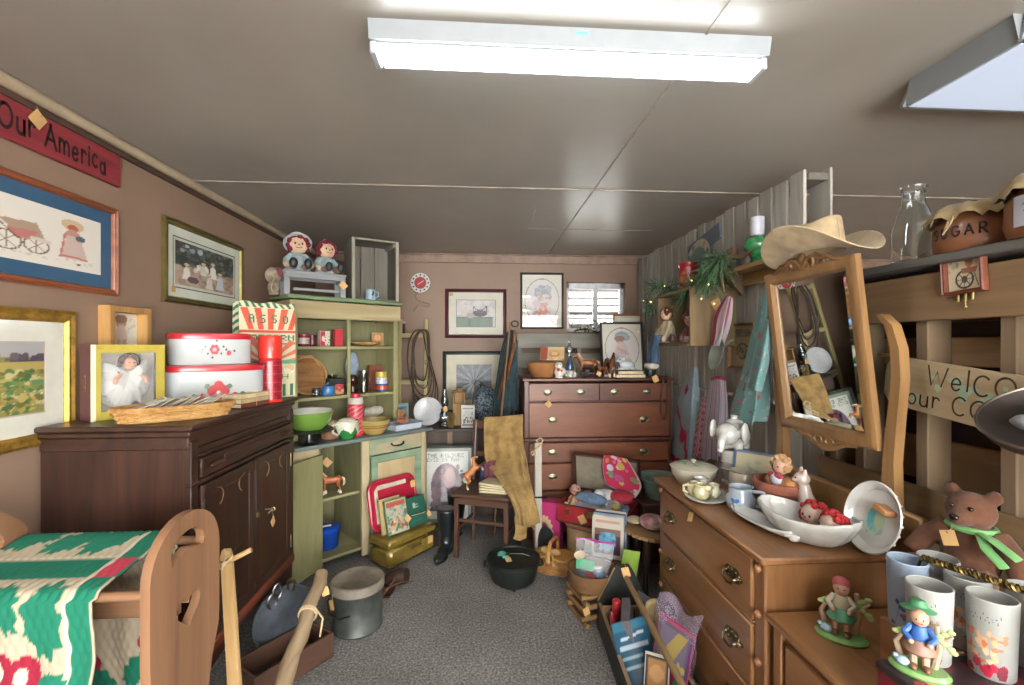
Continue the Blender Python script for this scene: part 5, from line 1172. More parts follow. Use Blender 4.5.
def oval_art(seed, child=False):
    A = Art(70, 90, 'c3c1b2'); A.ell(.5, .5, .43, .42, '6d5a50').ell(.5, .5, .415, .405, 'c5bfbc')
    if not child:
        A.dabs(.3, .25, .7, .75, 60, .045, ['b9a4a8', 'a98f8c', 'b87f6c', '8a8f94', 'c4b2b4']).dabs(.35, .62, .68, .78, 22, .05, ['98a0a8', '7f8990']).dabs(.42, .22, .6, .4, 20, .04, ['b5705a', 'c08a70']).ell(.36, .45, .1, .07, 'b59aa6')
    else:
        A.ell(.5, .76, .17, .08, '7f9398').ell(.53, .72, .19, .07, '8fa0a3').ell(.45, .66, .1, .075, 'b58f80').ell(.44, .7, .13, .06, '8a7268')
        A.ell(.48, .45, .16, .18, 'c0adab').poly([(.36, .5), (.6, .5), (.68, .12), (.3, .12)], 'bda9aa').line([(.4, .5), (.58, .42), (.64, .3)], .05, 'b59a92').dabs(.3, .1, .7, .4, 24, .035, ['b5a09f', 'c8b8b5']).line([(.5, .45), (.5, .15)], .012, 'a08c8c')
    return A
framed('framed_print', 'framed oval flower picture, thin dark frame, hanging left of the back window', 'picture', aty(542, 301, WB), FB, .44, .57, .02, plain('3d2f2c', .45), [], oval_art(1), .9)
def plank(b, c, d, m): b.box(c, d, m, bev=.003)
PALW = wood('827f77', 'a8a499', 'x', 7, .85, 0, .1, .25, '625e54'); PALZ = wood('8a8780', 'aeaaa0', 'z', 7, .85, 0, .1, .25, '68645a')
t = T('wooden_pallet', 'weathered grey pallet standing behind the tall chest, under the back window', 'pallet', (.93, 4.36, 0))
for z in (.12, .5, .95, 1.16, 1.36, 1.55):
    b = B(PALW); plank(b, (0, -.05, z), (1.2, .018, .14), PALW); b.make('slat', t)
for x in (-.57, 0, .57):
    b = B(PALZ); plank(b, (x, 0, .81), (.04, .08, 1.62), PALZ); b.make('stringer', t)
t = T('leafy_garland', 'dark leafy wire garland resting on the pallet at the window sill', 'garland', (1.18, 4.30, 1.625))
b = B(plain('2f3a2e', .7)); q = random.Random(4)
b.tube([(-.3+.06*i, .02*math.sin(i*1.7), .015+.02*math.sin(i)) for i in range(10)], .006); b.make('stem', t)
b = B(plain('35463c', .6, 0, .3))
for i in range(90):
    p = Vector((q.uniform(-.3, .26), q.uniform(-.05, .05), q.uniform(0, .11))); d = Vector((q.uniform(-1, 1), q.uniform(-1, 1), q.uniform(-.3, 1))).normalized()*.035; s = d.orthogonal().normalized()*.012
    b.add([p, p+d*.5+s, p+d, p+d*.5-s], [(0, 1, 2, 3)])
b.make('leaves', t)
b = B(plain('a89a6a', .6))
for i in range(10): b.ell((q.uniform(-.25, .22), q.uniform(-.06, .02), q.uniform(0, .06)), .014, nu=8, nv=6)
b.make('berries', t)
KZ = 1.2505
t = T('clay_bowl', 'tan clay bowl holding a wooden plaque on the tall chest', 'bowl', (.49, 3.64, KZ))
b = B(plain('9a6a40', .45, 0, .1, 8, .2)); b.lathe([(0, 0), (.085, 0), (.09, .006), (.12, .06), (.132, .105), (.136, .118), (.128, .12), (.118, .07), (.08, .015), (0, .012)], n=36); b.make('bowl', t)
A = Art(40, 26, 'b89a70'); A.rect(.0, .0, .3, 1, '8f4a38').ell(.6, .45, .22, .2, 'a9744a').ell(.6, .5, .15, .12, 'c9aa7c').rect(.3, .8, 1, 1, 'c4ad85').dabs(.3, 0, 1, .25, 14, .04, ['a08658', 'c9b48c'])
carton('wooden_plaque', 'painted wooden plaque tilted in the tan clay bowl', 'plaque', (.56, 3.62, KZ+.125), .2, .02, .12, 'a98a62', A, -18, -24)
def hen(p, rz, lab, k=1):
    t = T('china_hen', lab, 'figurine', p, rz); c = glaze('c9c6bb', .2)
    b = B(c); b.lathe([(0, 0), (.03*k, 0), (.032*k, .006*k), (.028*k, .012*k)], n=16); b.ell((0, 0, .045*k), (.04*k, .036*k, .04*k)); b.ell((-.005*k, -.005*k, .098*k), (.03*k, .028*k, .027*k)); b.ell((.03*k, 0, .05*k), (.025*k, .03*k, .03*k)); melt(b.make('body', t), .005, 2)
    b = B(plain('a8352f', .4)); b.ell((-.01*k, -.036*k, .066*k), (.012*k, .008*k, .014*k)); b.ell((.014*k, -.034*k, .058*k), (.01*k, .006*k, .008*k)); b.make('red_bow', t)
    b = B(plain('1a1512', .3)); b.ell((-.016*k, -.028*k, .105*k), .0035); b.ell((.008*k, -.03*k, .105*k), .0035); b.make('eyes', t)
hen((.60, 3.52, KZ), 0, 'white china chick with a red bow at the front edge of the tall chest')
t = T('madonna_bottle', 'blue-robed figure bottle with a crystal stopper standing behind the white chick', 'bottle', (.70, 3.60, KZ))
b = B(glaze('b9b8b2', .2)); b.lathe([(0, 0), (.045, 0), (.048, .01), (.045, .04), (.03, .06), (0, .062)], n=24)
for k in range(10): a = 2*PI*k/10; b.ell((.044*math.cos(a), .044*math.sin(a), .022), (.012, .012, .022), nu=8, nv=6)
b.make('white_base', t)
b = B(glaze('243a66', .25)); b.lathe([(.034, .055), (.038, .07), (.03, .11), (.016, .15), (.012, .17), (0, .171)], n=24); b.make('blue_robe', t)
b = B(metal('a08a4a', .35))
for s in (-1, 1): b.tube([(s*.042, 0, .05), (s*.05, 0, .09), (s*.035, 0, .13), (s*.014, 0, .165)], .007, n=6)
b.make('gold_trim', t)
b = B(glass('eef2f6', .05)); b.lathe([(.012, .17), (.01, .2), (.018, .215), (.02, .24), (.01, .26), (.012, .28), (.008, .31), (0, .315)], n=16); b.make('stopper', t)
HB, HM = plain('6a3f25', .4, 0, .25, 30), plain('2a1a12', .5)
t = T('horse_figurine', 'brown draught horse figurine standing sideways behind the little wagon, beside the blue bottle', 'horse figurine', (.86, 3.66, KZ), 172); horse(t, .17, plain('8a5632', .4, 0, .2, 30), plain('b9a282', .5), plain('b5a288', .5))
t = T('horse_figurine', 'dark bay horse figurine turned half away, next to the framed bonnet child', 'horse figurine', (.955, 3.56, KZ), 205); horse(t, .11, HB, HM, plain('b9aa92', .5))
t = T('toy_wagon', 'small dark cast-iron wagon with a paper tag in front of the brown horse', 'toy wagon', (.84, 3.53, KZ), 0)
ir = plain('2b211d', .5, .4)
b = B(ir); b.box((0, 0, .035), (.12, .045, .02)); b.box((-.02, 0, .055), (.04, .04, .03)); b.make('body', t)
for x in (-.04, .045):
    for y in (-.028, .028):
        b = B(ir); M = TR(x, y, .026) @ RX(90); b.tube([(.023*math.cos(q), .023*math.sin(q), 0) for q in [2*PI*i/16 for i in range(16)]], .003, closed=True, n=5, M=M)
        for k in range(4): a = k*PI/4; b.tube([(-.023*math.cos(a), -.023*math.sin(a), 0), (.023*math.cos(a), .023*math.sin(a), 0)], .0016, n=4, M=M)
        b.make('wheel', t)
price_tag(t, (.07, -.034, .035), .03, 60, RX(90), .015)
t = T('horse_figurine', 'bay horse figurine with white face and socks facing forward at the chest front', 'horse figurine', (1.01, 3.545, KZ), -85); horse(t, .18, plain('5f3820', .4, 0, .2, 30), plain('1f1512', .5), plain('cdbfa8', .5))
t = framed('framed_print', 'framed print of a bonneted child in an oval, dark frame, standing on the tall chest', 'picture', (1.185, 3.79, KZ+.228), basis((1,0,0), (0,.14,.99), (0,-.99,.14)), .37, .455, .018, plain('33302f', .4), [], oval_art(2, True), .5)
A = Art(60, 20, 'b9bcb4'); A.rect(.1, .25, .9, .55, '6d7f80').line([(.05, .35), (.95, .4)], .03, '3d4a4c').line([(.9, .5), (.95, .7)], .02, '2f383a')
framed('framed_print', 'small wooden-framed strip picture peeking out above the bonnet child print', 'picture', (1.27, 3.9, KZ+.38), basis((1,0,0), (0,.14,.99), (0,-.99,.14)), .26, .30, .018, wood('8a5a3a', 'a87a55', 'x', 15), [(.02, 'b3ab94')], A)
zz = KZ+.0005
for c, w, lab in (('5f8478', .24, 'green book lying flat under the orange one, front of the tall chest'), ('9a5a3c', .21, 'orange-brown book lying on the green one under the china lamb')):
    o = book(w, .14, .026, c).make('book'); o.location = (1.165, 3.565, zz); tag(o, lab, 'book'); zz += .027
t = T('china_lamb', 'white china lamb with a pale blue tint lying on the two stacked books', 'figurine', (1.16, 3.565, zz+.0005), 180)
lc = glaze('b9c3c8', .25); b = B(lc); k = .1
b.ell((0, 0, .4*k), (.62*k, .35*k, .36*k)); b.ell((.5*k, 0, .85*k), (.33*k, .28*k, .3*k)); b.ell((.78*k, 0, .78*k), (.2*k, .17*k, .16*k)); b.tube([(.4*k, 0, .5*k), (.48*k, 0, .8*k)], .24*k)
for s in (-1, 1): b.ell((.38*k, s*.3*k, .9*k), (.14*k, .1*k, .2*k)); b.ell((.5*k, s*.2*k, .12*k), (.25*k, .1*k, .11*k)); b.ell((-.4*k, s*.24*k, .14*k), (.25*k, .12*k, .14*k))
melt(b.make('body', t), .006, 2); b = B(plain('20242a', .3)); b.ell((.68*k, .2*k, .88*k), .005); b.ell((.68*k, -.2*k, .88*k), .005); b.make('eyes', t)
t = T('leather_strap', 'brown leather strap with a paper tag hanging down the tall chest front', 'strap', (1.42, 3.468, 0))
lt = plain('4a2a18', .55); b = B(lt)
b.tube([(-.02, .06, 1.262), (-.018, .0, 1.262), (-.015, -.018, 1.24), (-.03, -.02, 1.1), (-.035, -.02, .98), (-.01, -.022, .94), (.015, -.02, .98), (.01, -.02, 1.1), (.02, -.018, 1.24), (.02, .0, 1.262), (.02, .06, 1.262)], .006, n=6, flat=.5); b.ell((-.01, -.022, .935), (.012, .008, .012)); b.make('strap', t)
price_tag(t, (-.08, -.024, 1.245), .045, 25, RX(90) @ RY(0), .02)
t = T('dark_urn', 'small dark green urn at the far end of the tall chest below the doll crate', 'urn', (1.38, 3.66, KZ))
b = B(plain('22302c', .4)); b.lathe([(0, 0), (.04, 0), (.042, .01), (.05, .06), (.03, .1), (.04, .12), (0, .12)], n=20); b.make('urn', t)
t = T('ladder', 'short pale wooden ladder leaning on the back wall beside the hutch', 'ladder', (0, 0, 0))
LD = wood('8f8255', 'b3a678', 'z', 9, .7, 0, .12, .2); LDX = wood('8f8255', 'b3a678', 'x', 9, .7, 0, .12, .2)
for x in (-.775, -.528):
    b = B(LD); b.box((0, 0, .88), (.035, .03, 1.76), M=TR(x, 4.24, 0) @ RX(-5)); b.make('rail', t)
for z in (.3, .72, 1.16, 1.6):
    b = B(LDX); b.box((-.65, 4.24+z*.0875, z), (.24, .025, .045)); b.make('rung', t)
t = T('leather_bridle', 'coil of old leather bridle straps hanging from the ladder top', 'bridle', (-.56, 4.335, 1.6))
b = B(plain('3f3128', .7, 0, .25)); q = random.Random(2)
for k in range(6):
    L = .42+.07*k; o_ = q.uniform(-.03, .03)
    Q = [Vector(p_) for p_ in [(-.07+o_, -.02-.005*k, .0), (-.03+o_, -.035-.005*k, .045), (.03+o_, -.03-.005*k, .03), (.055+o_*.5, -.03-.006*k, -.15), (.05+.02*k, -.03-.006*k, -L*.7), (.02+.012*k, -.03-.006*k, -L), (-.05, -.035-.006*k, -L*.9), (-.1+o_, -.03-.006*k, -L*.5), (-.1+o_, -.025-.005*k, -.1)]]; b.tube([cat_rom(Q+[Q[0]], i/44) for i in range(44)], .009, closed=True, n=6, flat=.6)
b.make('straps', t)
b = B(metal('7d7468', .45))
for x, z in ((.05, -.25), (-.08, -.3), (.08, -.42)): b.tube([(x+.02*math.cos(a), -.06, z+.02*math.sin(a)) for a in [2*PI*i/12 for i in range(12)]], .004, closed=True, n=5)
b.make('rings', t)
for p, lab in (((-.735, 4.375, 1.64), 'small purple tassel with a white top on the ladder beside the hutch cornice'),):
    t = T('tassel', lab, 'tassel', p); b = B(plain('5a2a38', .7)); b.tube([(0, 0, -.02), (0, -.015, .07)], [.012, .008]); b.make('cord', t); b = B(plain('c9c0b0')); b.ell((0, -.016, .08), .012); b.make('bead', t)
WD = wood('2f241f', '54443a', 'z', 8, .6, 0, .1, .2, '7a6450', (.3, .7))
t = T('washstand', 'dark plank-fronted washstand between the hutch and the chair, crowded with small things', 'washstand', (-.16, 4.0, 0))
b = B(WD); b.box((0, .2, .385), (.66, .36, .75), bev=.003); b.box((0, .2, .765), (.7, .4, .025), wood('2b2523', '4a403a', 'x', 8, .5)); b.make('carcass', t)
st = wood('6f5c48', '8d765c', 'z', 9, .7)
b = B(st); b.box((-.12, .017, .6), (.045, .014, .3), bev=.002); b.make('slat', t)
b = B(st); b.box((.1, .017, .6), (.045, .014, .3), bev=.002); b.make('slat', t)
b = B(wood('8d7d5a', 'a8986f', 'x', 9, .7)); b.box((0, .006, .425), (.66, .03, .03)); b.make('ledge', t)
VZ = .7785
def on(px, y, z=VZ): p = aty(px, 400, y); return Vector((p.x, y, z))
t = T('white_plate', 'plain white plate leaning on the ladder foot behind the counter corner', 'plate', on(428, 4.17), 0)
b = B(glaze('b5b7ba', .2)); b.lathe([(0, 0), (.07, 0), (.075, .006), (.125, .018), (.127, .022), (.12, .022), (.07, .01), (0, .008)], n=36, M=TR(0, 0, .127) @ RX(75)); b.make('plate', t)
t = T('oil_lamp', 'small glass oil lamp with a tall clear chimney on the washstand', 'oil lamp', on(444.5, 4.14))
b = B(glass('c9d3d6', .1)); b.lathe([(0, 0), (.05, 0), (.045, .015), (.018, .03), (.016, .06), (.045, .08), (.05, .11), (.03, .135), (0, .14)], n=20); b.make('font', t)
b = B(metal('7d7460', .4)); b.lathe([(.03, .135), (.032, .16), (.026, .165), (0, .166)], n=16); b.make('burner', t)
b = B(glass('dfe9ec', .04)); b.lathe([(.024, .165), (.036, .2), (.038, .22), (.024, .27), (.02, .33), (.018, .33), (.022, .27), (.036, .22), (.034, .2), (.022, .167)], n=18); b.make('chimney', t)
price_tag(t, (.012, -.055, .16), .04, 15, RX(90), .03)
t = T('straw_bundle', 'little bundle of dried straw and husks at the front of the washstand', 'straw bundle', on(451, 4.06))
b = B(plain('6a5a34', .85, 0, .3)); q = random.Random(8)
for i in range(36): a = q.uniform(0, 6.28); r = q.uniform(.01, .045); b.tube([(.02*math.cos(a), .02*math.sin(a), 0), (r*math.cos(a), r*math.sin(a), q.uniform(.07, .15))], .004, n=4)
b.make('straw', t)
t = T('wooden_birdhouse', 'small open wooden box like a birdhouse standing on the washstand', 'birdhouse', on(459, 4.2), 0)
bw = wood('8a6a44', 'a9875c', 'z', 14, .7)
b = B(bw); b.box((0, .05, .15), (.11, .01, .3)); b.box((-.05, 0, .15), (.012, .1, .3)); b.box((.05, 0, .15), (.012, .1, .3)); b.box((0, -.045, .1), (.1, .012, .2)); b.box((0, 0, .005), (.1, .1, .01)); b.make('box', t)
b = B(wood('6b5236', '8a6c48', 'x', 14, .7)); b.box((0, 0, .306), (.14, .13, .014)); b.tube([(0, 0, .31), (0, 0, .34)], [.04, .03]); b.make('roof', t)
A = Art(34, 50, 'bdbdb8'); A.rect(.05, .08, .95, .14, '55504e').dabs(.15, .15, .85, .5, 30, .05, ['6d6866', '8c8683', '4f4a48', '9a6a60']).dabs(.15, .5, .85, .75, 16, .05, ['8f9498', 'a5a9ad']).rect(.1, .85, .9, .9, '7d7875').rect(.2, .2, .26, .4, '3a3634').rect(.45, .2, .5, .42, '3a3634')
carton('picture_box', 'white box printed with a grey street scene at the front of the washstand', 'box', on(468, 4.05), .12, .04, .2, 'b9b9b5', A, 0)
t = T('cloth_bag', 'dark navy paisley cloth bag slumped at the end of the washstand', 'bag', on(487, 4.13))
m, nt, bb = _new('paisley_cloth'); f = _noise(nt, _coords(nt, (34,)*3), 1, 3, .6, 1.6)
nt.links.new(_ramp(nt, f, [(.4, '161c24'), (.5, '2b3945'), (.56, '8a9aa4'), (.6, '222c36'), (.75, '161c24')]), bb.inputs['Base Color']); bb.inputs['Roughness'].default_value = .8
b = B(m); b.ell((0, 0, .14), (.125, .09, .14)); b.ell((.05, 0, .1), (.12, .085, .1)); b.ell((-.06, .0, .24), (.06, .06, .1)); b.ell((.03, .02, .25), (.07, .06, .09)); b.tube([(-.05, 0, .3), (-.05, .03, .38), (-.01, .05, .3)], .022); b.lathe([(0, 0), (.11, 0), (.11, .03), (0, .04)]); melt(b.make('bag', t), .012, 2)
b = B(plain('5a2f26')); b.tube([(.0, -.08, .05), (.08, -.085, .06), (.14, -.06, .1), (.12, -.02, .14)], .03, n=8); b.make('brown_lining', t)
b = B(metal('5f5a55', .4)); b.tube([(-.08+.03*math.cos(a), -.01, .37+.04*math.sin(a)) for a in [2*PI*i/16 for i in range(16)]], .006, closed=True, n=6); b.tube([(-.12, 0, .3), (-.13, 0, .2), (-.1, -.03, .1)], .005); b.make('ring_handle', t)
t = T('hanging_coat', 'dark teal coat hanging beside the tall chest with a tan leather piece over it', 'coat', (.185, 3.925, 0))
tl = cloth('1d2f33', '2f454a'); sheet('coat_body', t, [[(.03, .02, 1.62), (.07, 0, 1.64), (.11, .02, 1.62)], [(-.02, .02, 1.45), (.06, -.03, 1.45), (.12, .02, 1.45)], [(-.06, .03, 1.2), (.04, -.05, 1.2), (.115, .02, 1.2)], [(-.1, .04, .9), (.02, -.06, .9), (.11, .02, .9)], [(-.1, .04, .5), (.0, -.05, .5), (.11, .02, .5)]], tl, None, 24, 24, .008, .012)
sheet('sleeve', t, [[(.09, -.03, 1.55), (.12, -.05, 1.55), (.125, -.03, 1.55)], [(.06, -.05, 1.3), (.09, -.08, 1.3), (.12, -.05, 1.3)], [(.05, -.05, .95), (.08, -.08, .95), (.115, -.05, .95)]], cloth('2a4048', '3b5560'), None, 12, 12, .012)
b = B(plain('8f5a32', .7, 0, .2)); b.tube([(.09, -.06, 1.63), (.085, -.085, 1.5), (.05, -.09, 1.35), (.03, -.085, 1.22)], [.025, .045, .035, .02], flat=.35, n=10); b.make('tan_leather_piece', t)
b = B(plain('6d4432', .7, 0, .2)); b.tube([(.02, -.08, 1.36), (-.01, -.09, 1.2), (-.05, -.08, 1.05)], [.03, .045, .02], flat=.35, n=10); b.make('brown_leather_piece', t)
b = B(metal('5c5048', .5)); b.tube([(.095+.03*math.cos(a), -.04, 1.69+.025*math.sin(a)) for a in [2*PI*i/14 for i in range(14)]], .006, closed=True, n=6); b.make('hanging_ring', t)
t = T('walking_stick', 'thin wooden stick leaning in front of the dark coat', 'stick', (0, 0, 0)); b = B(wood('6d4f30', '8f6c46', 'z', 20)); b.tube([(.10, 3.66, .0), (.16, 3.74, .95), (.235, 3.815, 1.70)], [.008, .009, .007]); b.make('stick', t)
A = Art(70, 84, 'c3c5bf'); A.text('THE BELOVED', .06, .91, .05, '5d5d5c', .86); A.text('EYES IN TOWN', .06, .845, .045, '66605f', .8)
A.ell(.5, .48, .34, .34, '6d5260').dabs(.2, .2, .85, .78, 50, .06, ['5a4450', '7a5a68', '493a48', '80606a']).ell(.58, .6, .13, .16, 'a97f84').ell(.58, .64, .09, .1, 'b58f8c').poly([(.1, .12), (.5, .42), (.9, .1)], '4f4450').ell(.3, .2, .12, .06, '6a5a62')
framed('framed_poster', 'framed poster of a purple figure under grey lettering, leaning behind the boots', 'poster', (-.30, 3.85, .335), basis((1,0,0), (0,.17,.985), (0,-.985,.17)), .48, .66, .03, plain('3a443d', .5), [(.03, '7d8478')], A, .3)
def boot(p, rz, lean, lab):
    t = T('cowboy_boot', lab, 'boot', p, rz, 'dark cowboy boots'); m = plain('12181c', .3, 0, .3, 10, .3); X = RY(0)
    b = B(m); b.tube([(.0, 0, .33), (.0, 0, .24), (.0, 0, .14), (.01, 0, .075)], [.075, .068, .052, .05], n=16, caps=True); b.ell((.05, 0, .05), (.09, .042, .045)); b.ell((.13, 0, .036), (.085, .038, .03)); b.ell((-.005, 0, .06), (.05, .04, .045)); melt(b.make('upper', t), .009, 3)
    b = B(plain('1c1310', .5)); b.prism([(-.045, -.032), (.04, -.03), (.1, -.042), (.16, -.034), (.205, -.004), (.205, .004), (.16, .034), (.1, .042), (.04, .03), (-.045, .032)], .007, z0=.013); b.box((-.015, 0, .0095), (.055, .055, .019)); b.make('sole', t)
    for s in (-1, 1): b = B(plain('2a3236', .4)); b.tube([(.0, s*.074, .31), (.0, s*.082, .34), (.0, s*.072, .335)], .006); b.make('pull_strap', t)
boot((-.20, 3.61, 0), 243, 0, 'dark cowboy boot with its toe pointing to the gold case, in front of the poster')
boot((-.255, 3.31, 0), 254, 0, 'dark cowboy boot with its toe pointing forward beside the chair leg')
CW = wood('3a241b', '5c4030', 'x', 10, .5, .1); CWZ = wood('3a241b', '5c4030', 'z', 10, .5, .1)
CR0 = -20
t = T('wooden_chair', 'small dark wooden chair with tan suede chaps over its back', 'chair', (-.2, 3.235, 0), CR0)
w, d = .40, .36
b = B(CW); b.box((w/2, d/2-.01, .452), (w+.03, d+.03, .03), bev=.01); b.box((w/2, .01, .41), (w-.04, .02, .05)); b.box((w/2, d-.02, .41), (w-.04, .02, .05)); b.box((.012, d/2, .41), (.02, d-.05, .05)); b.box((w-.012, d/2, .41), (.02, d-.05, .05)); b.make('seat', t)
for x in (.016, w-.016):
    b = B(CWZ); b.box((x, .016, .22), (.032, .032, .437)); b.make('leg', t)
    b = B(CWZ); b.tube([(x, d-.02, 0), (x, d-.016, .45), (x, d+.05, .92)], [.017, .019, .015], n=8); b.make('back_leg', t)
b = B(CW); b.box((w/2, .016, .27), (w-.06, .018, .022)); b.make('front_stretcher', t)
for x in (.016, w-.016): b = B(CW); b.box((x, d/2, .2), (.018, d-.06, .02)); b.make('side_stretcher', t)
b = B(CW); b.box((w/2, d+.045, .885), (w+.02, .022, .07), bev=.008); b.make('top_rail', t)
b = B(CW); b.box((w/2, d+.016, .66), (w-.05, .016, .04)); b.make('back_rail', t)
def CHP(x, y, z): return t_ch.location+RZ(CR0) @ Vector((x, y, z))
t_ch = t; SZ = .4675
bk = (('1f2a48', .15, 'navy book'), ('2a2f48', .148, 'dark blue book'), ('7a2a32', .165, 'maroon book'), ('3a3a55', .16, 'slate blue book'), ('8a3036', .175, 'red book'), ('54283a', .18, 'plum book'))
x = .115
for i, (c, h, lab) in enumerate(bk):
    o = book(.1, h, .019, c, 'c9bfa5').make('book'); o.location = CHP(x, .27, SZ+h/2+.0005); o.rotation_euler = (RZ(CR0) @ basis((0,1,0),(0,0,1),(1,0,0))).to_euler()
    tag(o, f'upright {lab} in the row at the back of the chair seat', 'book', 'small books standing on the chair'); x += .0195
zz = SZ+.0005
for i, (c, L, lab) in enumerate((('8a8a5a', .2, 'olive book at the bottom'), ('b5a57c', .195, 'tan book second from the bottom'), ('6d6a48', .19, 'dark olive book second from the top'), ('c4b793', .18, 'cream book on top'))):
    o = book(L, .15, .016, c, 'd6cbab').make('book'); o.location = CHP(.27, .115, zz); o.rotation_euler = (0, 0, math.radians(CR0+4-5*i)); tag(o, lab+' of the flat pile on the chair seat', 'book', 'books piled on the chair'); zz += .0166
t = T('horse_figurine', 'palomino rearing toy horse with white mane on the corner of the chair seat', 'horse figurine', CHP(.115, .1, SZ+.0005), CR0+28); horse(t, .15, plain('a8683a', .4, 0, .15, 30), plain('cfc4ae', .5), plain('cfc4ae', .5), 'rear')
t = T('suede_chaps', 'fringed tan suede chaps draped over the chair back and hanging to the floor', 'chaps', (0, 0, 0))
su = cloth('8a6c3c', 'a88a55', .95, 90, .35)
P = lambda px, py, y: aty(px, py, y)
sheet('chap_leg', t, [[P(484, 417, 3.50), P(503, 416, 3.47), P(523, 414, 3.44)], [P(484, 440, 3.46), P(505, 440, 3.40), P(523, 438, 3.36)], [P(486, 462, 3.42), P(508, 462, 3.34), P(527, 462, 3.28)], [P(500, 482, 3.2), P(516, 486, 3.12), P(532, 488, 3.10)], [P(513, 505, 3.05), P(524, 508, 3.0), P(537, 508, 3.02)], [P(517, 524, 3.04), P(527, 527, 2.99), P(540, 523, 3.02)]], su, None, 26, 40, .006, .008)
b = B(su); q = random.Random(6)
for i in range(26):
    v = i/25; y = 3.33-.34*v; a = P(519+8*v+q.uniform(-1, 1), 444+76*v, y-.025); c = P(522+14*v+q.uniform(-2, 2), 456+76*v, y-.035)
    b.tube([a, (a+c)/2+Vector((0, -.006, 0)), c], .0035, n=4)
b.make('fringe', t)
sheet('hanging_tail', t, [[P(514, 516, 3.07), P(521, 517, 3.06), P(528, 517, 3.06)], [P(515, 530, 3.07), P(521, 532, 3.06), P(527, 531, 3.06)], [P(513, 539, 3.08), P(520, 541, 3.07), P(526, 538, 3.07)]], su, None, 8, 8, .005)
t = T('white_post', 'whitewashed square post with a rope loop at its top, in front of the tall chest', 'post', (.395, 3.19, 0), 8)
b = B(wood('a39d90', 'bdb7aa', 'z', 9, .8)); b.box((0, 0, .41), (.05, .03, .82), bev=.006); b.make('post', t)
b = B(STRING); b.tube([(.01, -.02, .80), (-.02, -.022, .84), (.01, -.024, .86), (.03, -.02, .84), (.01, -.02, .80), (-.03, -.024, .775), (-.055, -.026, .755), (-.05, -.026, .735), (-.025, -.024, .76)], .006, n=6); b.make('rope_loop', t)
b = B(metal('2e2a28', .5)); b.tube([(-.03, -.02, .44), (.06, -.02, .435)], .006); b.make('iron_rod', t)
t = T('train_case', 'vintage mustard gold hard-sided train case on the carpet in front of the hutch', 'case', (-.615, 3.06, 0), 50)
gd = plain('7d692c', .35, .25, .15, 12, .3)
b = B(gd); L, W, H = .43, .21, .2; b.box((L/2, W/2, .075), (L, W, .144), bev=.03); b.make('body', t)
b = B(gd); b.box((L/2, W/2, .168), (L+.006, W+.006, .06), bev=.022); b.make('lid', t)
b = B(metal('a8974f', .3)); b.box((L/2, W/2, .139), (L+.004, W+.004, .008), bev=.003); b.box((L/2, W/2, .03), (L+.003, W+.003, .005), bev=.002); b.make('trim', t)
b = B(plain('5f4a26', .5)); b.tube([(L*.38, -.008, .125), (L*.40, -.03, .105), (L*.6, -.03, .105), (L*.62, -.008, .125)], .008, n=8); b.make('handle', t)
price_tag(t, (L*.84, -.012, .1), .045, 0, RX(90), .03)
b = B(metal('a8974f', .3)); b.box((L*.8, -.004, .139), (.03, .008, .03)); b.make('latch', t)
TC = RZ(50)
def TCP(x, y, z): return Vector((-.615, 3.06, 0))+TC @ Vector((x, y, z))
t = T('serving_tray', 'red rounded serving tray with a cream stripe, leaning on the hutch behind the books', 'tray', TCP(.2, .178, .2), 46)
def rrect(w, h, r, n=6): return [(sx*(w/2-r)+r*math.cos(a), sy*(h/2-r)+r*math.sin(a)) for sx, sy, a0 in ((1, 1, 0), (-1, 1, 90), (-1, -1, 180), (1, -1, 270)) for a in [math.radians(a0+90*i/n) for i in range(n+1)]]
X = RX(78) @ TR(0, .175, 0); rdt = plain('a82038', .35, 0, .05, 8, .3)
b = B(rdt); b.prism(rrect(.36, .30, .05), .006, M=X); P1 = rrect(.385, .325, .06); b.tube([(x, y, .016) for x, y in P1], .013, closed=True, n=8, M=X); b.make('tray', t)
b = B(plain('bdb5a5', .4)); b.tube([(-.13, -.12, .0065), (-.13, .1, .0065), (-.11, .12, .0065), (.13, .12, .0065)], .015, n=6, flat=.12, M=X); b.make('cream_stripe', t)
price_tag(t, (.12, -.045, .29), .04, 0, RX(78), .01)
A1 = Art(40, 54, 'a8a48c'); A1.rect(.05, .8, .95, .95, 'a5523f').dabs(.05, .35, .95, .8, 40, .07, ['7d8f9a', '5a7a68', '8a9a8c', 'b5aa90']).dabs(.05, .05, .95, .4, 40, .06, ['3f6a4d', 'b5654a', 'cbbd9a', '4f7a58', '8c4a3a']).line([(.3, .1), (.6, .5)], .05, 'b9a888').line([(.7, .1), (.5, .5)], .05, 'a8624a')
def stand_book(lab, p, rz, w, h, th, c, art=None, lean=-14, group=None):
    t = T('book', lab, 'book', p, rz, group); R = RX(lean); t.location.z += .0006+th/2*abs(math.sin(math.radians(lean)))
    b = B(plain(c, .5)); b.box((0, -th/2+.001, h/2), (w, .003, h), M=R, bev=.001); b.box((0, th/2-.001, h/2), (w, .003, h), M=R, bev=.001); b.box((-w/2+.0015, 0, h/2), (.003, th, h), M=R, bev=.001); b.make('cover', t)
    b = B(plain('c9bd9c', .8, 0, .08, 60)); b.box((.002, 0, h/2), (w-.008, th-.005, h-.008), M=R, bev=.0006); b.make('pages', t)
    if art: b = B(); b.art(art, w*.95, h*.96, paint(.4, .3), R @ TR(0, -th/2-.0012, h/2) @ RX(90)); b.make('cover_picture', t)
    return t
stand_book('cream-covered book standing between the red tray and the country scene book', TCP(.125, .115, .1985), 46, .17, .235, .018, 'b09a6a', None, -13)
t = stand_book('tall book with a country scene cover, standing on the gold case', TCP(.135, .065, .1985), 43, .17, .23, .022, '5a7a5c', A1, -15); price_tag(t, (.045, -.045, .1), .04, 35, RX(75), .02)
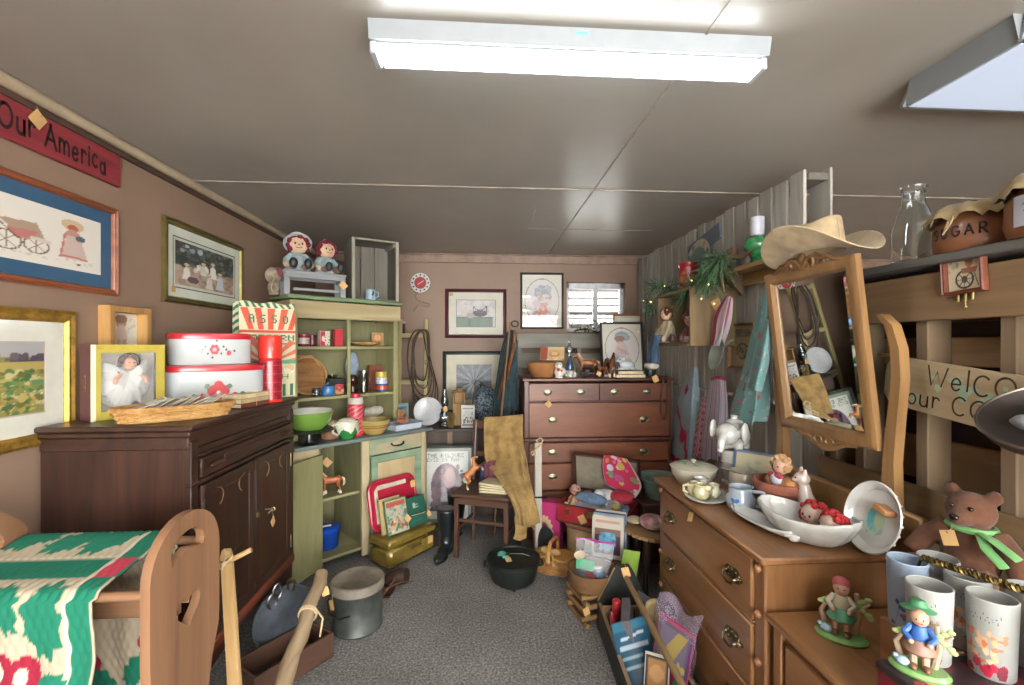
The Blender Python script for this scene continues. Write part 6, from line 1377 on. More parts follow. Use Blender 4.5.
A2 = Art(30, 34, '2a5a4c'); A2.rect(.3, .62, .42, .8, 'a9b5a8').rect(.44, .62, .6, .66, 'a9b5a8').rect(.44, .7, .6, .74, 'a9b5a8').rect(0, .38, 1, .4, '1d4438').rect(.2, .15, .7, .18, '3f6f60')
t = stand_book('dark green tied book standing beside the country scene book on the gold case', TCP(.31, .065, .1985), 50, .17, .2, .04, '26564a', A2, -15); price_tag(t, (.065, -.05, .07), .036, 25, RX(75), .015)
b = B(STRING); b.tube([(-.088, -.035, .098), (0, -.056, .098), (.088, -.035, .098), (.088, .0, .098)], .0025); b.make('string', t)
t = T('leather_holster', 'dark brown leather holster with straps lying on the carpet by the gold case', 'holster', (-.56, 2.87, 0), 20)
lb = plain('33201a', .55, 0, .3, 14)
b = B(lb); b.tube([(-.05, .03, .02), (0, .02, .045), (.06, .0, .06), (.09, -.02, .065)], [.02, .045, .05, .045], n=12); b.tube([(.0, .0, .02), (-.03, -.07, .015), (-.05, -.12, .01)], [.03, .03, .02], flat=.4); b.make('holster', t)
b = B(plain('6a4a30', .6)); b.tube([(-.09, -.06, .012), (-.02, -.08, .05), (.05, -.07, .055), (.1, -.03, .03), (.13, .0, .012)], .009, flat=.4); b.tube([(-.08, -.11, .008), (.0, -.05, .06), (.05, .03, .1)], .008, flat=.4); b.make('strap', t)
IR = plain('202623', .45, .35, .2, 16)
t = T('dutch_oven', 'black cast-iron dutch oven with lid standing alone on the carpet', 'dutch oven', (.2, 2.89, 0))
b = B(IR); b.lathe([(0, .012), (.12, .012), (.14, .03), (.153, .09), (.158, .128), (.166, .13), (.166, .138), (0, .138)], n=44)
for k in range(3): a = k*2.094+.5; b.tube([(.11*math.cos(a), .11*math.sin(a), 0), (.11*math.cos(a), .11*math.sin(a), .03)], .011)
for s in (-1, 1): b.tube([(s*.155, -.035, .115), (s*.183, -.03, .12), (s*.183, .03, .12), (s*.155, .035, .115)], .008, n=8)
b.make('pot', t)
b = B(IR); b.lathe([(.168, .139), (.172, .142), (.172, .158), (.165, .162), (.158, .158), (.155, .15), (.1, .157), (.03, .16), (0, .16)], n=44); b.make('lid', t)
b = B(metal('4d5452', .45)); b.tube([(-.035, .01, .158), (-.02, .008, .175), (.06, .0, .176), (.1, -.01, .166)], .004); b.make('lid_handle', t)
b = B(plain('5fae9a', .6)); b.grid(6, 4, lambda u, v: (-.1+.09*u, .015+.05*v, .158+.012*math.sin(u*5)*v)); b.grid(5, 4, lambda u, v: (-.07+.04*u, -.02+.05*v, .160+.01*math.sin(v*5))); b.make('green_ribbon', t)
price_tag(t, (-.035, -.05, .165), .036, 15, RX(14), .02)
t = T('picnic_basket', 'small honey-coloured picnic basket with two lids and a cloth bow, beside the dutch oven', 'basket', (.475, 3.02, 0), -28)
wicker_tray(t, .27, .18, .095, .012, 8, 36, wood('7a4f24', 'b08045', 'x', 30, .6, 0, .5))
HW = wood('a87838', 'c99c58', 'x', 14, .5, .15, .3)
for s, lab in ((-1, 1), (1, 2)):
    b = B(HW); b.lathe([(0, .0), (.072, .0), (.075, .005), (.07, .012), (0, .014)], n=26, M=TR(s*.068, 0, .104) @ SC(.95, 1.25, 1) @ RY(s*5)); b.make('lid', t)
b = B(HW); b.tube([(0, -.1, .09), (0, -.095, .16), (0, -.05, .205), (0, .05, .205), (0, .095, .16), (0, .1, .09)], .009, n=6, flat=1.6); b.make('handle', t)
b = B(cloth('b08c58')); 
for s in (-1, 1): b.ell((s*.035, -.055, .15), (.035, .012, .022), M=None); b.tube([(s*.005, -.06, .145), (s*.03, -.075, .11), (s*.035, -.08, .07)], [.008, .012, .014], flat=.4)
b.ell((0, -.06, .15), (.012, .012, .012)); b.make('bow', t)
t = T('black_bundle', 'small black cloth bundle behind the picnic basket, against the pink box', 'bundle', (.44, 3.165, .0), -20)
b = B(cloth('14171c')); b.ell((0, 0, .12), (.055, .03, .12)); b.ell((.02, -.005, .18), (.04, .03, .05)); b.lathe([(0, 0), (.05, 0), (.04, .03)], M=SC(1, .6, 1)); melt(b.make('bundle', t), .008, 2)
A = Art(40, 60, 'b02a6a'); A.ell(.42, .45, .3, .28, 'b9a37a'); 
for k in range(16): a = k*PI/8; A.ell(.42+.3*math.cos(a), .45+.28*math.sin(a), .05, .04, 'bfae88')
A.ell(.42, .45, .19, .19, 'b0566a').ell(.42, .5, .09, .08, 'b58f80').ell(.42, .55, .1, .05, '6a4a5a').ell(.42, .36, .13, .09, '4f7a8a').dabs(.3, .3, .55, .45, 10, .04, ['c9b0a8', '8a4a6a'])
carton('pink_box', 'bright magenta box with an oval lace portrait on its front, before the tall chest', 'box', (.48, 3.30, 0), .2, .11, .375, 'a82a66', A, -22)
QR = -33
t = T('train_case', 'beige rounded train case with a dark handle under the open red suitcase', 'case', (.80, 3.10, 0), QR)
b = B(plain('a08a66', .5, 0, .08)); b.prism(rrect(.42, .24, .09, 8), .27); b.make('body', t)
b = B(plain('7a4a3a', .5)); P1 = rrect(.43, .25, .09, 8); b.tube([(x, y, .262) for x, y in P1], .009, closed=True, n=6); b.tube([(x, y, .012) for x, y in P1], .011, closed=True, n=6); b.make('rim', t)
b = B(plain('241a16', .45)); b.tube([(-.06, -.12, .2), (-.055, -.15, .12), (.055, -.15, .12), (.06, -.12, .2)], .011, n=8); b.make('handle', t)
SU = Vector((.815, 3.15, .2725)); w, d, h = .50, .29, .13
t = T('suitcase', 'open red suitcase full of doll things before the tall chest', 'suitcase', SU, QR)
rs = plain('96222a', .5, 0, .12, 14); be = plain('4a2c22', .5)
b = B(rs); rail_frame(b, w, d, .008, [(0, 0), (0, h), (1, h), (1, 0)], rs); b.prism([(-w/2, -d/2), (w/2, -d/2), (w/2, d/2), (-w/2, d/2)], .006); b.make('body', t)
b = B(be)
for z in (.006, h-.004): b.tube([(-w/2, -d/2, z), (w/2, -d/2, z), (w/2, d/2, z), (-w/2, d/2, z)], .006, closed=True, n=6)
b.make('edging', t)
b = B(metal('9a8a5a', .35)); b.box((0, -d/2-.006, .085), (.06, .008, .045)); b.box((-.17, -d/2-.005, .085), (.03, .008, .035)); b.box((.17, -d/2-.005, .085), (.03, .008, .035)); b.make('latches', t)
b = B(plain('5c6670', .5)); b.tube([(.1, -d/2-.006, .06), (.11, -d/2-.04, .09), (.17, -d/2-.04, .08), (.18, -d/2-.006, .05)], .007); b.make('handle', t)
b = B(be); X = TR(0, d/2+.012, h) @ RX(97); rail_frame(b, w, d, .012, [(0, 0), (0, .05), (1, .05), (1, 0)], be, X @ TR(0, d/2, -.05)); b.prism([(-w/2, 0), (w/2, 0), (w/2, d), (-w/2, d)], .004, M=X @ TR(0, 0, -.052)); ld = b.make('lid', t)
b = B(cloth('8a8270')); b.box((0, d/2, -.044), (w-.03, d-.03, .006), M=X); b.make('lid_lining', ld)
price_tag(t, (-.06, -d/2-.014, .05), .05, 30, RX(90), .02)
def SP(x, y, z): return SU+RZ(QR) @ Vector((x, y, z))
def scrap(name, lab, cat, p, r, c, c2=None, n=3, seed=1, sub=None):
    q = random.Random(seed); b = B(cloth(c, c2)); b.ell((0, 0, r[2]), r)
    for i in range(n): b.ell((q.uniform(-.6, .6)*r[0], q.uniform(-.6, .6)*r[1], r[2]*q.uniform(.8, 1.6)), (r[0]*q.uniform(.3, .6), r[1]*q.uniform(.3, .6), r[2]*q.uniform(.3, .6)), None, 10, 7, RZ(q.uniform(-40, 40)))
    o = b.make(name); melt(o, min(r)*.16, 2); o.location = p+Vector((0, 0, .003)) if not isinstance(p, tuple) else (p[0], p[1], p[2]+.003); o.rotation_euler = (0, 0, math.radians(QR)+q.uniform(-.12, .12)); tag(o, lab, cat); return o
scrap('doll_clothes', 'heap of white and pale doll clothes filling the bottom of the red suitcase', 'clothes', SP(.0, 0, .008), (.21, .11, .075), 'a9aeb8', 'b9a9b5', 5, 3)
d_ = T('rag_doll', 'rag doll in a pink bonnet sitting at the near corner of the red suitcase', 'doll', SP(-.16, -.03, .10), QR-10); rag_doll(d_, .033, '9a6a5a', '5a3424', shoe='b0a58c', stocking='b0a58c', skin='b98d74', apron='b59a68', cap='b08a7c', seed=8)
d_ = T('plush_dog', 'white plush dog with a black nose sprawled on the clothes in the suitcase', 'plush toy', SP(.05, .02, .155), QR+20)
b = B(cloth('b9bcbc')); b.ell((0, 0, .03), (.07, .05, .04)); b.ell((-.05, -.05, .045), (.04, .045, .036)); b.ell((-.055, -.085, .035), (.022, .025, .02)); b.ell((.07, -.05, .0), (.03, .04, .025)); b.ell((-.01, -.08, .0), (.02, .05, .02)); melt(b.make('body', d_), .007, 2)
b = B(plain('1a1a1c', .4)); b.ell((-.056, -.111, .037), (.008, .006, .006)); b.ell((-.09, -.03, .04), (.016, .03, .03)); b.make('nose_and_ear', d_)
scrap('denim_dress', 'light blue denim doll dress hanging over the front of the red suitcase', 'doll dress', SP(-.02, -.085, .135), (.12, .05, .04), '4a6484', '6d86a0', 4, 5)
scrap('red_jacket', 'crumpled bright red doll jacket at the far end of the suitcase', 'doll jacket', SP(.16, .02, .14), (.085, .06, .045), '9a1c2c', 'b03040', 3, 6)
scrap('yellow_duckling', 'small yellow plush duckling by the red jacket in the suitcase', 'plush toy', SP(.15, -.09, .118), (.03, .028, .028), 'b5a25c', None, 2, 7)
scrap('pink_sweater', 'pale pink knitted doll sweater behind the bonneted rag doll', 'doll sweater', SP(-.08, .06, .12), (.06, .04, .03), 'a8808e', None, 3, 9)
scrap('navy_trousers', 'little navy trousers with white cuffs at the corner of the suitcase', 'doll trousers', SP(.21, -.08, .118), (.03, .05, .022), '1f2c4c', '6f7f96', 2, 4)
A = Art(60, 70, 'b02c50'); A.dabs(.15, .1, .95, .95, 26, .06, ['b5a04a', 'bfb5bb', '6a8a5a', 'a8762f', 'c26a8a', '4f8a6a', 'c9a8b0'], 4).ell(.3, .6, .1, .1, 'c4bccb').ell(.62, .7, .1, .1, 'b89a4a').ell(.5, .35, .12, .1, 'a6487a').ell(.2, .8, .07, .07, 'b5853a').rect(0, 0, .04, 1, 'c4a5ac').rect(.94, 0, 1, 1, 'c4a5ac').rect(0, 0, 1, .035, 'c4a5ac')
t = T('printed_kerchief', 'bright pink kerchief printed with toys, spread over the far end of the suitcase lid', 'kerchief')
P = SP
sheet('cloth', t, [[P(.0, .125, .435), P(.09, .12, .44), P(.17, .115, .43)], [P(-.005, .115, .37), P(.1, .10, .37), P(.23, .09, .36)], [P(.005, .10, .30), P(.12, .085, .29), P(.285, .06, .27)], [P(.03, .09, .235), P(.14, .06, .21), P(.25, .045, .19)]], None, A, th=.003)
t = T('wooden_crate', 'low brown slatted crate holding the row of thin books, beside the round bowl', 'crate', (.785, 2.79, 0), -20)
cm = wood('4f3623', '6f5138', 'x', 12, .7); b = B(cm); b.box((0, 0, .1), (.2, .19, .2), bev=.004); b.make('crate', t)
A = Art(40, 44, 'bcb5a8'); A.rect(.1, .84, .9, .92, 'b08a7c').rect(.08, .08, .92, .7, '4a2438').rect(.08, .55, .92, .7, '7a5a4a').rect(.28, .2, .72, .62, '4a8ab0').rect(.22, .3, .78, .52, '5a9ac0').rect(.4, .15, .6, .62, '62a4c6').dabs(.28, .2, .72, .6, 12, .05, ['3f7aa0', '6fb0d0'])
sp = (('bdb6aa', .245, A, 'cream-covered craft book with a blue motif, front of the row on the low crate'), ('8a9aa8', .25, None, 'pale blue book second in the row on the low crate'), ('2f3f6a', .25, None, 'navy book third in the row on the low crate'), ('b0aaa0', .255, None, 'off-white book fourth in the row on the low crate'), ('6d7a92', .245, None, 'slate blue book last in the row on the low crate'))
for i, (c, h, a, lab) in enumerate(sp):
    o = stand_book(lab, Vector((.765, 2.742, .2005))+RZ(-20) @ Vector((.004*i, .024*i, 0)), -24, .19, h, .02, c, a, -9, 'thin books on the low crate')
t = T('round_bowl', 'round wooden sieve-like bowl of odds and ends on a little slatted stand', 'bowl', (.612, 2.505, .1705))
bm = wood('5a3f28', '80603f', 'x', 10, .6); b = B(bm); b.lathe([(0, 0), (.12, 0), (.128, .01), (.137, .095), (.128, .095), (.118, .012), (0, .01)], n=36); b.make('bowl', t)
t = T('slatted_stand', 'little stand of short sticks under the round bowl', 'stand', (.612, 2.505, 0), 15)
sm = wood('6a4c2c', '96744a', 'x', 14, .7); sy = wood('6a4c2c', '96744a', 'y', 14, .7)
for k in range(6):
    for s in (-.085, .085):
        b = B(sm if k % 2 else sy)
        if k % 2: b.tube([(-.11, s, .014+.028*k), (.11, s, .014+.028*k)], .0135, n=8)
        else: b.tube([(s, -.11, .014+.028*k), (s, .11, .014+.028*k)], .0135, n=8)
        b.make('stick', t)
price_tag(t, (-.095, -.115, .1), .035, 20, RX(90), .02)
t = T('zip_bag', 'clear plastic zip bag with a magenta seal, full of small toys, in the round bowl', 'plastic bag', (.612, 2.505, .185), -28)
def bagf(s):
    def f(u, v):
        return ((u-.5)*(.19+.03*v), s*(.045*math.sin(PI*min(v*1.1, 1))**.8*math.sin(PI*u)**.5+.001)+.006*math.sin(u*13+v*9)+.07*v, v*.2+.008*math.sin(u*9))
    return f
b = B(film('e6ebf2', .22, .1)); b.grid(22, 18, bagf(-1)); b.grid(22, 18, bagf(1)); b.sharp = 180; b.make('bag', t)
b = B(plain('a8388a', .4)); b.tube([(-.113, .07, .197), (-.04, .073, .203), (.04, .07, .198), (.113, .07, .203)], .006, n=6); b.make('seal', t)
b = B(plain('2f9a6a', .5)); b.box((-.04, -.02, .085), (.1, .004, .055), M=RX(-14) @ RZ(3)); b.make('green_card', t)
for i, (p, r, c) in enumerate((((-.02, .0, .03), (.04, .02, .018), 'b02a2c'), ((.04, .01, .05), (.035, .02, .02), '6a8aa8'), ((.06, .02, .02), (.03, .02, .018), '23304a'), ((-.06, .02, .02), (.03, .02, .018), '4a5a68'), ((.01, .02, .07), (.05, .012, .01), 'a9aab0'), ((-.06, .03, .14), (.035, .006, .025), 'b5a58a'))):
    b = B(plain(c, .4)); b.ell(p, r, M=RZ(i*13-30)); b.make('small_toy', t)
t = T('green_folder', 'lime green card folder standing between the bowl and the black tool tote', 'folder', (.80, 2.555, 0), 8)
b = B(plain('8fae4a', .5)); b.box((0, 0, .16), (.11, .006, .32), M=RY(14) @ RX(-6)); b.make('folder', t)
t = T('round_stool', 'small round beaded-edge stool with dark turned legs beside the far end of the dresser', 'stool', (1.06, 2.74, 0))
b = B(wood('7a5a3c', 'a08058', 'x', 10, .6)); b.lathe([(0, .355), (.17, .355), (.178, .365), (.178, .38), (0, .385)], n=36)
for k in range(26): a = 2*PI*k/26; b.ell((.178*math.cos(a), .178*math.sin(a), .37), .012, nu=8, nv=6)
b.make('seat', t)
for k in range(4):
    a = PI/4+k*PI/2; b = B(plain('2a1a16', .4)); b.tube([(.11*math.cos(a), .11*math.sin(a), .36), (.115*math.cos(a), .115*math.sin(a), .25), (.12*math.cos(a), .12*math.sin(a), .15), (.13*math.cos(a), .13*math.sin(a), 0)], [.018, .024, .014, .02], n=10); b.make('leg', t)
scrap('red_knitwear', 'red and white knitted scraps heaped on the beaded stool', 'knitwear', (1.03, 2.70, .386), (.08, .07, .045), 'a02c34', 'bdb0b0', 5, 11)
scrap('lace_cloth', 'cream lace cloth lying at the stool edge next to the red knitwear', 'lace', (.955, 2.80, .386), (.05, .05, .02), 'b5a88a', None, 3, 12)
t = T('blanket_box', 'dark wooden box behind the beaded stool carrying the enamel basin', 'box', (1.285, 3.20, 0), 0)
b = B(wood('33221a', '51382a', 'x', 9, .6)); b.box((0, 0, .2), (.36, .3, .4), bev=.006); b.box((0, 0, .41), (.39, .33, .022), bev=.006); b.make('box', t)
t = T('enamel_basin', 'pale green enamel basin filled with mottled green cloth, behind the stool', 'basin', (1.275, 3.18, .4215))
b = B(glaze('7f9a92', .3)); b.lathe([(0, 0), (.1, 0), (.11, .008), (.145, .13), (.165, .14), (.165, .146), (.14, .138), (.1, .02), (0, .015)], n=36); b.make('basin', t)
scrap('green_cloth', 'mottled green cloth stuffed in the enamel basin', 'cloth', (1.275, 3.18, .44), (.1, .1, .075), '3f5546', '7d8f74', 6, 14)
t = T('tool_tote', 'black wooden tool tote with a dowel handle, standing on the carpet by the dresser', 'tool tote', (.722, 1.865, 0), -3)
BK = wood('171a18', '2b2e2a', 'y', 8, .55, 0, .15, .15); RW = wood('7a6448', '9c8664', 'y', 10, .7)
tw, tl = .272, 1.03
for y in (-tl/2, tl/2-.02):
    b = B(BK); b.prism([(-tw/2, 0), (tw/2, 0), (tw/2, .145), (.045, .32), (.03, .34), (-.03, .34), (-.045, .32), (-tw/2, .145)], .02, M=TR(0, y+.02, 0) @ RX(90)); e = b.make('end_panel', t)
    b = B(RW); b.tube([(-tw/2, y+.01, .147), (-.047, y+.01, .323)], .004, n=4); b.make('worn_edge', e)
for s in (-1, 1):
    b = B(BK); b.box((s*(tw/2-.008), 0, .075), (.016, tl-.04, .135)); e = b.make('side_panel', t)
    b = B(RW); b.box((s*(tw/2-.008), 0, .1435), (.017, tl-.04, .004), bev=.001); b.make('worn_edge', e)
b = B(BK); b.box((0, 0, .012), (tw-.034, tl-.04, .018)); b.make('floor_board', t)
b = B(wood('7a6040', 'a08660', 'y', 14, .7)); b.tube([(0, -tl/2-.02, .30), (0, tl/2+.02, .30)], .014, n=12); b.make('handle', t)
price_tag(t, (.0, tl/2-.06, .325), .04, 10, RX(50), .02)
b = B(wood('6a4f36', '8f7152', 'x', 10, .7)); b.box((-.03, tl/2-.1, .1), (.2, .014, .15)); 
for k in range(5): b.box((-.09+.03*k, tl/2-.109, .12), (.006, .004, .09), plain('2a1d14'))
b.make('divider', t)
def TP(x, y, z): return Vector((.73, 2.0, 0))+RZ(-3) @ Vector((x, y, z))
t = T('red_candle', 'thick red candle standing in the black tool tote', 'candle', TP(-.085, .21, .0215)); b = B(plain('a02a32', .35, 0, .05)); b.lathe([(0, 0), (.019, 0), (.02, .004), (.02, .235), (.016, .24), (0, .238)], n=20, M=RX(7)); b.make('candle', t)
t = T('red_wrapper', 'red and white paper wrapper beside the red candle in the tote', 'wrapper', TP(-.10, .1, .0215), 10)
b = B(plain('a8323a', .5, 0, .2)); b.tube([(0, 0, 0), (.0, .02, .1), (-.005, .05, .2)], [.026, .024, .008], n=10); b.make('wrapper', t); b = B(plain('b8b2ac', .5)); b.tube([(.012, -.02, .02), (.01, .0, .1)], [.018, .016], n=8); b.make('white_label', t)
A = Art(30, 40, '1f4f68'); A.rect(.1, .55, .9, .62, 'a9b9c4').rect(.1, .4, .7, .46, '8fa9b5').rect(.1, .25, .8, .3, '9ab0ba').rect(.0, .85, 1, 1, '2f6a80').line([(.2, .72), (.8, .78)], .06, 'b5c4cc')
def flat_item(name, lab, cat, p, rz, w, h, th, c, art=None, lean=-20, roll=0):
    t = T(name, lab, cat, p, rz); R = RX(lean) @ RY(roll); t.location.z += .0006+th/2*abs(math.sin(math.radians(lean)))
    b = B(plain(c, .45)); b.box((0, 0, h/2), (w, th, h), M=R, bev=.002); b.make('cover', t)
    if art: b = B(); b.art(art, w*.96, h*.96, paint(.35, .4), R @ TR(0, -th/2-.0008, h/2) @ RX(90)); b.make('cover_picture', t)
    return t
t = flat_item('grey_book', 'thick grey-covered book leaning open-edged in the middle of the tool tote', 'book', TP(-.02, .09, .0215), 72, .2, .24, .04, '5c5a60', None, -10)
b = B(plain('b9b5ab', .8)); b.box((.101, 0, .12), (.002, .034, .23), M=RX(-10)); b.make('page_edges', t)
flat_item('blue_magazine', 'dark teal magazine with white lettering standing in the near half of the tote', 'magazine', TP(-.03, -.06, .0215), 18, .19, .25, .008, '1d4458', A, -24)
t = T('padded_mitt', 'cream padded mitt standing up behind the tote handle by the dresser drawers', 'mitt', TP(.075, .16, .0215), -60)
b = B(cloth('a89468')); b.tube([(0, 0, .0), (0, 0, .1), (.0, .0, .2), (.01, 0, .25)], [.04, .05, .06, .035], n=12, flat=.4); b.ell((.05, 0, .17), (.022, .016, .045)); melt(b.make('mitt', t), .007, 2)
t = flat_item('grey_slate', 'thin grey-framed slate leaning beside the padded mitt', 'slate', TP(.055, .24, .0215), -70, .12, .22, .008, '7d8288', None, -8)
A = Art(50, 60, '6d5a70'); A.rect(0, .0, 1, 1, '6a5f74').rect(.12, .12, .88, .9, '7a6f82').poly([(.12, .4), (.6, .9), (.88, .9), (.3, .12), (.12, .12)], 'b09a5a').dabs(.2, .12, .88, .6, 20, .06, ['8a2a4a', '2f7a4a', 'b0523a', 'c0b04a', '5a4a6a', 'b5a8b0']).ell(.6, .3, .12, .13, '8c2448').ell(.78, .22, .1, .1, '2a7a48').rect(0, 0, .04, 1, 'a8485a').rect(.95, 0, 1, 1, '5a3a7a').rect(0, .95, 1, 1, 'b0506a')
flat_item('coloring_book', 'bright colouring book in a clear sleeve leaning against the dresser drawers', 'book', TP(.04, -.13, .0215), -66, .19, .30, .012, '8a3a5a', A, -16)
t = flat_item('picture_card', 'small framed orange picture card in front of the bright colouring book', 'card', TP(-.02, -.2, .0215), -30, .1, .2, .006, 'b5b2aa', None, -20); A = Art(16, 20, '2a2826'); A.rect(.1, .1, .9, .9, '9a7040').ell(.5, .5, .3, .25, 'b58a5a'); b = B(); b.art(A, .09, .12, paint(.4), RX(-20) @ TR(0, -.0042, .13) @ RX(90)); b.make('card_picture', t)
t = T('plastic_sleeve', 'crumpled clear purple-tinted plastic bag behind the bright colouring book', 'plastic bag', TP(.07, -.11, .0215), -66)
b = B(film('b9acc8', .3, .2)); b.grid(14, 16, lambda u, v: ((u-.5)*.23, .06*v+.012*math.sin(u*8+v*5)+.01*math.sin(v*14), v*.36+.02*math.sin(u*7)*v)); b.sharp = 180; b.make('bag', t)
def tall_pallet(lab, y0, y1, z0, z1, n, jit=0, x=1.55):
    t = T('wooden_pallet', lab, 'pallet', (x, (y0+y1)/2, z0), 0, None)
    q = random.Random(n+int(z0*10)); W = y1-y0; H = z1-z0
    for i in range(n):
        b = B(PALZ); yc = -W/2+W*(i+.5)/n; b.box((.009, yc, H/2-q.uniform(0, jit)), (.018, W/n-.024, H-.01-q.uniform(0, jit)), bev=.003); b.make('slat', t)
    for i in range(0, n, 2):
        b = B(PALZ); yc = -W/2+W*(i+.5)/n; b.box((.127, yc, H/2), (.014, W/n*1.15, H-.02)); b.make('back_slat', t)
    for z in (.05, H/2, H-.05):
        b = B(wood('57524a', '77726a', 'y', 7, .85, 0, .1, .25)); b.box((.069, 0, z), (.1, W, .035)); b.make('stringer', t)
tall_pallet('upper grey plank pallet of the divider at the back wall end', 3.22, 4.44, 1.2, 2.37, 9, .02)
tall_pallet('upper grey plank pallet of the divider whose end shows above the cowboy hat', 2.09, 3.20, 1.2, 2.37, 9, .02)
tall_pallet('lower grey plank pallet of the divider beside the tall chest', 3.22, 4.44, 0, 1.195, 9)
tall_pallet('lower grey plank pallet of the divider behind the far half of the dresser', 1.98, 3.20, 0, 1.195, 9)
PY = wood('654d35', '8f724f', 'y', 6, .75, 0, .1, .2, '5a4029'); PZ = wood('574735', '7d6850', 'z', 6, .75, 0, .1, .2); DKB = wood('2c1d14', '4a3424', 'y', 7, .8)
t = T('wooden_pallet', 'brown upright pallet with a dark top board, near part of the divider behind the mirror', 'pallet', (1.5, 1.26, 0))
for z, hh in ((1.665, .16), (.955, .12), (.56, .12), (.2, .12)):
    b = B(PY); b.box((.009, 0, z), (.02, 1.36, hh), bev=.003); b.make('slat', t)
for y in (-.6, -.33, -.04, .22, .48, .62):
    b = B(PZ); b.box((.065, y, .87), (.09, .045, 1.74)); b.make('stringer', t)
for z in (.12, .36, .6, .86, 1.09, 1.32, 1.48, 1.66):
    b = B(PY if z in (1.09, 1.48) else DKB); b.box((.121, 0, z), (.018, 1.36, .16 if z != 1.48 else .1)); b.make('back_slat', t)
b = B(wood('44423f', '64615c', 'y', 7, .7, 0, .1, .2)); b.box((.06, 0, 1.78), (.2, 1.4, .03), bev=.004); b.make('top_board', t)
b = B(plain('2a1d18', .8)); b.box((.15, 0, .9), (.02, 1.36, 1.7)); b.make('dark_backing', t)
t = T('pine_shelf', 'pine shelf board with brackets across the grey pallet beside the hat', 'shelf', (1.47, 2.55, 1.925))
b = B(wood('86683f', 'ab8a5c', 'y', 7, .6)); b.box((0, 0, .0), (.14, 1.0, .024)); b.box((.055, 0, -.045), (.02, 1.0, .07)); b.make('board', t)
for y in (-.4, .02): b = B(PZ); b.prism([(0, 0), (0, -.12), (-.1, 0)], .03, M=TR(.045, y+.015, -.012) @ RX(90)); b.make('bracket', t)
SHZ = 1.9375
def sh(px, x=1.47, z=SHZ): p = atx(px, 300, x); return Vector((x, p.y, z))
t = T('crate_shelf', 'small rough wooden crate shelf fixed on the pallet, open towards the room, dolls inside', 'shelf', (1.40, 2.93, 1.50))
cw_ = wood('6a563c', '8d7656', 'z', 8, .8, 0, .12, .2); W, D, H = .52, .29, .36
b = B(cw_); b.box((0, -W/2+.01, H/2), (D, .02, H)); b.make('side_panel', t); b = B(cw_); b.box((0, W/2-.01, H/2), (D, .02, H)); b.make('side_panel', t)
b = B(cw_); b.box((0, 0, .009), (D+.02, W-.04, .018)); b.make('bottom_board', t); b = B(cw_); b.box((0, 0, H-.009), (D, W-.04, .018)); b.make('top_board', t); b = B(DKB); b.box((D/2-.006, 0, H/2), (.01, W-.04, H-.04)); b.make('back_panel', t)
b = B(metal('7d7a72', .5)); b.ell((-.06, -W/2-.006, .3), (.03, .008, .02)); b.make('bottle_opener', t); price_tag(t, (.02, -W/2-.006, .25), .06, 30, RX(90), .04)
CF = 1.5185
t = T('boy_doll', 'long-legged doll in cream shirt and blue jeans sitting on the crate edge', 'doll', (1.28, 3.07, CF+.004), -90)
b = B(cloth('b0a284')); b.lathe([(.05, 0), (.055, .03), (.05, .1), (.03, .15), (0, .155)], n=14); 
for s in (-1, 1): b.tube([(s*.04, 0, .13), (s*.075, -.03, .08), (s*.07, -.05, .03)], [.022, .02, .018], n=8)
b.make('shirt', t)
b = B(FLESH); b.ell((0, -.01, .195), (.04, .036, .04)); b.ell((.07, -.055, .02), .016); b.ell((-.07, -.055, .02), .016); b.make('head_and_hands', t); face_bits(t, (0, -.01, .195), .038)
b = B(plain('5a2f1c', .9)); yarn_hair(b, (0, -.01, .197), .04, plain('5a2f1c', .9), 40, 2); b.make('hair', t)
for s in (-1, 1):
    b = B(cloth('2a4058', '46607a')); b.tube([(s*.025, 0, .025), (s*.03, -.085, .028), (s*.032, -.1, -.03), (s*.035, -.1, -.14)], [.03, .028, .026, .026], n=9); b.make('jeans_leg', t)
    b = B(cloth('b5ada0')); b.ell((s*.036, -.115, -.16), (.024, .038, .022)); b.make('shoe', t)
d_ = T('rag_doll', 'red-haired rag doll in dark red sitting at the near side of the crate shelf', 'doll', (1.335, 2.80, CF), -70); rag_doll(d_, .053, '4a1a1c', '5c141f', shoe='3a1a16', stocking='6d5a5a', skin='b59478', apron='6a2a28', cap='5a2a30', seed=4)
m_pine = plain('4a6a48', .7, 0, .3, 40)
def sprig(b, p, n, L, q, droop=.4):
    for _ in range(n):
        d = Vector((q.uniform(-.7, .35), q.uniform(-1, 1), q.uniform(-.6, .7))).normalized(); e = Vector(p)+d*L*q.uniform(.6, 1.1); e.z -= droop*L*.4
        b.tube([p, (Vector(p)+e)/2+Vector((0, 0, .01)), e], .0022, m_pine, 3)
t = T('pine_garland', 'green artificial pine garland with tiny lights trailing along the crate top and shelf', 'garland', (1.38, 2.9, 1.885))
b = B(m_pine); q = random.Random(11)
for i in range(20): u = i/19; sprig(b, (-.05-.04*math.sin(u*9), .58-.85*u, .0+.05*math.sin(u*7)-(.12 if u < .12 else 0)), 16, .10, q)
for i in range(8): sprig(b, (-.06, -.33-.02*i, .03+.012*i), 34, .13, q, 1.2)
b.make('needles', t)
b = B(lit('ffc46a', .8))
for y, z in ((.5, -.04), (.36, -.06), (.34, -.065), (.1, .02), (-.3, -.0), (-.42, -.12), (-.5, -.05), (-.56, -.16), (.62, -.27)): b.ell((-.15, y, z), .0042, nu=8, nv=6)
b.make('fairy_lights', t)
b = B(plain('2f4a35', .6)); b.tube([(-.1, .62, -.27), (-.12, .5, -.03), (-.13, .36, -.055), (-.1, .1, .03), (-.12, -.3, .0), (-.1, -.5, -.05), (-.11, -.56, -.16)], .0025, n=4); b.make('wire', t)
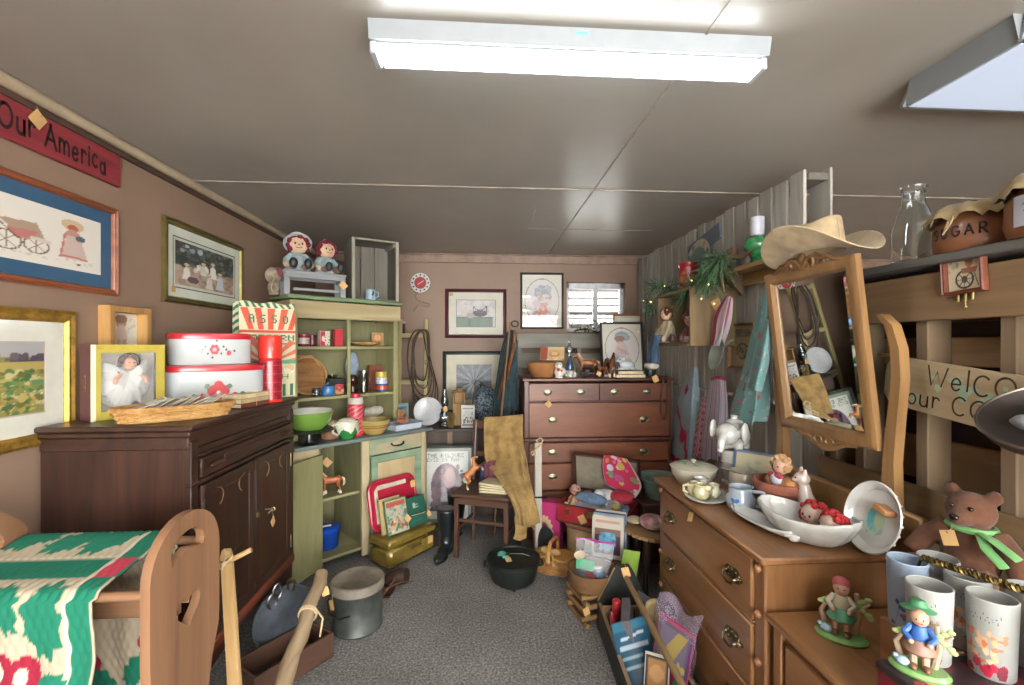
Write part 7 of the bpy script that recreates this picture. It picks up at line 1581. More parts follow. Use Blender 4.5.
A = Art(50, 24, None); A.rect(0, 0, 1, 1, '8c1a22').rect(0, .2, 1, .8, 'a01f28').dabs(0, .25, 1, .75, 16, .05, ['b08a4a', 'c0b0a0', '6a1218', 'a8702f'])
t = T('red_tin', 'bright red patterned tin canister standing on top of the doll crate', 'tin', (1.35, 2.90, 1.8605))
b = B(plain('981c26', .3, 0, .05, 6, .3)); b.lathe([(0, 0), (.058, 0), (.06, .005), (.06, .165), (.062, .168), (.062, .18), (.056, .184), (0, .18)], n=30); b.art(A, 1, 1, paint(.3, .4), fn=lambda u, v: (.0607*math.cos(2*PI*u), .0607*math.sin(2*PI*u), .02+.13*v)); b.make('canister', t)
t = T('painted_tray', 'round painted tray with a fruit rim standing behind the red tin', 'tray', (1.46, 2.98, 1.865), -90)
A = Art(60, 60, None); A.ell(.5, .5, .5, .5, 'a9a69c').ell(.5, .5, .36, .36, '5a7a72')
for k in range(12): a = k*PI/6; A.ell(.5+.42*math.cos(a), .5+.42*math.sin(a), .05, .05, ['a8302c', '4a6a3c', 'b5762f', 'b5a84a'][k % 4])
b = B(glaze('a9a69c', .3)); b.lathe([(0, 0), (.15, .004), (.175, .012), (.178, .016), (.15, .01), (0, .006)], n=36, M=TR(0, 0, .178) @ RX(83)); b.art(A, .35, .35, paint(.4, .3), TR(0, -.018, .178) @ RX(83)); b.make('tray', t)
b = B(wood('4f5a66', '6f7a86', 'x', 8, .6)); t = T('painted_board', 'tilted blue-grey board with worn lettering high on the pallet above the red tin', 'sign', (1.542, 3.08, 2.22), R=FR @ RZ(8)); b.box((0, 0, 0), (.46, .11, .014)); b.make('board', t)
b = B()
A = Art(60, 14, None); q = random.Random(3)
for i in range(9): A.line([(.08+i*.1, .3), (.11+i*.1, .7), (.14+i*.1, .35)], .012, ['8f7f86', '7a8a98', '9a8a86'][i % 3])
b.art(A, .42, .09, paint(.7), TR(0, 0, .0078)); b.make('worn_lettering', t)
t = T('funnel_jug', 'grey tin milk jug lying on its side on the pine shelf', 'jug', sh(722)+Vector((-.03, 0, .062)), 60)
b = B(metal('6a6c6c', .45)); b.lathe([(0, -.1), (.05, -.1), (.06, -.09), (.06, .0), (.03, .05), (.035, .08), (.03, .08), (.025, .05), (0, .04)], n=24, M=RX(78)); b.make('jug', t)
t = T('driftwood', 'branching piece of reddish driftwood hooked over the pine shelf edge', 'driftwood', sh(740)+Vector((-.05, 0, .02)), -90)
b = B(wood('6a4630', '8f6448', 'x', 14, .7))
for P_, r in (([(0, .02, .1), (.02, 0, .05), (.0, -.04, .0), (.02, -.07, -.09), (.05, -.07, -.16)], [.016, .018, .016, .012, .009]), ([(.02, 0, .05), (.1, 0, .03), (.2, .01, .06)], [.016, .012, .007]), ([(0, 0, .06), (-.05, 0, .1)], [.014, .008]), ([(.0, -.04, .0), (-.04, -.07, -.03), (-.06, -.07, -.1)], [.013, .01, .007])): b.tube(P_, r, n=8)
melt(b.make('branch', t), .006, 2)
t = T('lamp_globe', 'green pressed-glass lamp with a white milk-glass chimney at the hat end of the shelf', 'oil lamp', sh(757))
b = B(plain('2f7a48', .15, 0, .25, 30, .5)); b.lathe([(0, 0), (.04, 0), (.04, .01), (.02, .03), (.03, .05), (.06, .08), (.065, .105), (.055, .135), (.03, .15), (0, .152)], n=24); b.make('green_font', t)
b = B(glaze('b5b5be', .2)); b.lathe([(.028, .15), (.036, .155), (.036, .25), (.03, .25), (.03, .16)], n=20); b.make('white_chimney', t)
t = T('glass_insulator', 'grey glass dish between the driftwood and the green lamp on the shelf', 'dish', sh(748, 1.48)); b = B(plain('6f726e', .3, 0, .15)); b.lathe([(0, 0), (.04, 0), (.045, .02), (.05, .07), (.03, .1), (0, .1)], n=20); b.make('dish', t)
def hang(name, lab, cat, net, art=None):
    t = T(name, lab, cat); sheet('cloth', t, net, None, art, 30, 30, .003, .022, 200, 19); return t
def RP(px, py, x): return atx(px, py, x)
A = Art(40, 60, '8fa3ad'); A.dabs(0, 0, 1, 1, 120, .015, ['9db0b8', '86989f', 'a5b5bb']); A.line([(.1, .55), (.45, .3), (.55, .0)], .05, 'b02a58').line([(.0, .12), (.5, .05)], .12, 'b02a58').ell(.35, .72, .09, .05, 'b8305f').ell(.4, .3, .1, .06, 'b02a58').rect(.82, 0, 1, .6, '5f8f86')
hang('apron', 'blue apron with bright pink ribbon trim hanging on the pallet beside the tall chest', 'apron', [[RP(690, 368, 1.52), RP(694, 366, 1.50), RP(698, 369, 1.52)], [RP(679, 395, 1.52), RP(689, 395, 1.48), RP(699, 395, 1.52)], [RP(673, 430, 1.53), RP(686, 432, 1.49), RP(698, 430, 1.53)], [RP(668, 462, 1.53), RP(684, 468, 1.49), RP(697, 462, 1.53)]], A)
A = Art(30, 50, 'a04a60')
for i in range(12):
    for j in range(20):
        if (i+j) % 2: A.rect(i/12, j/20, (i+1)/12, (j+1)/20, 'bd9aa5')
hang('apron', 'pink gingham cloth hanging between the blue and the striped aprons', 'apron', [[RP(701, 398, 1.52), RP(703, 396, 1.5), RP(706, 398, 1.52)], [RP(696, 425, 1.52), RP(702, 425, 1.5), RP(707, 425, 1.53)], [RP(691, 455, 1.52), RP(699, 458, 1.5), RP(706, 455, 1.53)]], A)
A = Art(60, 60, 'b5b0bd')
for i in range(10): A.rect(i*.1+.03, 0, i*.1+.05, 1, '8a7a9a' if i % 2 else 'a5506a')
A.rect(0, .93, 1, 1, 'a03a58')
hang('apron', 'white and lavender striped apron hanging behind the white elephant teapot', 'apron', [[RP(711, 378, 1.5), RP(718, 376, 1.48), RP(726, 378, 1.5)], [RP(706, 405, 1.5), RP(717, 405, 1.46), RP(727, 405, 1.5)], [RP(702, 435, 1.5), RP(714, 437, 1.46), RP(727, 433, 1.5)], [RP(701, 458, 1.5), RP(713, 460, 1.47), RP(726, 456, 1.5)]], A)
A = Art(30, 40, 'b8b4b8'); A.rect(.15, 0, .25, 1, 'a83a58').rect(.7, 0, .8, 1, 'a83a58').rect(.42, 0, .5, 1, 'c08a9a')
hang('striped_towel', 'white towel with red stripes hung above the tin ladle', 'towel', [[RP(725, 297, 1.36), RP(729, 296, 1.34), RP(733, 298, 1.36)], [RP(714, 315, 1.36), RP(722, 318, 1.33), RP(731, 318, 1.36)], [RP(712, 335, 1.36), RP(719, 336, 1.33), RP(726, 333, 1.36)], [RP(711, 345, 1.36), RP(716, 346, 1.34), RP(721, 344, 1.36)]], A)
t = T('tin_strainer', 'shallow round tin strainer hanging by its handle over the striped apron', 'strainer', RP(716, 354, 1.33), R=FR @ RZ(24) @ RX(-14))
b = B(plain('8d938c', .35, .3)); b.lathe([(0, -.03), (.05, -.026), (.08, -.01), (.09, 0), (.096, .002), (.088, .004), (.05, -.018), (0, -.022)], n=30); b.tube([(.09, 0, 0), (.15, .0, .005), (.19, .0, .0)], .006, n=6); b.make('strainer', t)
A = Art(40, 60, '8f7f62'); A.rect(.08, .06, .92, .94, '9a8b6c').rect(.2, .72, .8, .9, '6a6458').dabs(.2, .72, .8, .9, 12, .05, ['5a564c', '857a64']).ell(.5, .38, .26, .2, '5a5448').ell(.5, .38, .2, .15, '8a8068').dabs(.32, .25, .68, .5, 20, .05, ['4f4a42', '9a8c6c', '6a6254'])
framed('framed_print', 'small brown sepia print in a light wood frame hung behind the floral apron', 'picture', atx(743, 346, 1.54), FR, .27, .27, .014, wood('7a5a34', '9c7a4c', 'x', 18), [], A, .3)
A = Art(60, 90, '6f9a98'); A.dabs(0, 0, 1, 1, 150, .025, ['a8506a', 'b57a88', 'a3b0ae', '8fb0ac', '5a8886', 'b04a60'], 7)
t = hang('floral_apron', 'teal floral apron with pink roses hanging from the far corner of the mirror', 'apron', [[RP(768, 276, 1.36), RP(770, 274, 1.35), RP(773, 277, 1.36)], [RP(757, 315, 1.37), RP(763, 316, 1.33), RP(770, 318, 1.38)], [RP(744, 365, 1.38), RP(755, 366, 1.33), RP(768, 366, 1.39)], [RP(733, 400, 1.39), RP(750, 404, 1.34), RP(768, 402, 1.4)], [RP(728, 418, 1.39), RP(746, 424, 1.35), RP(765, 420, 1.4)]], A)
sheet('rolled_sash', t, [[RP(766, 318, 1.32), RP(769, 320, 1.30), RP(772, 322, 1.32)], [RP(757, 350, 1.32), RP(763, 352, 1.28), RP(771, 354, 1.32)], [RP(748, 388, 1.33), RP(754, 390, 1.29), RP(762, 392, 1.33)]], None, A)
t = T('cowboy_hat', 'cream felt cowboy hat with a curled brim perched on top of the dresser mirror', 'hat', (1.30, 1.68, 1.862), -90)
ft = cloth('a58e6c', 'b8a27e', .9, 160, .15)
def hatf(u, v):
    a = 2*PI*u; rx, ry = .095, .12
    if v < .5:
        k = v/.5; r = .235-(.235-.105)*k; c, s = math.cos(a), math.sin(a)
        x = c*(r*.98); y = s*(r*.82 if k < 1 else r*.82); z = .085*abs(s)**2.2*(1-k)**1.3-.03*abs(c)**3*(1-k)+.004
        return (x, y, z)
    k = (v-.5)/.5
    if k < .75: q = k/.75; r = .105-.018*q; return (math.cos(a)*r*1.0, math.sin(a)*r*.8, .004+.108*q+.012*math.cos(2*a)*q)
    q = (k-.75)/.25; r = .087*(1-q); return (math.cos(a)*r, math.sin(a)*r*.8, .112+.012*math.cos(2*a)*(1-q)+.012*math.sin(PI*q)-.035*q*q)
b = B(ft); b.grid(56, 40, hatf, M=RZ(8) @ SC(.93, .93, 1)); b.sharp = 180; o = b.make('felt', t); so = o.modifiers.new('thick', 'SOLIDIFY'); so.thickness = .004
b = B(cloth('7d6848')); b.tube([(.1065*math.cos(a), .0865*math.sin(a), .016) for a in [2*PI*i/36 for i in range(36)]], .0055, closed=True, n=6, M=RZ(8) @ SC(.93, .93, 1)); b.make('hat_band', t)
TZB = 1.7955
t = T('milk_bottle', 'clear glass milk bottle with a flared lip on the dark top board', 'bottle', (1.565, 1.555, TZB))
b = B(glass('f2f7f6', .02)); b.lathe([(0, 0), (.058, 0), (.064, .006), (.065, .13), (.055, .17), (.036, .215), (.032, .25), (.036, .268), (.042, .275), (.042, .283), (.034, .285), (.029, .25), (.033, .215), (.052, .168), (.061, .13), (.06, .012), (0, .01)], n=32); b.make('bottle', t)
def crock_(lab, p, k, word, name='burlap_crock'):
    t = T(name, lab, 'crock', p); c = plain('74482c', .5, 0, .1, 8, .15)
    b = B(c); b.lathe([(0, 0), (.09*k, 0), (.095*k, .006), (.1*k, .03), (.098*k, .075*k), (.085*k, .1*k), (.08*k, .12*k), (0, .12*k)], n=36); b.make('crock', t)
    bp = cloth('8f7a58', 'a8936c', 1, 60, .5); b = B(bp); q = random.Random(int(k*100)); R1 = [q.uniform(-.014, .014) for _ in range(48)]
    b.grid(48, 8, lambda u, v: ((.015+v*.098*k*(1+.08*math.sin(u*2*PI*9)*(v > .6)))*math.cos(2*PI*u), (.015+v*.098*k*(1+.08*math.sin(u*2*PI*9)*(v > .6)))*math.sin(2*PI*u), .13*k+.012*(1-v)-(.04*k if v > .9 else .022*k*max(0, v-.6)*2)+(R1[int(u*47)] if v > .9 else 0)+.004*math.sin(u*2*PI*13))); b.sharp = 180; o = b.make('burlap_cover', t); so = o.modifiers.new('s', 'SOLIDIFY'); so.thickness = .003
    b = B(STRING); b.tube([(.09*k*math.cos(a), .09*k*math.sin(a), .112*k) for a in [2*PI*i/30 for i in range(30)]], .004, closed=True, n=5); b.tube([(-.09*k, -.02, .112*k), (-.115*k, -.03, .075*k), (-.108*k, -.0, .05*k), (-.095*k, -.01, .105*k)], .003, n=5); b.make('string', t)
    if word == 'eye':
        A = Art(40, 40, 'a8a6b0'); A.ell(.5, .5, .3, .1, '4a5a7a').ell(.5, .52, .12, .08, '2f3f6a').line([(.2, .7), (.5, .78), (.8, .7)], .05, '5a6a8c')
        b = B(); b.art(A, 1, 1, paint(.5), fn=lambda u, v: ((.1006*k)*math.cos(PI-.3+1.1*u), (.1006*k)*math.sin(PI-.3+1.1*u), .02+.065*k*v)); b.make('picture_label', t)
    else:
        b = B(plain('1c120c', .6)); hw = hand_width(word, .03); b.sharp = 180
        for x, ch in zip([i*.031 for i in range(len(word))], word):
            for st in HAND[ch][1]:
                P_ = [(PI-.42+(x+px*.026)/(.1*k), .042+py*.032) for px, py in st]
                b.tube([(.1008*k*math.cos(a), .1008*k*math.sin(a), z) for a, z in P_], .0028, n=4)
        b.make('lettering', t)
    return t
crock_('brown stoneware crock lettered SUGAR under a burlap cover on the top board', (1.56, 1.335, TZB), 1.08, 'SUGAR')
crock_('brown crock with a white eye-like picture and burlap cover at the frame edge', (1.54, 1.09, TZB), 1.25, 'eye')
A = Art(50, 44, 'bfb398'); A.ring(.48, .33, .26, .28, .8, '2f2a26').ell(.48, .33, .09, .1, '3a332e')
for k in range(8): a = k*PI/4; A.line([(.48, .33), (.48+.22*math.cos(a), .33+.25*math.sin(a))], .02, '4a433c')
A.ell(.62, .78, .1, .12, '9a6a50').ell(.62, .86, .12, .07, '8a5a48').poly([(.4, .65), (.85, .65), (.8, .5), (.42, .5)], '8f5a44').dabs(.05, .6, .3, .95, 10, .04, ['8a8f78', 'a89a7c']).line([(.75, .5), (.85, .1)], .03, '5a4a3c')
t = framed('framed_plaque', 'small reddish framed spinning-wheel picture with tiny chimes, on the top plank', 'picture', (1.497, 1.315, 1.725), FR @ RZ(3), .125, .125, .013, wood('5f2e20', '7d4632', 'x', 20), [], A, .3)
b = B(metal('a09060', .35))
for x in (-.022, 0, .02): b.tube([(x, -.062, .004), (x, -.085, .006)], .004, n=8)
b.tube([(0, -.085, .006), (0, -.1, .006)], .0015, n=4); b.ell((0, -.105, .006), .004); b.make('chimes', t)
t = T('welcome_sign', 'pale hand-lettered wooden sign reading welcome to our country, hung across the pallet', 'sign', (1.47, 1.235, 1.345), R=FR @ RZ(-7))
b = B(wood('8f7c5e', 'ad9b7c', 'x', 8, .75, 0, .12, .2)); b.prism([(-.32, -.05), (-.29, -.085), (.33, -.085), (.33, .085), (-.29, .085), (-.32, .05)], .016); A = Art(90, 26, None)
A.dabs(.02, .55, .12, .95, 5, .03, ['6f8f5a', '7a9a66']); A.dabs(.16, .2, .9, .85, 26, .03, ['8fa084', '9aa88c', '86a08a']); b.art(A, .6, .16, paint(.7), TR(0, 0, .0163)); b.make('board', t)
ik = plain('3a2a22', .7); b = B(ik); hand(b, 'WelCOMe', -.165, .012, .062, .0055, ik, .0175, .1); hand(b, 'to', .2, .015, .05, .005, ik, .0175); hand(b, 'our COUNTRy', -.225, -.066, .058, .0055, ik, .0175, .1); b.make('lettering', t)
t = T('hanging_skillet', 'large dark shallow pan of odds and ends hanging in front of the welcome sign', 'pan', (1.32, .915, 1.345), R=RY(-24) @ RX(6))
b = B(plain('3f3835', .4, .5, .15)); b.lathe([(0, -.04), (.12, -.038), (.15, -.02), (.168, .004), (.172, .004), (.16, -.022), (.13, -.046), (0, -.048)], n=44); b.make('pan', t)
b = B(metal('8a8078', .4)); b.tube([(.17*math.cos(a), .17*math.sin(a), .004) for a in [2*PI*i/44 for i in range(44)]], .0035, closed=True, n=6); b.make('rim', t)
b = B(metal('6a625c', .5))
b.tube([(.165, .0, .0), (.2, .0, .03), (.215, 0, .07)], .006, n=6); b.make('handle', t)
o = scrap('denim_pouch', 'small denim pouch lying in the hanging pan', 'pouch', (1.305, .94, 1.312), (.035, .06, .018), '2a3a58', '4a5a74', 3, 21)
o = scrap('fleece_slipper', 'baby slipper of white fleece and blue denim in the hanging pan', 'slipper', (1.27, .985, 1.30), (.022, .032, .018), 'a8a296', '3a4a60', 3, 22)
t = T('wooden_spoon', 'pale wooden paddle lying across the hanging pan', 'paddle', (1.30, .925, 1.355), 60); b = B(wood('a07c4a', 'c09c68', 'x', 14)); b.prism([(-.1, -.012), (0, -.03), (.11, -.02), (.11, .02), (0, .03), (-.1, .012)], .01); b.make('paddle', t)
t = T('wooden_ledge', 'oak-coloured plank ledge behind the frosted glasses, teddy bear on it', 'ledge', (1.42, 1.06, LZ+.0005))
b = B(OAK); b.box((0, 0, .17), (.15, .66, .022)); b.make('board', t)
for y in (-.28, .28): b = B(OAKZ); b.box((.03, y, .0795), (.08, .03, .157)); b.make('support', t)
t = T('teddy_bear', 'brown plush teddy bear with a green ribbon sitting against the pallet', 'teddy bear', (1.415, 1.225, .8195), -72)
tb = cloth('4f2f1e', '6a4430', 1, 120, .5); b = B(tb); KB = SC(1.04, 1.04, 1.06); b.M = KB
b.ell((0, 0, .085), (.062, .055, .085)); b.ell((0, -.01, .068), (.066, .056, .06)); b.ell((0, -.01, .195), (.056, .052, .05)); b.ell((0, -.06, .182), (.026, .03, .022))
for s in (-1, 1):
    b.ell((s*.045, 0, .24), (.02, .012, .02)); b.tube([(s*.05, 0, .14), (s*.095, -.02, .095), (s*.12, -.04, .045)], [.028, .027, .028], n=10)
    b.tube([(s*.035, -.03, .03), (s*.055, -.09, .03), (s*.06, -.13, .03)], [.034, .031, .03], n=10); b.ell((s*.062, -.145, .04), (.03, .02, .038))
melt(b.make('body', t), .007, 2)
b = B(plain('120c0a', .25)); b.M = KB; b.ell((0, -.091, .188), (.011, .008, .008)); b.make('nose', t)
for s in (-1, 1): b = B(plain('120c0a', .25)); b.M = KB; b.ell((s*.02, -.056, .21), .006); b.make('eye', t)
b = B(cloth('5f9a58', '78b06a', .6)); b.M = KB; b.tube([(.048*math.cos(a), .044*math.sin(a)-.005, .15) for a in [2*PI*i/20 for i in range(20)]], .009, closed=True, n=6); b.tube([(.03, -.04, .15), (.07, -.07, .15), (.12, -.075, .12)], [.01, .014, .014], flat=.35); b.tube([(.03, -.04, .15), (.06, -.075, .125), (.1, -.09, .095)], [.01, .013, .012], flat=.35); b.make('green_ribbon', t)
price_tag(t, (-.02, -.075, .13), .036, 20, RX(80), .02)
D_ = DZ+.0005
cr = glaze('aeaa98', .15); wt = glaze('b4b4b0', .12)
t = T('casserole', 'cream lidded casserole with green swirls at the far end of the dresser', 'casserole', (1.06, 2.22, D_))
b = B(cr); b.lathe([(0, 0), (.075, 0), (.08, .006), (.105, .05), (.11, .08), (.106, .082), (0, .08)], n=36); b.make('dish', t)
b = B(cr); b.lathe([(.112, .08), (.114, .086), (.09, .098), (.04, .106), (0, .107)], n=36); b.ell((0, 0, .113), (.014, .014, .01)); lo = b.make('lid', t)
b = B(glaze('6f9a72', .2))
for k in range(6): a = k*PI/3; b.tube([((.04+.012*i)*math.cos(a+i*.22), (.04+.012*i)*math.sin(a+i*.22), .107-.0005*i*i-.0035*i+.0015) for i in range(5)], [.003, .006, .007, .005, .002], flat=.5, n=6)
b.make('green_swirls', lo)
t = T('oval_platter', 'oval white platter carrying small creamers near the dresser front', 'platter', (1.015, 2.00, D_), 60)
b = B(wt); b.lathe([(0, 0), (.07, 0), (.075, .004), (.115, .016), (.118, .02), (.112, .021), (.07, .009), (0, .007)], n=40, sq=(1.15, .8)); b.make('platter', t)
def creamer(p, rz, lab, c, k):
    t = T('creamer', lab, 'creamer', p, rz, 'small creamers on the oval platter'); m = glaze(c, .15)
    b = B(m); b.lathe([(0, 0), (.022*k, 0), (.034*k, .015*k), (.036*k, .035*k), (.026*k, .055*k), (.03*k, .066*k), (.025*k, .066*k), (.022*k, .055*k), (0, .05*k)], n=22); b.prism([(-.012*k, 0), (.012*k, 0), (0, .018*k)], .02*k, M=TR(0, -.024*k, .045*k) @ RZ(180)); b.make('body', t)
    b = B(m); b.tube([(0, .03*k, .055*k), (0, .055*k, .05*k), (0, .055*k, .025*k), (0, .034*k, .015*k)], .006*k, n=7); b.make('handle', t)
for x, y, rz, k, c, l in ((-.05, .02, 40, 1, 'b5ae8a', 'yellowish cream creamer nearest the casserole on the oval platter'), (.0, -.03, 150, .9, 'b8b49c', 'cream creamer at the platter edge facing the drawers'), (.045, .025, -30, 1.05, 'bdbdba', 'white creamer nearest the heart mug on the oval platter'), (-.02, .045, 80, .95, 'b3ac88', 'yellowish creamer at the back of the oval platter')):
    p = Vector((1.015, 2.0, D_+.0095))+RZ(60) @ Vector((x, y, 0)); creamer(p, rz, l, c, k)
t = T('heart_mug', 'stubby pale blue-grey mug with a blue heart on the dresser', 'mug', (1.085, 1.845, D_), -38)
mg = glaze('9aa6b4', .2); b = B(mg); b.lathe([(0, 0), (.045, 0), (.05, .006), (.058, .035), (.055, .06), (.045, .075), (.044, .095), (.048, .1), (.044, .1), (.04, .08), (.05, .05), (.042, .008), (0, .007)], n=32); b.make('body', t)
b = B(mg); b.tube([(.045, 0, .085), (.085, 0, .088), (.095, 0, .055), (.075, 0, .03), (.055, 0, .025)], .008, n=8); b.make('handle', t)
A = Art(30, 30, None); A.poly(heart(.5, .52, .42), '3f6aa0'); b = B(); b.art(A, 1, 1, paint(.2, .4), fn=lambda u, v: (.0585*math.cos(math.radians(-127+45*u)), .0585*math.sin(math.radians(-127+45*u)), .03+.038*v)); b.make('blue_heart', t)
t = T('stoneware_crock', 'two-tone stoneware crock, grey above and tan below, behind the heart mug', 'crock', (1.20, 2.02, D_))
b = B(plain('7d6a52', .4)); b.lathe([(0, 0), (.058, 0), (.062, .006), (.062, .06)], n=32); b.make('tan_base', t)
b = B(glaze('a09888', .25)); b.lathe([(.062, .06), (.062, .1), (.056, .112), (.06, .118), (.052, .118), (.05, .1), (.05, .03), (0, .03)], n=32); b.make('grey_top', t)
A = Art(50, 56, 'b0a98c'); A.rect(0, 0, .06, 1, '45587a').rect(0, .95, 1, 1, '5a6a84').dabs(.15, .1, .9, .85, 30, .07, ['9aa88c', 'b58f80', 'a8b09a', 'b59a7c', '8fa090'])
t = stand_book('thin picture book with a blue spine leaning behind the terracotta pot', (1.265, 2.05, D_), -50, .2, .19, .012, '4f6280', A, -14)
t = T('terracotta_pot', 'terracotta basket-textured flower pot holding a pale-haired doll on the dresser', 'pot', (1.24, 1.82, D_))
b = B(plain('8f5544', .8, 0, .15, 30, 0, .5)); b.lathe([(0, 0), (.07, 0), (.075, .006), (.09, .09), (.1, .095), (.104, .13), (.095, .132), (.088, .1), (.07, .012), (0, .01)], n=40); b.make('pot', t)
t = T('doll', 'doll with pale blond hair and an orange flowered dress sitting in the terracotta pot', 'doll', (1.24, 1.80, D_+.10), -75)
b = B(cloth('8a5a34', 'b07a44')); b.ell((0, 0, .02), (.055, .045, .04)); b.ell((-.03, -.02, .03), (.035, .03, .028)); b.ell((.04, -.01, .03), (.03, .03, .03)); melt(b.make('dress', t), .007, 2)
b = B(cloth('a7a7b4')); b.ell((0, -.04, .045), (.026, .018, .026)); b.make('bib', t)
b = B(plain('b08a74', .5)); b.ell((0, -.015, .095), (.034, .032, .036)); b.make('head', t); face_bits(t, (0, -.015, .095), .033, None)
b = B(plain('a8845c', .9)); yarn_hair(b, (0, -.013, .1), .035, plain('a8845c', .9, 0, .2, 60), 60, 5); b.make('hair', t)
b = B(cloth('9a2c3c')); b.ell((.015, -.045, .062), (.02, .01, .012)); b.ell((-.015, -.045, .062), (.016, .01, .01)); b.make('red_bow', t)
t = T('teacup', 'white banded footed cup under the elephant teapot on the dresser', 'cup', (1.265, 2.21, D_))
b = B(wt); b.lathe([(0, 0), (.06, 0), (.062, .01), (.05, .02), (.06, .06), (.062, .15), (.055, .17), (0, .17)], n=32)
for z in (.07, .105): b.lathe([(.0605, z), (.0645, z+.006), (.0605, z+.012)], n=32)
b.make('cup', t)
t = T('elephant_teapot', 'glossy white elephant-shaped teapot in front of the striped apron', 'teapot', (1.265, 2.21, D_+.1705), -140)
b = B(wt); b.M = SC(1.25, 1.25, 1.2); b.ell((0, 0, .06), (.075, .06, .06)); b.ell((.07, 0, .075), (.04, .045, .045)); b.tube([(.1, 0, .07), (.125, 0, .05), (.13, 0, .02), (.145, 0, .015)], [.02, .016, .013, .011]); b.tube([(-.07, 0, .08), (-.11, 0, .07), (-.105, 0, .03), (-.06, 0, .03)], .008)
for s in (-1, 1): b.ell((.055, s*.06, .085), (.03, .012, .042), M=None)
for x in (-.035, .035):
    for s in (-1, 1): b.tube([(x, s*.03, .03), (x, s*.03, .002)], .018)
melt(b.make('body', t), .006, 2)
b = B(wt); b.M = SC(1.25, 1.25, 1.2); b.lathe([(.035, .115), (.03, .122), (.012, .128), (.012, .135), (.016, .142), (0, .148)], n=20); b.make('lid', t)
t = T('cat_figurine', 'white china cat with pinkish ears sitting up beside the terracotta pot', 'cat figurine', (1.285, 1.715, D_), -110)
b = B(glaze('b9ada4', .2)); b.ell((0, .01, .04), (.04, .045, .045)); b.tube([(0, .005, .05), (0, -.012, .1), (0, -.015, .14)], [.036, .03, .022]); b.ell((0, -.022, .165), (.03, .03, .027)); b.ell((0, -.048, .158), (.013, .012, .011))
for s in (-1, 1): b.tube([(s*.018, -.018, .185), (s*.024, -.015, .212)], [.012, .002]); b.tube([(s*.016, -.02, .09), (s*.016, -.04, .03), (s*.017, -.045, .006)], [.015, .011, .012]); b.ell((s*.03, .02, .022), (.018, .035, .02))
b.tube([(.03, .04, .012), (.06, .02, .012), (.06, -.03, .012)], [.01, .009, .007]); melt(b.make('body', t), .005, 2)
b = B(plain('2a2a30', .3)); b.ell((-.012, -.047, .17), .004); b.ell((.012, -.047, .17), .004); b.ell((0, -.06, .161), (.004, .003, .003), plain('9a5a54')); b.make('face_features', t)
b = B(plain('b08a80', .4))
for s in (-1, 1): b.tube([(s*.018, -.024, .188), (s*.0235, -.021, .206)], [.007, .001])
b.make('ear_linings', t)
t = T('relish_dish', 'long narrow white relish dish with a knob end at the dresser front edge', 'dish', (1.06, 1.665, D_), -80)
b = B(wt); f = lambda u, k: (1-abs(2*u-1)**2.6)**.5
b.grid(30, 14, lambda u, v: ((u-.5)*.30, (v-.5)*.105*f(u, 0), .004+.026*abs(2*v-1)**2+.012*abs(2*u-1)**3)); b.sharp = 180; o = b.make('dish', t); so = o.modifiers.new('s', 'SOLIDIFY'); so.thickness = .005; so.offset = 1
b = B(wt); b.ell((.15, 0, .02), (.016, .02, .014)); b.tube([(.13, -.02, .024), (.155, -.012, .03), (.165, .005, .026)], .005); b.make('knob_end', t)
t = T('fluted_bowl', 'large white fluted oval bowl holding two red-haired doll heads on the dresser', 'bowl', (1.16, 1.555, D_), -62)
b = B(wt); n = 64
def fb(u, v):
    a = 2*PI*u; k = .45+.55*min(1, v*1.15)**.7 if v > 0 else .45; fl = 1+.02*math.cos(a*16)*min(1, v*2)
    return (.165*k*math.cos(a)*fl, .105*k*math.sin(a)*fl, .1*v**1.25+.012*v*math.cos(2*a)*v)
b.grid(n, 14, fb); b.prism([(.165*.45*math.cos(2*PI*i/32), .105*.45*math.sin(2*PI*i/32)) for i in range(32)], .004); b.sharp = 180; o = b.make('bowl', t); so = o.modifiers.new('s', 'SOLIDIFY'); so.thickness = .005; so.offset = -1
for i, (p, rz, l) in enumerate((((1.20, 1.575, D_+.028), -78, 'rag doll head with curly red hair nearer the cat in the fluted bowl'), ((1.19, 1.475, D_+.028), -95, 'rag doll head with curly red hair nearer the oval dish in the fluted bowl'))):
    d_ = T('rag_doll', l, 'doll head', p, rz, 'rag doll heads in the fluted bowl')
    b = B(cloth('bfa696')); b.ell((0, 0, .048), (.042, .036, .042), nu=18, nv=12); b.make('face', d_); b = B(cloth('a88a90')); b.lathe([(.03, 0), (.036, .01), (.022, .02), (0, .021)], n=16); b.make('collar', d_)
    face_bits(d_, (0, 0, .048), .04, None, nose='a83a34'); b = B(plain('8f1c20', .9)); yarn_hair(b, (0, .004, .05), .043, plain('8f1c20', .9, 0, .3, 80), 110, 20+i, s=.26, low=-.75); b.make('hair', d_)
t = T('oval_dish', 'white oval baking dish stood on edge with a picture of a couple inside', 'dish', (1.305, 1.425, D_+.0), -78)
X = TR(0, 0, .12) @ RX(76) @ SC(.93, .93, .93)
b = B(wt); b.lathe([(0, -.012), (.085, -.012), (.098, -.004), (.11, .02), (.118, .026), (.114, .03), (.105, .024), (.092, .002), (0, -.004)], n=44, M=X, sq=(.84, 1.08))
for k in range(22): a = 2*PI*k/22; b.ell((.112*.84*math.cos(a), .112*1.08*math.sin(a), .02), (.006, .006, .007), nu=8, nv=6, M=X)
b.make('dish', t)
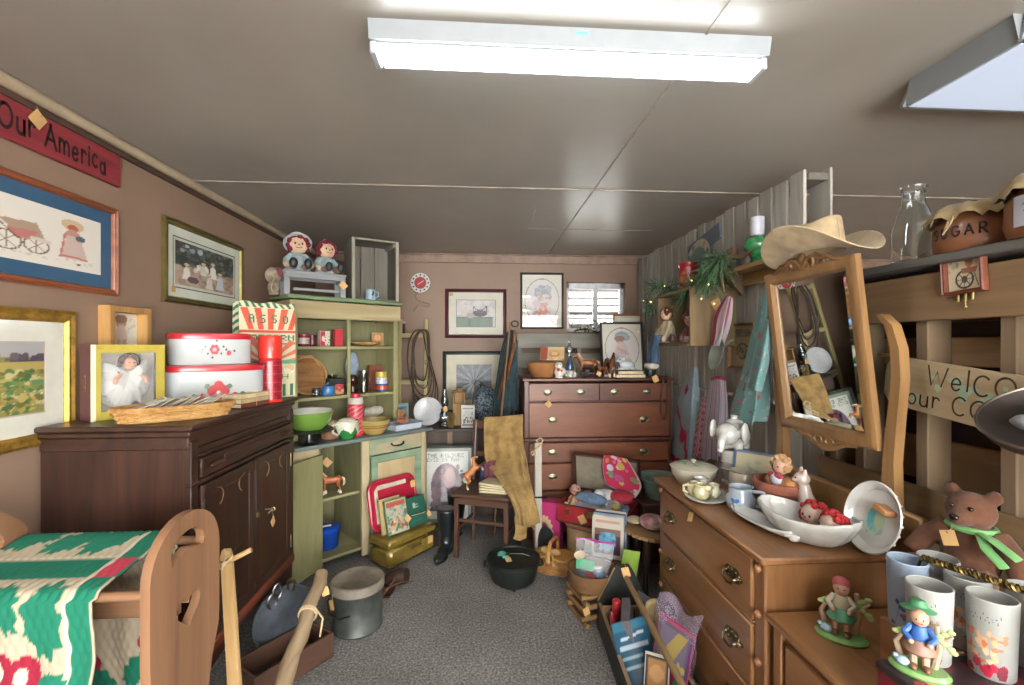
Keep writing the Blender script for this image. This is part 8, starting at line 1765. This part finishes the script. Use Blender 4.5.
A = Art(40, 50, None); A.ell(.5, .45, .36, .4, '9ab0a0').ell(.42, .45, .2, .3, '4f8f96').ell(.62, .45, .17, .3, '8f9a7a').ell(.45, .75, .1, .09, 'b08a74').ell(.6, .72, .09, .09, 'b59a80').dabs(.25, .1, .75, .35, 20, .05, ['6fa08a', 'a5a07c', '7a8fa5']); b = B(); b.art(A, .1, .14, paint(.3, .3), X @ TR(.0, 0, .003)); b.make('picture', t)
b = B(wood('7a4f30', '9a6d48', 'x', 14)); b.box((.02, .05, .012), (.05, .02, .09), M=X @ RZ(-25)); b.make('wooden_clip', t)
def fig(lab, p, rz, hat, top, skirt, k, girl):
    t = T('garden_figurine', lab, 'figurine', p, rz); g = glaze('6f9a5a', .4)
    b = B(g); b.lathe([(0, 0), (.052*k, 0), (.055*k, .005*k), (.048*k, .012*k), (0, .014*k)], n=26, sq=(1, .72)); b.make('grass_base', t)
    b = B(plain('a8917a', .6)); b.tube([(.025*k, .01*k, .01*k), (.035*k, .012*k, .06*k), (.03*k, .01*k, .11*k)], [.008*k, .007*k, .005*k]); b.tube([(.034*k, .012*k, .07*k), (.055*k, .005*k, .095*k)], [.006*k, .003*k]); b.tube([(-.03*k, .012*k, .01*k), (-.04*k, .01*k, .05*k), (-.03*k, .0, .075*k)], [.007*k, .006*k, .004*k]); b.make('branches', t)
    b = B(plain('8fa36a', .6))
    for i in range(7): a = i*.9; b.ell(((.045+.012*math.cos(a))*k, .006*k, (.06+.05*(i/7))*k), (.008*k, .004*k, .006*k), nu=8, nv=6)
    for i in range(4): b.ell((-.04*k+.008*k*i, .004*k, (.075+.005*i)*k), (.008*k, .004*k, .006*k), nu=8, nv=6)
    b.make('leaves', t)
    b = B(plain(skirt, .5)); b.lathe([(.026*k, .045*k), (.03*k, .05*k), (.018*k, .075*k), (0, .078*k)], n=18); b.make('skirt' if girl else 'trousers', t)
    b = B(plain(top, .5)); b.lathe([(.017*k, .07*k), (.019*k, .085*k), (.013*k, .105*k), (0, .108*k)], n=16)
    for s in (-1, 1): b.tube([(s*.014*k, 0, .1*k), (s*.026*k, -.012*k, .086*k), (s*.016*k, -.022*k, .076*k)], .0065*k, n=7)
    b.make('jacket', t)
    b = B(plain('b58e76', .5)); b.ell((0, -.004*k, .122*k), (.017*k, .016*k, .018*k)); b.make('head', t)
    for s in (-1, 1): b = B(plain('b58e76', .5)); b.ell((s*.016*k, -.024*k, .074*k), .006*k); b.make('hand', t)
    for s in (-1, 1): b = B(plain('b58e76', .5)); b.tube([(s*.01*k, -.004*k, .048*k), (s*.011*k, -.01*k, .015*k)], .007*k, n=7); b.make('leg', t)
    face_bits(t, (0, -.004*k, .122*k), .0165*k)
    b = B(plain('6a4a35', .5))
    for s in (-1, 1): b.ell((s*.012*k, -.016*k, .017*k), (.008*k, .014*k, .007*k))
    b.make('shoes', t)
    b = B(plain(hat, .5))
    if girl: b.ell((0, .001*k, .131*k), (.019*k, .018*k, .015*k))
    else: b.lathe([(.032*k, .128*k), (.033*k, .13*k), (.018*k, .137*k), (.013*k, .15*k), (0, .153*k)], n=18, M=TR(0, .01*k, 0) @ RX(-8))
    b.make('hat', t)
    b = B(plain('8fa5b5', .4)); b.ell((-.03*k, -.018*k, .022*k), (.013*k, .01*k, .01*k)); b.ell((-.042*k, -.018*k, .03*k), (.006*k, .005*k, .005*k)); b.make('bird', t)
fig('girl figurine in pink cap and green skirt on a grassy base beside the dresser', (1.065, 1.285, LZ+.0005), -40, 'a04a4c', 'a8a08a', '4f8f70', 1.22, True)
t = T('red_box', 'red lacquered box with a dark flowered lid at the front edge of the low chest', 'box', (1.10, .835, LZ+.0005), 0)
b = B(plain('6d1a22', .4, 0, .12)); b.box((0, 0, .065), (.39, .31, .13), bev=.005); b.make('body', t)
A = Art(60, 50, '2f2326'); A.dabs(.05, .05, .95, .95, 40, .06, ['7a2430', '5a1c26', '8f3440', '3f2a2c', '4a1a22'], 5); b = B(plain('2f2326', .4)); b.box((0, 0, .1345), (.395, .315, .02), bev=.005); b.art(A, .37, .29, paint(.4, .3), TR(0, 0, .1452)); b.make('lid', t)
b = B(plain('b59a6a', .7)); b.box((-.13, .08, .1462), (.05, .07, .001), M=None, bev=.0003); b.make('price_card', t)
fig('figurine in green hat and blue coat standing on the red box', (.965, .945, LZ+.146), -42, '3f7a52', '2f5a9a', '8a6a5a', .98, False)
t = T('wooden_riser', 'plain oak riser box under the far frosted glasses on the low chest', 'riser', (1.19, 1.075, LZ+.0005)); b = B(OAK); b.box((0, 0, .072), (.26, .15, .143)); b.make('riser', t)
GZ = LZ+.146
fr_ = plain('b3b4b2', .35, 0, .03, 12); gl = []
spots = (((1.095, 1.105), 'blue-grey tumbler with a dark flower, nearest the dresser', 0), ((1.185, 1.11), 'plain frosted tumbler at the back next to the bear', 1), ((1.03, .985), 'frosted tumbler with red and orange flowers beside the boy figurine', 2), ((1.12, .93), 'frosted tumbler printed with orange leaves and dark script, in the middle of the front row', 3), ((1.165, 1.02), 'frosted tumbler at the back half hidden by the coiled handle', 4), ((1.17, .83), 'frosted tumbler with red script and a blue map at the frame edge', 5), ((1.24, .95), 'frosted tumbler behind the blue map glass', 6))
def tumbler(lab, p, kind):
    t = T('frosted_tumbler', lab, 'glass', p, -110, 'frosted tumblers on the low chest'); k = 1.0
    m = _M.get('frost')
    if not m:
        m, nt, bb = _new('frosted_glass'); bb.inputs['Base Color'].default_value = lin('a9aaa6'); bb.inputs['Roughness'].default_value = .45; bb.inputs['Transmission Weight'].default_value = .35; bb.inputs['Subsurface Weight'].default_value = 0; _M['frost'] = m
    mm = plain('8493a6', .4, 0, .05) if kind == 0 else m
    b = B(mm); b.lathe([(0, 0), (.036, 0), (.038, .004), (.043, .168), (.041, .17), (.039, .168), (.035, .01), (0, .008)], n=34); b.make('glass', t)
    A = Art(90, 70, None); q = random.Random(kind+2)
    if kind == 0: A.dabs(.3, .0, .7, .5, 14, .04, ['2a3a5a', '6a3a5a', '3a5a6a']).line([(.35, .0), (.5, .5)], .02, '2a3a3a')
    elif kind in (2, 3, 4):
        for i in range(46): A.ell(.42+q.gauss(0, .14), q.uniform(.2, .62), q.uniform(.02, .06), q.uniform(.02, .06), q.choice(['b5683c', 'c39a78', 'b07050', 'c8ab90']))
        A.line([(.2, .1), (.45, .2), (.8, .05)], .012, '6a5a4a')
        if kind != 4: A.dabs(.2, .02, .7, .2, 10, .06, ['8a1a30', 'a02038', '6a1a2a'])
        for i in range(9): A.line([(.2+i*.05, .76+.02*math.sin(i*2)), (.235+i*.05, .86-.03*math.sin(i*1.3)), (.25+i*.05, .76)], .014, '3f5f62')
    elif kind == 5:
        for i in range(7): A.line([(.12+i*.06, .66), (.15+i*.06, .76-.04*(i % 2)), (.18+i*.06, .66)], .018, 'a8452f')
        A.poly([(.12, .5), (.5, .48), (.62, .38), (.6, .26), (.4, .34), (.14, .42)], '2a62a8')
    b = B(); b.art(A, 1, 1, paint(.4), fn=lambda u, v: ((.0384+.0047*v)*math.cos(PI*1.3+PI*u), (.0384+.0047*v)*math.sin(PI*1.3+PI*u), .006+.155*v)); 
    if b.v: b.make('print', t)
for (x, y), lab, kd in spots: tumbler(lab, (x, y, GZ+(.0003 if True else 0)), kd)
t = T('coiled_handle', 'twisted brass wire carrier handle rising between the frosted tumblers', 'carrier handle', (1.12, 1.0, GZ))
b = B(metal('6d5a34', .35)); pts = [(.0, .09, .18), (.035, .0, .185), (.07, -.13, .19)]; P0, P2 = Vector(pts[0]), Vector(pts[2])
for ph in (0, PI): b.tube([P0+(P2-P0)*(i/90)+Vector((math.cos(i*.9+ph)*.0055, 0, math.sin(i*.9+ph)*.0055)) for i in range(91)], .0042, n=5)
b.tube([P0, P0+Vector((0, .01, -.03)), (.0, .1, .0)], .0035, n=6); b.tube([P2, P2+Vector((0, -.01, -.03)), (.07, -.14, .0)], .0035, n=6); b.make('handle', t)
